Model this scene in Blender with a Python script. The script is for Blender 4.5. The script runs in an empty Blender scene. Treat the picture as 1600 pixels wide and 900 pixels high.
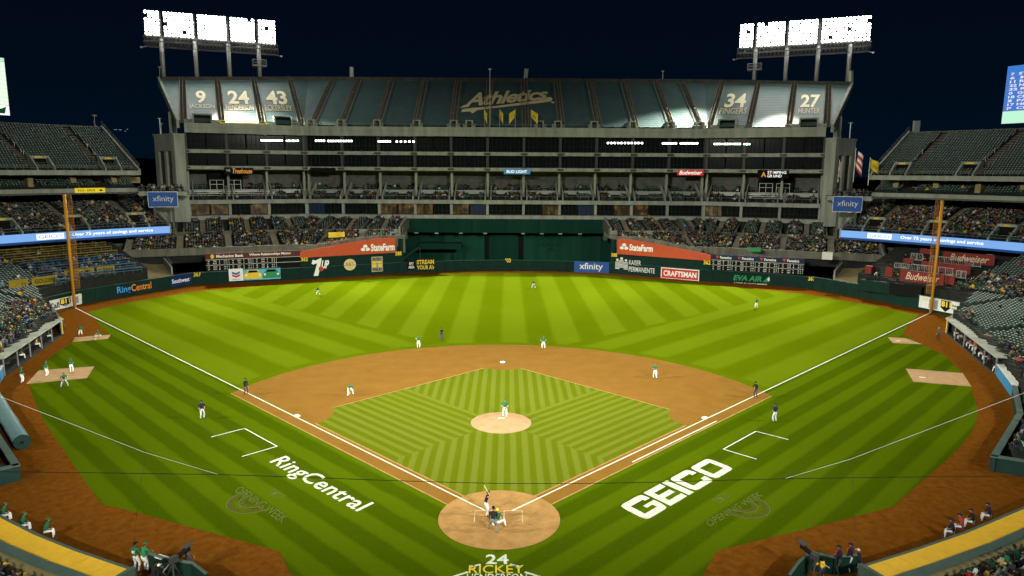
import bpy, bmesh, math, random
import numpy as np
from mathutils import Vector, Matrix
random.seed(11)
rng = np.random.default_rng(11)
sc = bpy.context.scene
COL = sc.collection
R_ = math.radians
# ---------------------------------------------------------------- camera
CAM = Vector((0.474, -43.889, 22.776))
YAW, PITCH, ROLL, FPX, SHX = 0.0042, 0.1642, 0.0064, 1102.3, -3.38
_F = Vector((math.sin(YAW) * math.cos(PITCH), math.cos(YAW) * math.cos(PITCH), -math.sin(PITCH)))
_R = Vector((math.cos(YAW), -math.sin(YAW), 0))
_U = _R.cross(_F)
CR = _R * math.cos(ROLL) + _U * math.sin(ROLL)
CU = _U * math.cos(ROLL) - _R * math.sin(ROLL)
cd = bpy.data.cameras.new('camera')
cam = bpy.data.objects.new('camera', cd)
COL.objects.link(cam)
mw = Matrix((CR, CU, -_F)).transposed().to_4x4()
mw.translation = CAM
cam.matrix_world = mw
cd.sensor_width = 36
cd.lens = FPX / 1600 * 36
cd.shift_x = -SHX / 1600
cd.clip_start = 0.5
cd.clip_end = 9000
sc.camera = cam


def ray(px, py):
    return _F + CR * ((px - 800 - SHX) / FPX) + CU * ((450 - py) / FPX)


def GZ(px, py, z=0.0):            # point of the place seen at a photo pixel, at height z
    d = ray(px, py)
    return CAM + d * ((z - CAM.z) / d.z)


def GP(px, py, p0, n):            # ... on a vertical plane through p0 with normal n
    d = ray(px, py)
    n = Vector(n)
    return CAM + d * ((Vector(p0) - CAM).dot(n) / d.dot(n))


# ---------------------------------------------------------------- world and exposure
sc.view_settings.view_transform = 'Standard'
sc.view_settings.look = 'None'
sc.view_settings.exposure = 0
sc.view_settings.gamma = 1
w = bpy.data.worlds.new('World')
sc.world = w
w.use_nodes = True
wn, wl = w.node_tree.nodes, w.node_tree.links
bg = wn['Background']
tc = wn.new('ShaderNodeTexCoord')
sep = wn.new('ShaderNodeSeparateXYZ')
rmp = wn.new('ShaderNodeValToRGB')
wl.new(tc.outputs['Generated'], sep.inputs[0])
wl.new(sep.outputs['Z'], rmp.inputs[0])
cr = rmp.color_ramp
cr.elements[0].position = 0.0
cr.elements[0].color = (0.0005, 0.0050, 0.0125, 1)
cr.elements[1].position = 0.5
cr.elements[1].color = (0.0008, 0.0018, 0.0065, 1)
e = cr.elements.new(0.12)
e.color = (0.0005, 0.0034, 0.0090, 1)
wl.new(rmp.outputs[0], bg.inputs[0])
bg.inputs[1].default_value = 1.0

# ---------------------------------------------------------------- floodlight beams
# each bank high on the stadium rim: where it stands, which way its rack runs, and its lamps (aim on the field, cone, strength)
HOME_ = [((-38, 78), 40, 1.95), ((0, 60), 40, 0.58), ((-35, 80), 50, 0.48)]
RIM_ = [((-45, 25), 28, 1.65), ((0, 62), 24, 0.62), ((0, 45), 28, 1.15), ((0, 15), 24, 0.35), ((-45, 25), 34, 0.62), ((-60, 60), 50, 0.47), ((45, 25), 22, 0.42), ((-35, 80), 70, 0.38)]
OUTF_ = [((0, 95), 37, 2.95), ((37, 80), 36, 2.85), ((60, 60), 28, 1.50)]
BANKS = {
    'left_outfield': ((-74.5, 142.5, 58.3), (0.9, 0.43), OUTF_, -1),
    'right_outfield': ((74.5, 142.5, 58.3), (0.9, -0.43), OUTF_, 1),
    'third_base_rim': ((-116, -2, 60), (0.2, 0.98), RIM_, -1),
    'first_base_rim': ((116, -2, 60), (0.2, -0.98), RIM_, 1),
    'home_left_rim': ((-62, -88, 60), (0.8, -0.6), HOME_, -1),
    'home_right_rim': ((62, -88, 60), (0.8, 0.6), HOME_, 1),
}
FLOOD = (1.0, 0.97, 0.82)
LEVEL = 395e3 * 1.06
for k, (pos, sp, lamps, sg_) in BANKS.items():
    for i, (aim, cone, x_) in enumerate(lamps):
        ld = bpy.data.lights.new('floodlight_beam', 'SPOT')
        ld.energy = LEVEL * x_
        ld.color = FLOOD
        ld.spot_size = R_(cone)
        ld.spot_blend = 1.0
        ld.shadow_soft_size = 0.7
        lo = bpy.data.objects.new('floodlight_beam', ld)
        COL.objects.link(lo)
        p = Vector(pos) + Vector((sp[0], sp[1], 0)) * ((-10 + 20 * i / max(1, len(lamps) - 1)) * (.35 if 'base' in k else 1))
        lo.location = p
        lo.rotation_euler = (Vector((aim[0] * sg_, aim[1], 0)) - p).to_track_quat('-Z', 'Y').to_euler()


# ---------------------------------------------------------------- materials
def mat(name, col, rough=0.7, var=0.0, scale=3.0, metal=0.0, emit=None, estr=0.0, bump=0.0, streak=False, alpha=None, spec=None):
    m = bpy.data.materials.new(name)
    m.use_nodes = True
    n, l = m.node_tree.nodes, m.node_tree.links
    b = n['Principled BSDF']
    b.inputs['Base Color'].default_value = (*col, 1)
    b.inputs['Roughness'].default_value = rough
    b.inputs['Metallic'].default_value = metal
    if spec is None and rough >= 0.5 and not metal:
        spec = 0.12 if max(col) < 0.12 else 0.25
    if spec is not None:
        b.inputs['Specular IOR Level'].default_value = spec
    if emit:
        b.inputs['Emission Color'].default_value = (*emit, 1)
        b.inputs['Emission Strength'].default_value = estr
    if var > 0:
        t = n.new('ShaderNodeTexCoord')
        no = n.new('ShaderNodeTexNoise')
        no.inputs['Scale'].default_value = scale
        no.inputs['Detail'].default_value = 6
        no.inputs['Roughness'].default_value = 0.65
        if streak:
            mp = n.new('ShaderNodeMapping')
            mp.inputs['Scale'].default_value = (1, 1, 0.15)
            l.new(t.outputs['Object'], mp.inputs[0])
            l.new(mp.outputs[0], no.inputs['Vector'])
        else:
            l.new(t.outputs['Object'], no.inputs['Vector'])
        r = n.new('ShaderNodeValToRGB')
        r.color_ramp.elements[0].position = 0.3
        r.color_ramp.elements[1].position = 0.72
        r.color_ramp.elements[0].color = (*[c * (1 - var) for c in col], 1)
        r.color_ramp.elements[1].color = (*[min(1, c * (1 + var)) for c in col], 1)
        l.new(no.outputs['Fac'], r.inputs[0])
        l.new(r.outputs[0], b.inputs['Base Color'])
        if bump:
            bp = n.new('ShaderNodeBump')
            bp.inputs['Strength'].default_value = bump
            l.new(no.outputs['Fac'], bp.inputs['Height'])
            l.new(bp.outputs[0], b.inputs['Normal'])
    return m


def objcol(name, rough=0.85, hue=False):   # cloth whose dye is each object's own colour
    m = bpy.data.materials.new(name)
    m.use_nodes = True
    n, l = m.node_tree.nodes, m.node_tree.links
    oi = n.new('ShaderNodeObjectInfo')
    b = n['Principled BSDF']
    b.inputs['Roughness'].default_value = rough
    b.inputs['Specular IOR Level'].default_value = 0.12
    if hue:
        r = n.new('ShaderNodeValToRGB')
        r.color_ramp.interpolation = 'CONSTANT'
        cs = hue
        el = r.color_ramp.elements
        el[0].color = (*cs[0], 1)
        el[1].position = 1 / len(cs)
        el[1].color = (*cs[1], 1)
        for i in range(2, len(cs)):
            x = el.new(i / len(cs))
            x.color = (*cs[i], 1)
        l.new(oi.outputs['Random'], r.inputs[0])
        l.new(r.outputs[0], b.inputs['Base Color'])
    else:
        l.new(oi.outputs['Color'], b.inputs['Base Color'])
    return m


def math_node(n, l, op, a, b=None, c=None):
    x = n.new('ShaderNodeMath')
    x.operation = op
    for i, v in enumerate((a, b, c)):
        if v is None:
            continue
        if isinstance(v, (int, float)):
            x.inputs[i].default_value = v
        else:
            l.new(v, x.inputs[i])
    return x.outputs[0]


def turf(name, light, dark, infield=False):
    m = bpy.data.materials.new(name)
    m.use_nodes = True
    n, l = m.node_tree.nodes, m.node_tree.links
    b = n['Principled BSDF']
    b.inputs['Roughness'].default_value = 0.9
    b.inputs['Specular IOR Level'].default_value = 0.0
    t = n.new('ShaderNodeTexCoord')
    s = n.new('ShaderNodeSeparateXYZ')
    # slightly wobbling mower tracks
    nz = n.new('ShaderNodeTexNoise')
    nz.inputs['Scale'].default_value = 0.35
    nz.inputs['Detail'].default_value = 3
    l.new(t.outputs['Object'], nz.inputs['Vector'])
    l.new(t.outputs['Object'], s.inputs[0])
    M = lambda op, a, bb=None, c=None: math_node(n, l, op, a, bb, c)
    wob = M('MULTIPLY', M('SUBTRACT', nz.outputs['Fac'], 0.5), 0.06 if infield else 0.3)
    X = M('ADD', s.outputs['X'], wob)
    Y = M('ADD', s.outputs['Y'], wob)
    aX = M('ABSOLUTE', X)

    def stripe(v, width, phase, soft=0.10):
        f = M('FRACT', M('DIVIDE', M('SUBTRACT', v, phase), 2 * width))
        d = M('SUBTRACT', M('ABSOLUTE', M('SUBTRACT', f, 0.5)), 0.25)     # -.25 .. .25
        return M('SMOOTH_MAX', M('SMOOTH_MIN', M('ADD', M('DIVIDE', d, soft), 0.5), 1.0, 0.05), 0.0, 0.05)

    def mix(f, a, bb):      # f ? bb : a
        return M('ADD', M('MULTIPLY', a, M('SUBTRACT', 1.0, f)), M('MULTIPLY', bb, f))
    r2 = 0.70711
    if infield:
        yy = M('SUBTRACT', Y, 18.0)
        side = M('GREATER_THAN', M('ABSOLUTE', s.outputs['X']), M('ABSOLUTE', M('SUBTRACT', s.outputs['Y'], 18.0)))
        ns = stripe(X, 0.5, 0.07, .13)
        # the left quarter runs along the third-base line, the right one along the first-base line
        ew = stripe(M('MULTIPLY', M('SUBTRACT', aX, yy), r2), 0.55, 0.3, .13)
        v = mix(side, ns, ew)
    else:
        # straightaway wedge in centre field, sides follow the foul lines
        wedge = M('GREATER_THAN', M('SUBTRACT', s.outputs['Y'], 40.0), M('MULTIPLY', M('ABSOLUTE', s.outputs['X']), 0.9))
        ct = stripe(X, 3.65, 1.5)
        dl = M('MULTIPLY', M('SUBTRACT', aX, Y), r2)
        sd = mix(M('GREATER_THAN', dl, 0.0), stripe(dl, 3.6, -2.2, .14), stripe(dl, 1.35, 1.15, .12))
        v = mix(wedge, sd, ct)
        # a ring mown round the infield arc
        dy = M('SUBTRACT', s.outputs['Y'], 18.4)
        rr = M('SQRT', M('ADD', M('MULTIPLY', X, X), M('MULTIPLY', dy, dy)))
        ring = M('MULTIPLY', M('LESS_THAN', rr, 30.4), M('GREATER_THAN', s.outputs['Y'], aX))
        v = mix(ring, v, M('ADD', M('MULTIPLY', v, 0.0), 0.25))
    # blade-scale and patch-scale variation
    n1 = n.new('ShaderNodeTexNoise')
    n1.inputs['Scale'].default_value = 5.0
    n1.inputs['Detail'].default_value = 8
    n1.inputs['Roughness'].default_value = 0.8
    l.new(t.outputs['Object'], n1.inputs['Vector'])
    n2 = n.new('ShaderNodeTexNoise')
    n2.inputs['Scale'].default_value = 0.22
    n2.inputs['Detail'].default_value = 5
    l.new(t.outputs['Object'], n2.inputs['Vector'])
    v = M('ADD', v, M('MULTIPLY', M('SUBTRACT', n1.outputs['Fac'], 0.5), 2.3))
    v = M('ADD', v, M('MULTIPLY', M('SUBTRACT', n2.outputs['Fac'], 0.5), 0.75))
    r = n.new('ShaderNodeValToRGB')
    r.color_ramp.elements[0].color = (*dark, 1)
    r.color_ramp.elements[1].color = (*light, 1)
    l.new(v, r.inputs[0])
    col = r.outputs[0]
    if not infield:      # fair ground coloured yellower and brighter, the floodlights' tint put into the grass colour
        r3 = n.new('ShaderNodeValToRGB')
        r3.color_ramp.elements[0].color = (0.062, 0.092, 0.0008, 1)
        r3.color_ramp.elements[1].color = (0.083, 0.121, 0.0028, 1)
        l.new(v, r3.inputs[0])
        mx = n.new('ShaderNodeMix')
        mx.data_type = 'RGBA'
        l.new(M('LESS_THAN', M('SUBTRACT', M('ABSOLUTE', s.outputs['X']), s.outputs['Y']), 0.0), mx.inputs['Factor'])
        l.new(col, mx.inputs['A'])
        l.new(r3.outputs[0], mx.inputs['B'])
        col = mx.outputs['Result']
    l.new(col, b.inputs['Base Color'])
    bp = n.new('ShaderNodeBump')
    bp.inputs['Strength'].default_value = 0.4
    bp.inputs['Distance'].default_value = 0.05
    l.new(n1.outputs['Fac'], bp.inputs['Height'])
    l.new(bp.outputs[0], b.inputs['Normal'])
    return m


def clay(name, col, var, scale, fine=14):
    m = mat(name, col, 0.95, 0, 1, spec=0.0)
    n, l = m.node_tree.nodes, m.node_tree.links
    b = n['Principled BSDF']
    t = n.new('ShaderNodeTexCoord')
    a = n.new('ShaderNodeTexNoise')
    a.inputs['Scale'].default_value = scale
    a.inputs['Detail'].default_value = 7
    a.inputs['Roughness'].default_value = 0.6
    f = n.new('ShaderNodeTexNoise')
    f.inputs['Scale'].default_value = fine
    f.inputs['Detail'].default_value = 4
    for x in (a, f):
        l.new(t.outputs['Object'], x.inputs['Vector'])
    v = math_node(n, l, 'ADD', math_node(n, l, 'MULTIPLY', a.outputs['Fac'], 0.7), math_node(n, l, 'MULTIPLY', f.outputs['Fac'], 0.3))
    r = n.new('ShaderNodeValToRGB')
    r.color_ramp.elements[0].position = 0.32
    r.color_ramp.elements[1].position = 0.68
    r.color_ramp.elements[0].color = (*[c * (1 - var) for c in col], 1)
    r.color_ramp.elements[1].color = (*[min(1, c * (1 + var)) for c in col], 1)
    l.new(v, r.inputs[0])
    l.new(r.outputs[0], b.inputs['Base Color'])
    bp = n.new('ShaderNodeBump')
    bp.inputs['Strength'].default_value = 0.5
    bp.inputs['Distance'].default_value = 0.04
    l.new(f.outputs['Fac'], bp.inputs['Height'])
    l.new(bp.outputs[0], b.inputs['Normal'])
    return m


GRASS = turf('outfield_turf', (0.059, 0.094, 0.0016), (0.037, 0.064, 0.0008))
INGRASS = turf('infield_turf', (0.110, 0.136, 0.015), (0.079, 0.103, 0.0030), True)
DIRT = clay('infield_clay', (0.172, 0.090, 0.018), 0.12, 0.5)
TRACK = clay('track_clay', (0.122, 0.044, 0.0055), 0.34, 1.8)
MOUND = clay('mound_clay', (0.33, 0.215, 0.115), 0.18, 1.2)
PLATEDIRT = clay('plate_clay', (0.290, 0.168, 0.060), 0.26, 0.9)
CHALK = mat('chalk', (0.60, 0.60, 0.49), 0.9, 0.08, 8)
PAINTW = mat('turf_paint_white', (0.49, 0.53, 0.44), 0.9, 0.32, 3)
FADED = mat('turf_paint_faded', (0.074, 0.096, 0.017), 0.9, 0.3, 6)
FADEDB = mat('turf_paint_faded_brown', (0.056, 0.064, 0.004), 0.9, 0.3, 6)
PAINTY = mat('turf_paint_gold', (0.50, 0.40, 0.02), 0.9, 0.2, 4)
CONC = mat('concrete', (0.245, 0.268, 0.225), 0.9, 0.30, 0.6, streak=True)
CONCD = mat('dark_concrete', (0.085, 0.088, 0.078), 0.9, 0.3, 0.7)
CONCS = mat('stained_concrete', (0.115, 0.112, 0.088), 0.92, 0.38, 0.8, streak=True)
CONCW = mat('lamplit_concrete', (0.25, 0.205, 0.095), 0.9, 0.25, 0.8)  # lamp warmth of the club rooms put into the concrete's colour
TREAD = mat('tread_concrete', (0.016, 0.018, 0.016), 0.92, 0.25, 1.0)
AISLE = mat('aisle_concrete', (0.19, 0.165, 0.115), 0.9, 0.25, 1.2)
RAMPC = mat('ramp_concrete', (0.19, 0.16, 0.078), 0.9, 0.25, 0.6)
SEATM = mat('seat_plastic', (0.016, 0.036, 0.030), 0.5, spec=0.2)
SEATTOP = mat('seat_plastic_highlight', (0.35, 0.39, 0.355), 0.5)  # pale tops: floodlight caught on the seat backs, put into the colour
TARP = mat('tarp_vinyl', (0.058, 0.108, 0.108), 0.6, 0.12, 0.4, spec=0.30)
SCRIPT = mat('script_gold_print', (0.80, 0.70, 0.40), 0.7, 0.06, 1)
GOLDT = mat('tarp_gold_print', (0.46, 0.40, 0.22), 0.6, 0.1, 1)
CREAM = mat('tarp_cream_print', (0.66, 0.60, 0.38), 0.6, 0.1, 1)
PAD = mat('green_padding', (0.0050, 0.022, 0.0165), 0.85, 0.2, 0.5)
PADCAP = mat('green_padding_cap', (0.02, 0.06, 0.045), 0.5, 0.15, 1)
EYEG = mat('batters_eye_green', (0.0045, 0.034, 0.023), 0.95, 0.25, 0.35, streak=True)
EYEL = mat('batters_eye_light_green', (0.008, 0.052, 0.033), 0.95, 0.25, 0.35, streak=True)
GLASS = mat('dark_glass', (0.006, 0.009, 0.009), 0.08)
GLASSW = mat('lit_glass', (0.03, 0.02, 0.01), 0.2, emit=(1.0, 0.55, 0.16), estr=0.045)
_n, _l = GLASSW.node_tree.nodes, GLASSW.node_tree.links      # rooms lit unevenly behind the glass
_t, _o, _r = _n.new('ShaderNodeTexCoord'), _n.new('ShaderNodeTexNoise'), _n.new('ShaderNodeValToRGB')
_i = _n.new('ShaderNodeObjectInfo')
_a = _n.new('ShaderNodeVectorMath')
_l.new(_t.outputs['Object'], _a.inputs[0])
_l.new(_i.outputs['Location'], _a.inputs[1])
_o.inputs['Scale'].default_value = 0.7
_l.new(_a.outputs[0], _o.inputs['Vector'])
_r.color_ramp.elements[0].position, _r.color_ramp.elements[1].position = .45, .75
_r.color_ramp.elements[0].color, _r.color_ramp.elements[1].color = (.008, .008, .008, 1), (.13, .13, .13, 1)
_l.new(_o.outputs['Fac'], _r.inputs[0])
_l.new(_r.outputs[0], _n['Principled BSDF'].inputs['Emission Strength'])
GLASSB = mat('blue_lit_glass', (0.01, 0.02, 0.04), 0.2, emit=(0.1, 0.35, 0.9), estr=0.012)
FRAME = mat('window_frame', (0.016, 0.018, 0.017), 0.7)
STEEL = mat('galvanised_steel', (0.36, 0.37, 0.35), 0.45, 0.12, 2, metal=0.3)
STEELD = mat('dark_steel', (0.05, 0.05, 0.048), 0.5)
RAIL = mat('rail_paint', (0.16, 0.17, 0.155), 0.6)
POLEY = mat('foul_pole_yellow', (0.46, 0.21, 0.014), 0.5)
MESHY = mat('foul_pole_mesh', (0.30, 0.12, 0.02), 0.6)
BLACK = mat('black_paint', (0.005, 0.005, 0.005), 0.9, spec=0.15)
WHITE = mat('white_print', (0.72, 0.73, 0.70), 0.6)
OFFW = mat('board_white', (0.55, 0.57, 0.54), 0.6, 0.1, 1)
YEL = mat('yellow_print', (0.65, 0.47, 0.03), 0.6)
YELPAD = mat('yellow_dugout_roof', (0.66, 0.40, 0.025), 0.55, 0.10, 1.2)
REDO = mat('orange_red_banner', (0.42, 0.062, 0.016), 0.6, 0.08, 0.6)
RED = mat('red_print', (0.42, 0.03, 0.02), 0.6)
DRED = mat('deep_red_panel', (0.15, 0.013, 0.009), 0.6, 0.1, 1)
MAROON = mat('maroon_print', (0.085, 0.022, 0.022), 0.6)
NAVY = mat('navy_print', (0.010, 0.020, 0.050), 0.6)
BLUE = mat('blue_sign', (0.012, 0.072, 0.30), 0.5)
NAVYB = mat('deep_blue_sign', (0.004, 0.022, 0.095), 0.5)
BLUEP = mat('blue_padding', (0.03, 0.18, 0.36), 0.6)
LBLUE = mat('light_blue_print', (0.10, 0.38, 0.55), 0.6)
SKYB = mat('bright_blue_print', (0.05, 0.24, 0.60), 0.6)
ORANGE = mat('orange_print', (0.60, 0.20, 0.02), 0.6)
GREENP = mat('green_print', (0.02, 0.22, 0.075), 0.6)
GREENT = mat('green_cap_paint', (0.062, 0.100, 0.085), 0.5, 0.15, 1.5)
GREENW = mat('green_wall_paint', (0.009, 0.028, 0.025), 0.6, 0.2, 0.8)
TARPB = mat('tarp_roll_vinyl', (0.10, 0.19, 0.20), 0.35, 0.12, 2)
GREY = mat('grey_print', (0.20, 0.22, 0.23), 0.6)
LEDB = mat('led_blue', (0.02, 0.05, 0.1), 0.4, emit=(0.22, 0.46, 0.95), estr=0.85)
LEDD = mat('led_deep_blue', (0.02, 0.05, 0.1), 0.4, emit=(0.03, 0.22, 0.75), estr=0.8)
LEDW = mat('led_white', (0.3, 0.3, 0.3), 0.4, emit=(0.95, 0.97, 1), estr=1.05)
LEDR = mat('led_red', (0.1, 0.02, 0.04), 0.4, emit=(0.55, 0.05, 0.22), estr=0.8)
LEDG = mat('led_pale_green', (0.1, 0.2, 0.1), 0.4, emit=(0.55, 0.95, 0.72), estr=0.9)
LEDC = mat('led_cream', (0.2, 0.2, 0.1), 0.4, emit=(0.85, 1.0, 0.80), estr=1.0)
NEONO = mat('orange_neon', (0.1, 0.05, 0.01), 0.5, emit=(0.95, 0.40, 0.05), estr=0.6)
SIGNB = mat('lit_blue_sign', (0.03, 0.12, 0.25), 0.5, emit=(0.05, 0.30, 0.55), estr=0.35)
SIGNR = mat('lit_red_sign', (0.25, 0.03, 0.03), 0.5, emit=(0.6, 0.04, 0.03), estr=0.55)
SIGNY = mat('lit_yellow_sign', (0.5, 0.4, 0.02), 0.5, emit=(0.75, 0.55, 0.01), estr=0.55)
SIGNW = mat('lit_white_letters', (0.6, 0.6, 0.6), 0.5, emit=(0.85, 0.9, 0.9), estr=0.7)
LAMP = mat('floodlight_lens', (0.8, 0.8, 0.8), 0.3, emit=(1.0, 0.985, 0.91), estr=76.0)
FARL = mat('far_house_light', (0.2, 0.2, 0.2), 0.5, emit=(0.7, 0.8, 1.0), estr=0.35)
LAMPS = mat('small_lamp_lens', (0.8, 0.8, 0.8), 0.3, emit=(0.95, 1.0, 0.93), estr=9.0)
LAMPG = mat('greenish_lamp_lens', (0.5, 0.8, 0.6), 0.3, emit=(0.35, 1.0, 0.6), estr=4.0)
LAMPC = mat('warm_ceiling_lens', (0.8, 0.7, 0.5), 0.3, emit=(1.0, 0.80, 0.40), estr=26.0)
LAMPO = mat('warm_lamp_lens', (0.8, 0.6, 0.4), 0.3, emit=(1.0, 0.62, 0.3), estr=9.0)
HILL = mat('hill_scrub', (0.004, 0.005, 0.005), 1.0, 0.4, 0.02)
ASPH = mat('asphalt', (0.02, 0.02, 0.02), 0.95, 0.2, 0.3)
SKIN = mat('skin', (0.30, 0.16, 0.10), 0.6)
SKIND = mat('dark_skin', (0.13, 0.065, 0.04), 0.6)
HAIR = mat('dark_hair', (0.018, 0.012, 0.010), 0.7)
HAIRG = mat('grey_hair', (0.35, 0.33, 0.31), 0.7)
JGREEN = mat('green_jersey', (0.012, 0.115, 0.055), 0.8, 0.12, 9)
JNAVY = mat('navy_jersey', (0.010, 0.013, 0.030), 0.8, 0.12, 9)
JBLACK = mat('black_jacket', (0.012, 0.012, 0.013), 0.8, 0.12, 9)
JRED = mat('red_jersey', (0.28, 0.03, 0.025), 0.8, 0.12, 9)
JGREY = mat('grey_coat', (0.06, 0.065, 0.07), 0.8, 0.12, 9)
JYEL = mat('yellow_shirt', (0.62, 0.38, 0.02), 0.8, 0.12, 9)
PWHITE = mat('white_trousers', (0.72, 0.72, 0.70), 0.85, 0.06, 9)
PGREY = mat('grey_trousers', (0.42, 0.45, 0.47), 0.85, 0.06, 9)
PDARK = mat('dark_trousers', (0.035, 0.037, 0.042), 0.85, 0.1, 9)
SHOE = mat('shoe_leather', (0.03, 0.03, 0.03), 0.5)
SHOEW = mat('white_shoe', (0.65, 0.65, 0.65), 0.5)
LEATHER = mat('glove_leather', (0.22, 0.10, 0.03), 0.55)
LEATHERY = mat('yellow_glove_leather', (0.50, 0.36, 0.03), 0.55)
WOOD = mat('ash_wood', (0.52, 0.36, 0.18), 0.5)
CLOTHO = objcol('spectator_top')
TROUSO = objcol('spectator_trousers', hue=[(0.02, 0.025, 0.045), (0.012, 0.012, 0.013), (0.05, 0.06, 0.10), (0.10, 0.085, 0.06), (0.03, 0.03, 0.03)])
CAPO = objcol('spectator_cap', hue=[(0.01, 0.07, 0.035), (0.012, 0.012, 0.013), (0.5, 0.34, 0.03), (0.012, 0.02, 0.05), (0.4, 0.4, 0.4), (0.01, 0.06, 0.03)])


# ---------------------------------------------------------------- building helpers
def tag(o, label=None, cat=None, group=None, kind=None):
    if label:
        o['label'] = label
    if cat:
        o['category'] = cat
    if group:
        o['group'] = group
    if kind:
        o['kind'] = kind
    return o


WLOC = {}


def thing(name, label, cat, loc=(0, 0, 0), rz=0.0, group=None):
    o = bpy.data.objects.new(name, None)
    COL.objects.link(o)
    o.empty_display_size = 0.3
    o.location = loc
    o.rotation_euler = (0, 0, rz)
    tag(o, label, cat, group)
    WLOC[o.name] = (Vector(loc), rz)
    return o


class MB:
    def __init__(s):
        s.v, s.f, s.m = [], [], []
        s.cuts = [(0, 0)]

    def cut(s):      # the next faces belong to another piece
        if s.cuts[-1] != (len(s.v), len(s.f)):
            s.cuts.append((len(s.v), len(s.f)))

    def face(s, pts, mi=0):
        b = len(s.v)
        s.v += [tuple(p) for p in pts]
        s.f.append(tuple(range(b, b + len(pts))))
        s.m.append(mi)

    def raw(s, vs, fs, mi=0):
        b = len(s.v)
        s.v += [tuple(p) for p in vs]
        s.f += [tuple(b + i for i in f) for f in fs]
        s.m += [mi] * len(fs)

    def hexa(s, p, mi=0):      # 8 points: bottom ring, top ring
        s.raw(p, [(3, 2, 1, 0), (4, 5, 6, 7), (0, 1, 5, 4), (1, 2, 6, 5), (2, 3, 7, 6), (3, 0, 4, 7)], mi)

    def box(s, c, d, rz=0.0, mi=0):
        c = Vector(c)
        x, y, z = d[0] / 2, d[1] / 2, d[2] / 2
        ca, sa = math.cos(rz), math.sin(rz)
        ps = []
        for dz in (-z, z):
            for dx, dy in ((-x, -y), (x, -y), (x, y), (-x, y)):
                ps.append((c.x + dx * ca - dy * sa, c.y + dx * sa + dy * ca, c.z + dz))
        s.hexa(ps, mi)

    def slab(s, o, ax, ay, az, mi=0):   # parallelepiped from corner o
        o, ax, ay, az = Vector(o), Vector(ax), Vector(ay), Vector(az)
        s.hexa([o, o + ax, o + ax + ay, o + ay, o + az, o + ax + az, o + ax + ay + az, o + ay + az], mi)

    def ext(s, pts, vec, mi=0, mside=None):      # polygon pushed along vec
        vec = Vector(vec)
        a = [Vector(p) for p in pts]
        b = [p + vec for p in a]
        n = len(a)
        s.raw(a + b, [tuple(range(n))[::-1], tuple(range(n, 2 * n))], mi)
        s.raw(a + b, [(i, (i + 1) % n, n + (i + 1) % n, n + i) for i in range(n)], mi if mside is None else mside)

    def tube(s, path, r, n=6, mi=0, cap=True):
        path = [Vector(p) for p in path]
        rs = r if isinstance(r, (list, tuple)) else [r] * len(path)
        rings = []
        up = Vector((0, 0, 1))
        for i, p in enumerate(path):
            d = (path[min(i + 1, len(path) - 1)] - path[max(i - 1, 0)]).normalized()
            a = d.cross(up)
            if a.length < 1e-3:
                a = d.cross(Vector((1, 0, 0)))
            a.normalize()
            b = d.cross(a)
            rings.append([p + (a * math.cos(2 * math.pi * k / n) + b * math.sin(2 * math.pi * k / n)) * rs[i] for k in range(n)])
        vs = [q for rg in rings for q in rg]
        fs = []
        for i in range(len(path) - 1):
            for k in range(n):
                fs.append((i * n + k, i * n + (k + 1) % n, (i + 1) * n + (k + 1) % n, (i + 1) * n + k))
        if cap:
            fs.append(tuple(range(n))[::-1])
            fs.append(tuple((len(path) - 1) * n + k for k in range(n)))
        s.raw(vs, fs, mi)

    def mesh(s, name, mats, off=(0, 0, 0), rz=0.0, smooth=False):
        me = bpy.data.meshes.new(name)
        v = np.array(s.v, dtype=np.float64).reshape(-1, 3) - np.array(off)
        if rz:
            ca, sa = math.cos(-rz), math.sin(-rz)
            v = np.stack([v[:, 0] * ca - v[:, 1] * sa, v[:, 0] * sa + v[:, 1] * ca, v[:, 2]], 1)
        me.from_pydata(v.tolist(), [], s.f)
        for mm in (mats if isinstance(mats, (list, tuple)) else [mats]):
            me.materials.append(mm)
        if any(s.m):
            me.polygons.foreach_set('material_index', s.m)
        if smooth:
            me.polygons.foreach_set('use_smooth', [True] * len(s.f))
        me.update()
        return me

    def build(s, name, mats, parent=None, smooth=False, local=False):
        if len(s.cuts) > 1:
            s.cut()
            o = None
            for (v0, f0), (v1, f1) in zip(s.cuts, s.cuts[1:]):
                p = MB()
                p.v, p.m = s.v[v0:v1], s.m[f0:f1]
                p.f = [tuple(i - v0 for i in f) for f in s.f[f0:f1]]
                o = p.build(name, mats, parent, smooth, local)
            return o
        loc, rz = (Vector((0, 0, 0)), 0.0)
        if parent is not None and not local:
            loc, rz = WLOC.get(parent.name, (loc, rz))
        me = s.mesh(name, mats, tuple(loc), rz, smooth)
        o = bpy.data.objects.new(name, me)
        COL.objects.link(o)
        if parent is not None:
            o.parent = parent
        WLOC[o.name] = (loc, rz)
        return o

    def top(s, name, mats, label, cat, group=None, kind=None, loc=None, smooth=False):   # a thing that is one mesh, origin at its base
        if loc is None:
            a = np.array(s.v)
            loc = (float(a[:, 0].mean()), float(a[:, 1].mean()), float(a[:, 2].min()))
        me = s.mesh(name, mats, tuple(loc), 0, smooth)
        o = bpy.data.objects.new(name, me)
        COL.objects.link(o)
        o.location = loc
        tag(o, label, cat, group, kind)
        WLOC[o.name] = (Vector(loc), 0.0)
        return o


def struct(name, mb, mats, smooth=False):
    o = mb.build(name, mats, None, smooth)
    o['kind'] = 'structure'
    return o


def put(name, me, parent=None, loc=(0, 0, 0), rz=0.0):
    o = bpy.data.objects.new(name, me)
    COL.objects.link(o)
    o.location = loc
    o.rotation_euler = (0, 0, rz)
    if parent is not None:
        o.parent = parent
    return o


TXT = {}


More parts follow.
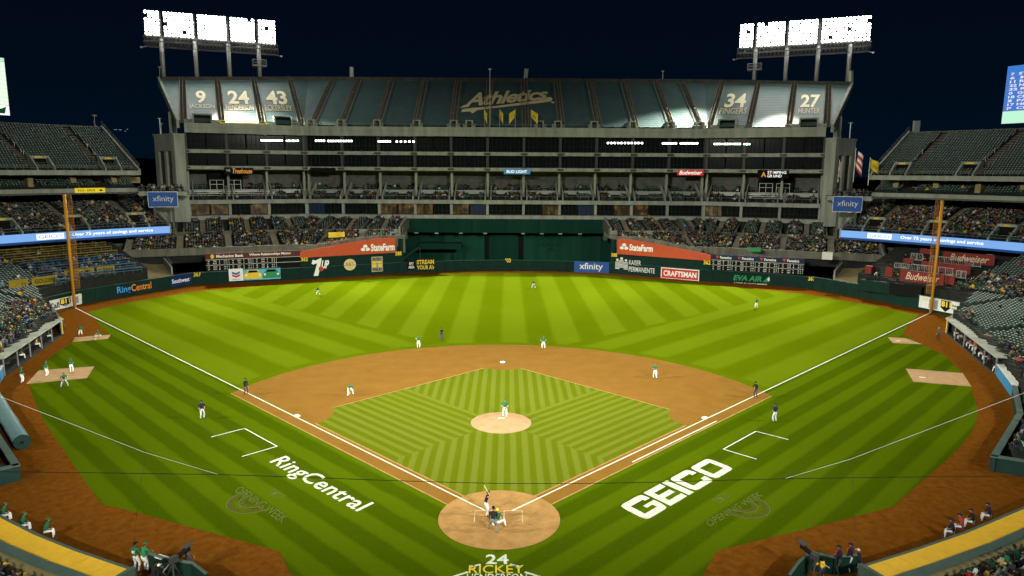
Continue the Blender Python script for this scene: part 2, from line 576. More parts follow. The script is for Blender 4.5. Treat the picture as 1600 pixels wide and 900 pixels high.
def text_geo(s, bold=0.0, shear=0.0, space=1.0, line=1.0):
    k = (s, bold, shear, space, line)
    if k not in TXT:
        cu = bpy.data.curves.new('lettering', 'FONT')
        cu.body = s
        cu.size = 1
        cu.offset = bold
        cu.shear = shear
        cu.space_character = space
        cu.space_line = line
        cu.align_x = 'CENTER'
        cu.resolution_u = 3
        o = bpy.data.objects.new('lettering', cu)
        me = bpy.data.meshes.new_from_object(o)
        vs = np.array([v.co[:] for v in me.vertices])
        fs = [tuple(p.vertices) for p in me.polygons]
        bpy.data.objects.remove(o)
        bpy.data.curves.remove(cu)
        bpy.data.meshes.remove(me)
        vs[:, 0] -= vs[:, 0].min()
        vs[:, 1] -= vs[:, 1].min()
        vs[:, 0] /= vs[:, 0].max()
        vs[:, 1] /= vs[:, 1].max()
        TXT[k] = (vs[:, :2], fs)
    return TXT[k]


def add_text(mb, s, o, x, y, mi=0, bold=0.02, shear=0.0, lift=0.02, space=1.0, line=1.0):
    """lettering stretched over the parallelogram o, o+x, o+y, standing lift proud of it"""
    vs, fs = text_geo(s, bold, shear, space, line)
    o, x, y = Vector(o), Vector(x), Vector(y)
    n = x.cross(y).normalized() * lift
    mb.raw([o + x * a + y * b + n for a, b in vs], fs, mi)


class Frame:
    """a flat rectangle standing in the place: origin bottom-left, x along, y up; u,v in 0..1"""

    def __init__(s, o, x, y):
        s.o, s.x, s.y = Vector(o), Vector(x), Vector(y)
        s.n = s.x.cross(s.y).normalized()

    def p(s, u, v, lift=0.0):
        return s.o + s.x * u + s.y * v + s.n * lift

    def panel(s, mb, t=0.08, mi=0, lift=0.0):
        mb.slab(s.p(0, 0, lift), s.x, s.y, s.n * t, mi)

    def poly(s, mb, pts, lift, mi=0, t=0.012):
        mb.ext([s.p(u, v, lift) for u, v in pts], s.n * t, mi)

    def text(s, mb, st, u0, v0, u1, v1, lift, mi=0, bold=0.02, shear=0.0, space=1.0):
        add_text(mb, st, s.p(u0, v0), s.x * (u1 - u0), s.y * (v1 - v0), mi, bold, shear, lift, space)

    def disc(s, mb, u, v, ru, rv, lift, mi=0, n=20, a0=0, a1=360):
        s.poly(mb, [(u + ru * math.cos(R_(a0 + (a1 - a0) * k / n)), v + rv * math.sin(R_(a0 + (a1 - a0) * k / n))) for k in range(n + (a1 - a0 != 360))], lift, mi)


# straight runs and arcs that stands are swept along: pos(s, v) is s along the front, v behind it
class Seg:
    def __init__(s, p0, p1, t0=0.0, t1=0.0):
        s.p0, s.p1 = Vector((*p0, 0)), Vector((*p1, 0))
        s.L = (s.p1 - s.p0).length
        s.d = (s.p1 - s.p0) / s.L
        s.n = Vector((-s.d.y, s.d.x, 0))
        s.t0, s.t1 = t0, t1

    def rng(s, v):
        return -v * s.t0, s.L + v * s.t1

    def pos(s, q, v, z=0.0):
        p = s.p0 + s.d * q + s.n * v
        return Vector((p.x, p.y, z))

    def ang(s, q):
        return math.atan2(s.d.y, s.d.x)

    def k(s, v):
        return 1.0

    steps = 1


class Arc:
    """circle about c; q is the arc length at radius r from azimuth a0 (clockwise from +y, in the direction sgn)"""

    def __init__(s, c, r, a0, a1, steps=24):
        s.c, s.r, s.a0, s.a1, s.steps = c, r, R_(a0), R_(a1), steps
        s.L = r * abs(s.a1 - s.a0)

    def rng(s, v):
        return 0.0, s.L

    def az(s, q):
        return s.a0 + (s.a1 - s.a0) * q / s.L

    def pos(s, q, v, z=0.0):
        a = s.az(q)
        return Vector((s.c[0] + (s.r + v) * math.sin(a), s.c[1] + (s.r + v) * math.cos(a), z))

    def ang(s, q):
        return -s.az(q)

    def k(s, v):
        return (s.r + v) / s.r


def sweep(mb, seg, prof, mi=0, closed=True, q0=None, q1=None, caps=True):
    st = seg.steps
    n = len(prof)
    vs = []
    for i in range(st + 1):
        for v, z in prof:
            a, b = seg.rng(v)
            if q0 is not None:
                a = q0(v) if callable(q0) else q0
            if q1 is not None:
                b = q1(v) if callable(q1) else q1
            vs.append(seg.pos(a + (b - a) * i / st, v, z))
    fs = []
    m = n if closed else n - 1
    for i in range(st):
        for j in range(m):
            jj = (j + 1) % n
            fs.append((i * n + j, i * n + jj, (i + 1) * n + jj, (i + 1) * n + j))
    if closed and caps:
        fs.append(tuple(range(n)))
        fs.append(tuple(st * n + j for j in range(n))[::-1])
    mb.raw(vs, fs, mi)


def rect(v0, v1, z0, z1):
    return [(v0, z0), (v1, z0), (v1, z1), (v0, z1)]


# ---------------------------------------------------------------- seats and seated crowds as bulk geometry
def _boxv(x0, x1, y0, y1, z0, z1):
    return [(x0, y0, z0), (x1, y0, z0), (x1, y1, z0), (x0, y1, z0), (x0, y0, z1), (x1, y0, z1), (x1, y1, z1), (x0, y1, z1)]


_BF = [(4, 5, 6, 7), (0, 1, 5, 4), (1, 2, 6, 5), (2, 3, 7, 6), (3, 0, 4, 7)]
# a folding stadium seat; +y is away from the field
SEAT_V = _boxv(-.20, .20, .10, .16, .42, .76) + _boxv(-.125, .125, .095, .165, .76, .81) + _boxv(-.21, .21, -.02, .06, .36, .70)
SEAT_F = _BF + [tuple(8 + i for i in f) for f in _BF] + [tuple(16 + i for i in f) for f in _BF]
SEAT_M = [0] * 5 + [1] * 5 + [0] * 5


def bulk_mesh(name, bv, bf, bm, xf, mats, cols=None):
    """xf rows: x, y, z, angle, scale"""
    xf = np.asarray(xf, dtype=np.float64).reshape(-1, 5)
    bv = np.asarray(bv, dtype=np.float64)
    n, nv = len(xf), len(bv)
    c, s_ = np.cos(xf[:, 3])[:, None], np.sin(xf[:, 3])[:, None]
    k = xf[:, 4][:, None]
    X = (bv[None, :, 0] * c - bv[None, :, 1] * s_) * k + xf[:, 0:1]
    Y = (bv[None, :, 0] * s_ + bv[None, :, 1] * c) * k + xf[:, 1:2]
    Z = bv[None, :, 2] * k + xf[:, 2:3]
    V = np.stack([X, Y, Z], 2).reshape(-1, 3)
    bf = np.asarray(bf, dtype=np.int32)
    Fc = (bf[None] + (np.arange(n, dtype=np.int32) * nv)[:, None, None]).reshape(-1)
    me = bpy.data.meshes.new(name)
    nf = n * len(bf)
    me.vertices.add(n * nv)
    me.vertices.foreach_set('co', V.astype(np.float32).reshape(-1))
    me.loops.add(nf * 4)
    me.loops.foreach_set('vertex_index', Fc)
    me.polygons.add(nf)
    me.polygons.foreach_set('loop_start', np.arange(nf, dtype=np.int32) * 4)
    me.polygons.foreach_set('material_index', np.tile(np.asarray(bm, dtype=np.int32), n))
    for m in mats:
        me.materials.append(m)
    if cols is not None:
        at = me.color_attributes.new('dye', 'FLOAT_COLOR', 'POINT')
        at.data.foreach_set('color', cols.astype(np.float32).reshape(-1))
    me.update(calc_edges=True)
    me.validate()
    return me


# a low figure for the far crowd, sitting; +y is away from the field. piece ids: 0 top, 1 trousers, 2 skin, 3 hat
def _crowd_base():
    v, f, pid = [], [], []

    def bx(pts, p):
        b = len(v)
        v.extend(pts)
        pid.extend([p] * 8)
        for q in [(3, 2, 1, 0)] + _BF:
            f.append(tuple(b + i for i in q))

    def taper(x0, x1, y0, y1, z0, z1, k, dy=0):
        a = _boxv(x0, x1, y0, y1, z0, z1)
        cx, cy = (x0 + x1) / 2, (y0 + y1) / 2
        return a[:4] + [(cx + (p[0] - cx) * k, cy + dy + (p[1] - cy) * k, p[2]) for p in a[4:]]
    bx(taper(-.17, .17, -.08, .13, .42, .72, 1.22, .02), 0)
    bx(taper(-.21, .21, -.07, .13, .72, .98, .62, 0), 0)
    bx(_boxv(-.17, .17, -.52, .06, .42, .58), 1)
    bx(taper(-.15, .15, -.58, -.42, .05, .46, 1.1), 1)
    bx(taper(-.27, -.17, -.30, .06, .55, .86, .8, .04), 0)
    bx(taper(.17, .27, -.30, .06, .55, .86, .8, .04), 0)
    bx(taper(-.075, .075, -.10, .08, .99, 1.14, 1.18), 2)
    bx(taper(-.095, .095, -.115, .095, 1.14, 1.26, .6), 3)
    return v, f, pid


CRV, CRF, CRP = _crowd_base()
SHIRTS = [((.012, .012, .014), 'black', 44), ((.010, .055, .030), 'dark green', 18), ((.02, .14, .07), 'green', 4), ((.50, .33, .02), 'yellow', 3),
          ((.50, .50, .49), 'white', 6), ((.15, .16, .165), 'grey', 7), ((.012, .02, .06), 'navy', 10), ((.035, .036, .04), 'charcoal', 15),
          ((.30, .03, .025), 'red', 2), ((.12, .22, .34), 'pale blue', 2), ((.10, .06, .035), 'brown', 4), ((.34, .28, .19), 'tan', 2)]
_sw = np.array([s[2] for s in SHIRTS], float)
_sw /= _sw.sum()
SEATS = {}       # stand -> list of seat transforms
CROWD = []       # all sitters: x, y, z, ang, scale, stand, row, index


def fill_rows(stand, seg, rows, aisles=(), aw=1.2, pitch=0.53, dens=None, keep=None, q0=None, q1=None, standing=0.0):
    """rows: list of (v, z). aisles: s positions of aisle centres"""
    lst = SEATS.setdefault(stand, [])
    for ri, (v, z) in enumerate(rows):
        a, b = seg.rng(v)
        if q0 is not None:
            a = q0(v) if callable(q0) else q0
        if q1 is not None:
            b = q1(v) if callable(q1) else q1
        kk = seg.k(v)
        st = pitch / kk
        n = int((b - a - 0.3) / st)
        for i in range(n):
            q = a + 0.15 + st * (i + 0.5)
            if any(abs(q - x) * kk < aw / 2 + 0.2 for x in aisles):
                continue
            p = seg.pos(q, v, z)
            if keep and not keep(p):
                continue
            an = seg.ang(q)
            lst.append((p.x, p.y, p.z, an, 1.0))
            d = dens(q, v, p) if callable(dens) else (dens or 0)
            if random.random() < d:
                CROWD.append((p.x + random.uniform(-.05, .05), p.y, p.z, an + random.uniform(-.4, .4), random.uniform(.92, 1.1), stand, ri, i))
# ================================================================ THE GROUND
mb = MB()
mb.face([(-4000, -4000, -0.06), (4000, -4000, -0.06), (4000, 4000, -0.06), (-4000, 4000, -0.06)])
struct('ground', mb, ASPH)
mb = MB()
pts = []
for k in range(73):
    a = R_(5 * k)
    pts.append((math.sin(a) * (108 if abs(math.sin(a)) > .5 else 108), 22 + math.cos(a) * 108, 0))
mb.face(pts[:-1][::-1])
struct('warning_track', mb, TRACK)

TURF_L = [(470, 925), (456, 900), (437, 862), (300, 824), (215, 801), (160, 788), (150, 776), (125, 742), (100, 704), (72, 664), (56, 632), (46, 604), (60, 577),
          (75, 562), (90, 550), (107, 539), (120, 531), (145, 523), (172, 521), (160, 514), (150, 500), (137, 488), (160, 482), (200, 473), (250, 464.5), (300, 456),
          (400, 447.5), (500, 439.5), (620, 431.5), (700, 428), (792, 426.5)]
TURF_R = [(880, 428), (950, 430.5), (1100, 444), (1200, 453.5), (1257, 459.5), (1362, 477), (1435, 492), (1420, 507), (1410, 522), (1440, 538), (1475, 555), (1503, 582), (1517, 602),
          (1526, 637), (1527, 652), (1520, 672), (1500, 699), (1475, 722), (1435, 757), (1395, 792), (1290, 819), (1200, 841), (1120, 861), (1097, 900), (1082, 925)]
mb = MB()
mb.face([(p.x, p.y, 0.005) for p in [GZ(*q) for q in TURF_L + TURF_R]][::-1])
grass = struct('outfield_grass', mb, GRASS)


def sweepdisc(mb, c, rad, z, n=64, mi=0):
    mb.face([(c[0] + rad * math.cos(2 * math.pi * k / n), c[1] + rad * math.sin(2 * math.pi * k / n), z) for k in range(n)], mi)


def ab(a, b, z):       # a metres along the first-base line, b along the third-base line
    return ((a - b) * .70711, (a + b) * .70711, z)


# skinned infield
def arc_hit(off, sgn):   # where the line b=-off (sgn>0) or a=-off meets the infield arc
    ts = np.linspace(25, 60, 4000)
    best = None
    for t in ts:
        p = ab(t, -off, 0) if sgn > 0 else ab(-off, t, 0)
        if math.hypot(p[0], p[1] - 18.44) >= 28.96:
            return t
oz = 0.010
t1 = arc_hit(1.25, 1)
pr, pl = ab(t1, -1.25, oz), ab(-1.25, t1, oz)
a_r = math.atan2(pr[0], pr[1] - 18.44)
pts = [ab(-1.25, 1.25, oz), pl]
for k in range(1, 48):
    a = -a_r + 2 * a_r * k / 48
    pts.append((28.96 * math.sin(a), 18.44 + 28.96 * math.cos(a), oz))
pts += [pr, ab(1.25, -1.25, oz)]
mb = MB()
mb.face(pts[::-1])
struct('infield_dirt', mb, DIRT)
# infield turf square with dirt cut-outs round the bags
oz = 0.015
B = 27.43
bx, e0 = 27.0, 0.42
pts = [ab(e0, 2.0, oz)]
pts.append(ab(e0, 24.3, oz))
for k in range(9):        # round third base
    a = R_(-88 + 86 * k / 8)
    pts.append(ab(0.4 + 3.3 * math.cos(a), B + 3.2 * math.sin(a) * 1.0, oz))
pts = [p for p in pts]
pts.append(ab(3.9, bx, oz))
pts.append(ab(23.9, bx, oz))
for k in range(1, 8):
    f = k / 8
    cx, cy = 23.9 + (bx - 23.9) * f, bx - (bx - 23.9) * f
    sag = 0.45 * math.sin(math.pi * f)
    pts.append(ab(cx - sag, cy - sag, oz))
pts.append(ab(bx, 23.9, oz))
pts.append(ab(bx, 3.9, oz))
for k in range(9):
    a = R_(-2 - 86 * k / 8)
    pts.append(ab(B + 3.2 * math.sin(a), 0.4 + 3.3 * math.cos(a), oz))
pts.append(ab(24.3, e0, oz))
pts.append(ab(2.0, e0, oz))
mb = MB()
mb.face(pts[::-1])
struct('infield_grass', mb, INGRASS)
mb = MB()
sweepdisc(mb, (0.05, -0.05), 4.05, 0.020)
struct('home_plate_circle', mb, PLATEDIRT)
# the mound: a real dome
mb = MB()
N = 48
rings = [(2.78, 0.020), (2.5, 0.06), (1.9, 0.16), (1.2, 0.25), (0.0, 0.26)]
vs = [(r * math.cos(2 * math.pi * k / N), 17.98 + r * math.sin(2 * math.pi * k / N), z) for r, z in rings[:-1] for k in range(N)] + [(0, 17.98, .26)]
fs = [(i * N + k, i * N + (k + 1) % N, (i + 1) * N + (k + 1) % N, (i + 1) * N + k) for i in range(3) for k in range(N)] + [(3 * N + k, 3 * N + (k + 1) % N, 4 * N) for k in range(N)]
mb.raw(vs, fs)
mound = struct('pitchers_mound', mb, MOUND, True)
mb = MB()
mb.box((0, 18.44, .275), (.61, .15, .03))
mb.build('pitching_rubber', CHALK, mound)
# bullpen mounds
for q in ([(41, 600), (61, 578.5), (147.5, 572.5), (136, 591)], [(1415, 576), (1504, 583), (1518, 604), (1427, 596.5)],
          [(113, 534.5), (117, 527), (173, 523), (169, 529.5)], [(1387, 527), (1415, 528.5), (1441, 538), (1395, 536)]):
    mb = MB()
    P = [GZ(*p) for p in q]
    mb.face([(p.x, p.y, 0.012) for p in P][::-1])
    m_ = struct('bullpen_mound', mb, MOUND)
    c = (P[0] + P[1] + P[2] + P[3]) / 4
    e1, e2 = (P[0] + P[1]) / 2, (P[2] + P[3]) / 2
    d = (e2 - e1).normalized()
    mb = MB()
    mb.box(c + (e2 - e1) * .12 - (P[1] - P[0]) * .28 + Vector((0, 0, .03)), (.61, .2, .04), math.atan2(d.y, d.x) + 1.57)
    mb.build('pitching_rubber', CHALK, m_)


def stripe_line(mb, p0, p1, wd, z):
    p0, p1 = Vector(p0), Vector(p1)
    d = (p1 - p0).normalized()
    n = Vector((-d.y, d.x, 0)) * wd / 2
    mb.face([(q.x, q.y, z) for q in (p0 - n, p1 - n, p1 + n, p0 + n)])


mb = MB()
stripe_line(mb, ab(1.25, 0.0, 0), ab(100.2, 0.0, 0), .12, 0.025)
fl = struct('foul_line', mb, CHALK)
mb = MB()
stripe_line(mb, ab(0.0, 1.25, 0), ab(0.0, 100.2, 0), .12, 0.025)
struct('foul_line', mb, CHALK)
mb = MB()
stripe_line(mb, ab(13.9, -0.98, 0), ab(27.3, -0.98, 0), .13, 0.0252)
struct('running_lane_line', mb, CHALK)
# batter's boxes, worn
mb = MB()
for sx in (-1, 1):
    x0, x1 = sx * .37, sx * 1.59
    for a, b in (((x0, .92), (x1, .92)), ((x1, .92), (x1, -.75)), ((x0, .92), (x0, -.35 if sx < 0 else -.7))):
        stripe_line(mb, (*a, 0), (*b, 0), .07, .0254)
struct('batters_box_lines', mb, mat('worn_chalk', (.44, .33, .21), .9, .35, 3))
for q in ([(330, 683), (382, 669.5), (433, 697.5), (378, 713.5)], [(1232, 687), (1181, 674), (1130, 702), (1182, 717.5)]):
    P = [GZ(*p) for p in q]
    mb = MB()
    for i in range(3):
        stripe_line(mb, P[i], P[i + 1], .11, 0.012 + .0004 * i)
    struct('coach_box_lines', mb, CHALK)


def ground_text(s, o, xd, up, wd, ht, m, bold, z, shear=0.0, name='painted_lettering', space=1.0):
    mb = MB()
    add_text(mb, s, (o[0], o[1], 0), Vector(xd) * wd, Vector(up) * ht, 0, bold, shear, z, space)
    return mb.build(name, m, grass)


def painted(s, q00, q10, q01, m, bold, z=0.012, shear=0.0, space=1.0):
    """painted on the turf; three photo pixels give the lower-left, lower-right and upper-left of the word"""
    o, a, b = GZ(*q00), GZ(*q10), GZ(*q01)
    mb = MB()
    add_text(mb, s, (o.x, o.y, 0), Vector((a.x - o.x, a.y - o.y, 0)), Vector((b.x - o.x, b.y - o.y, 0)), 0, bold, shear, z, space)
    return mb.build('painted_lettering', m, grass)


# GEICO built from strokes: square rounded letters
o, a, b = GZ(1010, 813), GZ(1147, 732), GZ(967, 791)
ox, oy = Vector((a.x - o.x, a.y - o.y, 0)), Vector((b.x - o.x, b.y - o.y, 0))
mb = MB()


def gl(poly, z=.012):
    mb.face([tuple(o * Vector((1, 1, 0)) + ox * u + oy * v + Vector((0, 0, z))) for u, v in poly])


def ring_letter(u0, u1, gaps, tk=.052, tv=.24, cut=.035):
    cu, cv = cut, cut * 4.2
    out = [(u0 + cu, 0), (u1 - cu, 0), (u1 - cu * .3, cv * .3), (u1, cv), (u1, 1 - cv), (u1 - cu * .3, 1 - cv * .3), (u1 - cu, 1), (u0 + cu, 1), (u0 + cu * .3, 1 - cv * .3), (u0, 1 - cv), (u0, cv), (u0 + cu * .3, cv * .3)]
    # as four bars
    gl([(u0 + cu, 0), (u1 - cu, 0), (u1 - cu * .3, cv * .3), (u1, tv), (u0, tv), (u0 + cu * .3, cv * .3)])
    gl([(u0, 1 - tv), (u1, 1 - tv), (u1 - cu * .3, 1 - cv * .3), (u1 - cu, 1), (u0 + cu, 1), (u0 + cu * .3, 1 - cv * .3)])
    gl([(u0, tv), (u0 + tk, tv), (u0 + tk, 1 - tv), (u0, 1 - tv)])
    for g in gaps:
        gl(g)


ring_letter(0, .225, [[(.173, tv, ) if False else (.173, .24), (.225, .24), (.225, .54), (.173, .54)], [(.115, .40), (.173, .40), (.173, .54), (.115, .54)], [(.173, .68), (.225, .68), (.225, .76), (.173, .76)]])
for p in ([(.245, 0), (.297, 0), (.297, 1), (.245, 1)], [(.297, 0), (.425, 0), (.425, .22), (.297, .22)], [(.297, .39), (.41, .39), (.41, .60), (.297, .60)], [(.297, .78), (.425, .78), (.425, 1), (.297, 1)],
          [(.445, 0), (.50, 0), (.50, 1), (.445, 1)]):
    gl(p)
ring_letter(.52, .745, [[(.693, .24), (.745, .24), (.745, .35), (.693, .35)], [(.693, .65), (.745, .65), (.745, .76), (.693, .76)]])
ring_letter(.765, 1.0, [[(.948, .24), (1, .24), (1, .76), (.948, .76)]])
mb.build('painted_lettering', PAINTW, grass)
painted('RingCentral', (412, 725), (549, 804), (447, 712), PAINTW, .012, space=1.05)
painted('OPENING WEEK', (365, 768), (440, 818), (377, 759), FADED, .01)
painted('OPENING WEEK', (1109, 824), (1193, 775), (1101, 815), FADED, .01)
painted('24', (759, 881.5), (795, 881.5), (759, 866.5), PAINTW, .02)
painted('RICKEY', (732, 896), (819, 896), (733, 883), PAINTY, .006)
painted('HENDERSON', (728, 908), (823, 908), (730, 896.5), PAINTW, .006)
mb = MB()
for p, q in (((751, 882), (735, 886)), ((797, 882), (813, 886)), ((731, 894), (700, 904)), ((820, 894), (851, 904))):
    stripe_line(mb, GZ(*p), GZ(*q), .16, .012)
mb.build('painted_lines', PAINTW, grass)


def faded_ball(cx, cy, ang):     # the worn emblem under the faded words: nested arcs and a small panel
    c = GZ(cx, cy)
    ca, sa = math.cos(ang), math.sin(ang)
    mbs = [MB(), MB()]

    def P(u, v):
        return (c.x + u * ca - v * sa, c.y + u * sa + v * ca, .0125)
    for (r0, r1, k) in ((1.75, 1.86, 0), (1.35, 1.75, 1), (.95, 1.06, 0), (.6, .95, 1)):
        n = 18
        for i in range(n):
            a0, a1 = R_(180 + 180 * i / n), R_(180 + 180 * (i + 1) / n)
            mbs[k].face([P(r0 * math.cos(a0), r0 * math.sin(a0)), P(r1 * math.cos(a0), r1 * math.sin(a0)), P(r1 * math.cos(a1), r1 * math.sin(a1)), P(r0 * math.cos(a1), r0 * math.sin(a1))])
    for (u0, v0, u1, v1) in ((-.8, 1.25, .8, 1.32), (-.8, 1.85, .8, 1.92), (-.8, 1.32, -.73, 1.85), (.73, 1.32, .8, 1.85), (-.3, 1.4, .1, 1.78)):
        mbs[0].face([P(u0, v0), P(u1, v0), P(u1, v1), P(u0, v1)])
    mbs[0].build('painted_emblem', FADED, grass)
    mbs[1].build('painted_emblem', FADEDB, grass)


faded_ball(397, 783, R_(-45))
faded_ball(1160, 790, R_(45))

# pale lip where the clay meets the turf
LIP = clay('clay_lip', (0.30, 0.185, 0.070), 0.25, 1.5)
mb = MB()
for p, q in ((ab(1.5, -1.25, 0), ab(t1, -1.25, 0)), (ab(-1.25, 1.5, 0), ab(-1.25, t1, 0)), (ab(e0, 3.2, 0), ab(e0, 24.3, 0)), (ab(3.2, e0, 0), ab(24.3, e0, 0)), (ab(3.9, bx, 0), ab(23.9, bx, 0)), (ab(bx, 3.9, 0), ab(bx, 23.9, 0))):
    mb.cut()
    stripe_line(mb, p, q, .13, .0195)
for o_ in [mb]:
    struct('clay_lip', o_, LIP)
for o_ in list(COL.objects):
    if o_.name.startswith('clay_lip'):
        o_['kind'] = 'structure'

# bases
for nm, lab, c in (('first', 'white base bag on the right foul line beside the black-shirted umpire', ab(B - .19, .19, 0)), ('third', 'white base bag on the left foul line at the dirt cut-out', ab(.19, B - .19, 0)),
                   ('second', 'white base bag alone at the far middle of the infield dirt', (0, 38.6, 0))):
    mb = MB()
    c = Vector(c)
    mb.raw([tuple(c + Vector(((x * .7071 - y * .7071), (x * .7071 + y * .7071), z))) for z, k in ((.01, .23), (.10, .22), (.13, .16)) for x, y in ((-k, -k), (k, -k), (k, k), (-k, k))],
           [(0, 1, 5, 4), (1, 2, 6, 5), (2, 3, 7, 6), (3, 0, 4, 7), (4, 5, 9, 8), (5, 6, 10, 9), (6, 7, 11, 10), (7, 4, 8, 11), (8, 9, 10, 11)])
    mb.top('base', WHITE, lab, 'base', 'bases at the infield corners')
mb = MB()
mb.ext([(-.216, .43, .022), (-.216, .216, .022), (0, 0, .022), (.216, .216, .022), (.216, .43, .022)], (0, 0, .02))
mb.top('home_plate', WHITE, 'white five-sided plate set in the dirt circle in front of the crouching catcher', 'home plate')

# hills beyond, and the few house lights on them
mb = MB()
vs, fs = [], []
nx, ny = 70, 8
for j in range(ny):
    for i in range(nx):
        a = R_(-75 + 150 * i / (nx - 1))
        rr = 900 + 1600 * j / (ny - 1)
        prof = math.exp(-((i / (nx - 1) - .2) / .13) ** 2) * 95 + 8 + 5 * math.sin(i * .9) + 4 * math.sin(i * 2.3 + 1)
        prof *= .55 + .45 * (j / (ny - 1))
        vs.append((rr * math.sin(a), rr * math.cos(a), -2 + (prof if j else 0) + random.uniform(-1.5, 1.5)))
for j in range(ny - 1):
    for i in range(nx - 1):
        fs.append((j * nx + i, j * nx + i + 1, (j + 1) * nx + i + 1, (j + 1) * nx + i))
mb.raw(vs, fs)
hl = struct('hills', mb, HILL, True)
mb = MB()
for px, py in ((179, 202.5), (182, 202.6), (187, 202.8), (189, 203), (199, 202), (150, 197), (196, 205)):
    p = CAM + ray(px, py) * 880
    mb.box(p, (1.0, 1.0, .6))
lb_ = mb.build('house_lights', FARL, hl)
lb_['kind'] = 'stuff'

# ================================================================ OUTFIELD WALL
WPX = [(76, 488.5), (128, 475.5), (300, 445.5), (470, 436.5), (636, 426.5), (715, 423.6), (792, 422.6), (870, 424), (952, 427), (1092, 439), (1200, 445.5), (1270, 452), (1360, 468), (1436, 483.5), (1503, 497)]
WP = [GZ(*p) for p in WPX]
wall = thing('outfield_wall', 'dark green padded outfield wall running round the far edge of the grass', 'wall', (0, 121.5, 0))
H1 = 2.4
for i in range(len(WP) - 1):
    p, q = WP[i], WP[i + 1]
    d = (q - p).normalized()
    n = Vector((-d.y, d.x, 0))
    L = (q - p).length
    # upholstered pads side by side
    k = max(2, int(L / 2.4))
    mb = MB()
    for j in range(k):
        a, b = p + d * (L * j / k + .02), p + d * (L * (j + 1) / k - .02)
        mb.hexa([a, b, b + n * .3, a + n * .3] + [x + Vector((0, 0, H1)) for x in (a, b, b + n * .3, a + n * .3)])
    mb.build('wall_pad', PAD, wall)
    mb = MB()
    a, b = p - n * .04, q - n * .04
    mb.hexa([x + Vector((0, 0, H1 + .005)) for x in (a, b, b + n * .4, a + n * .4)] + [x + Vector((0, 0, H1 + .085)) for x in (a, b, b + n * .4, a + n * .4)])
    mb.build('wall_cap', PADCAP, wall)


def wall_seg(px):
    for i in range(len(WP) - 1):
        if WPX[i][0] <= px <= WPX[i + 1][0]:
            return i
    return 0


def wall_frame(x0, y0, x1, y1, off=0.0):
    """frame on the wall's face whose lower-left / upper-right sit at the given photo pixels; off = metres proud of the wall"""
    i = wall_seg((x0 + x1) / 2)
    p, q = WP[i], WP[i + 1]
    d = (q - p).normalized()
    n = Vector((-d.y, d.x, 0))
    pp = p - n * off
    A, B_, C_ = GP(x0, y0, pp, n), GP(x1, y0, pp, n), GP(x0, y1, pp, n)
    Lx = (B_ - A).dot(d)
    return Frame(Vector((A.x, A.y, C_.z)), d * Lx, Vector((0, 0, A.z - C_.z)))


def wall_text(s, x0, y0, x1, y1, m, name, label, cat='lettering', bold=.02, shear=0.0, group=None):
    """painted words; y0 top, y1 bottom at the left end"""
    f = wall_frame(x0, y0, x1, y1, .02)
    mb = MB()
    f.text(mb, s, 0, 0, 1, 1, .012, 0, bold, shear)
    return mb.top(name, m, label, cat, group)


def sign(x0, y0, x1, y1, name, label, pm, cat='sign', group=None, off=.05, frame=None):
    f = frame or wall_frame(x0, y0, x1, y1, off)
    t = thing(name, label, cat, f.p(.5, 0), 0, group)
    mb = MB()
    f.panel(mb, .06, 0, -.06)
    mb.build('panel', pm, t)
    return f, t


def part_text(t, f, s, u0, v0, u1, v1, m, bold=.02, shear=0, name='lettering', lift=.012, space=1.0):
    mb = MB()
    f.text(mb, s, u0, v0, u1, v1, lift, 0, bold, shear, space)
    return mb.build(name, m, t)


def part_poly(t, f, polys, m, name, lift=.008, tk=.012):
    mb = MB()
    for p in polys:
        f.poly(mb, p, lift, 0, tk)
    return mb.build(name, m, t)


def circ(u, v, ru, rv, n=20, a0=0, a1=360):
    return [(u + ru * math.cos(R_(a0 + (a1 - a0) * k / n)), v + rv * math.sin(R_(a0 + (a1 - a0) * k / n))) for k in range(n + (0 if a1 - a0 == 360 else 1))]


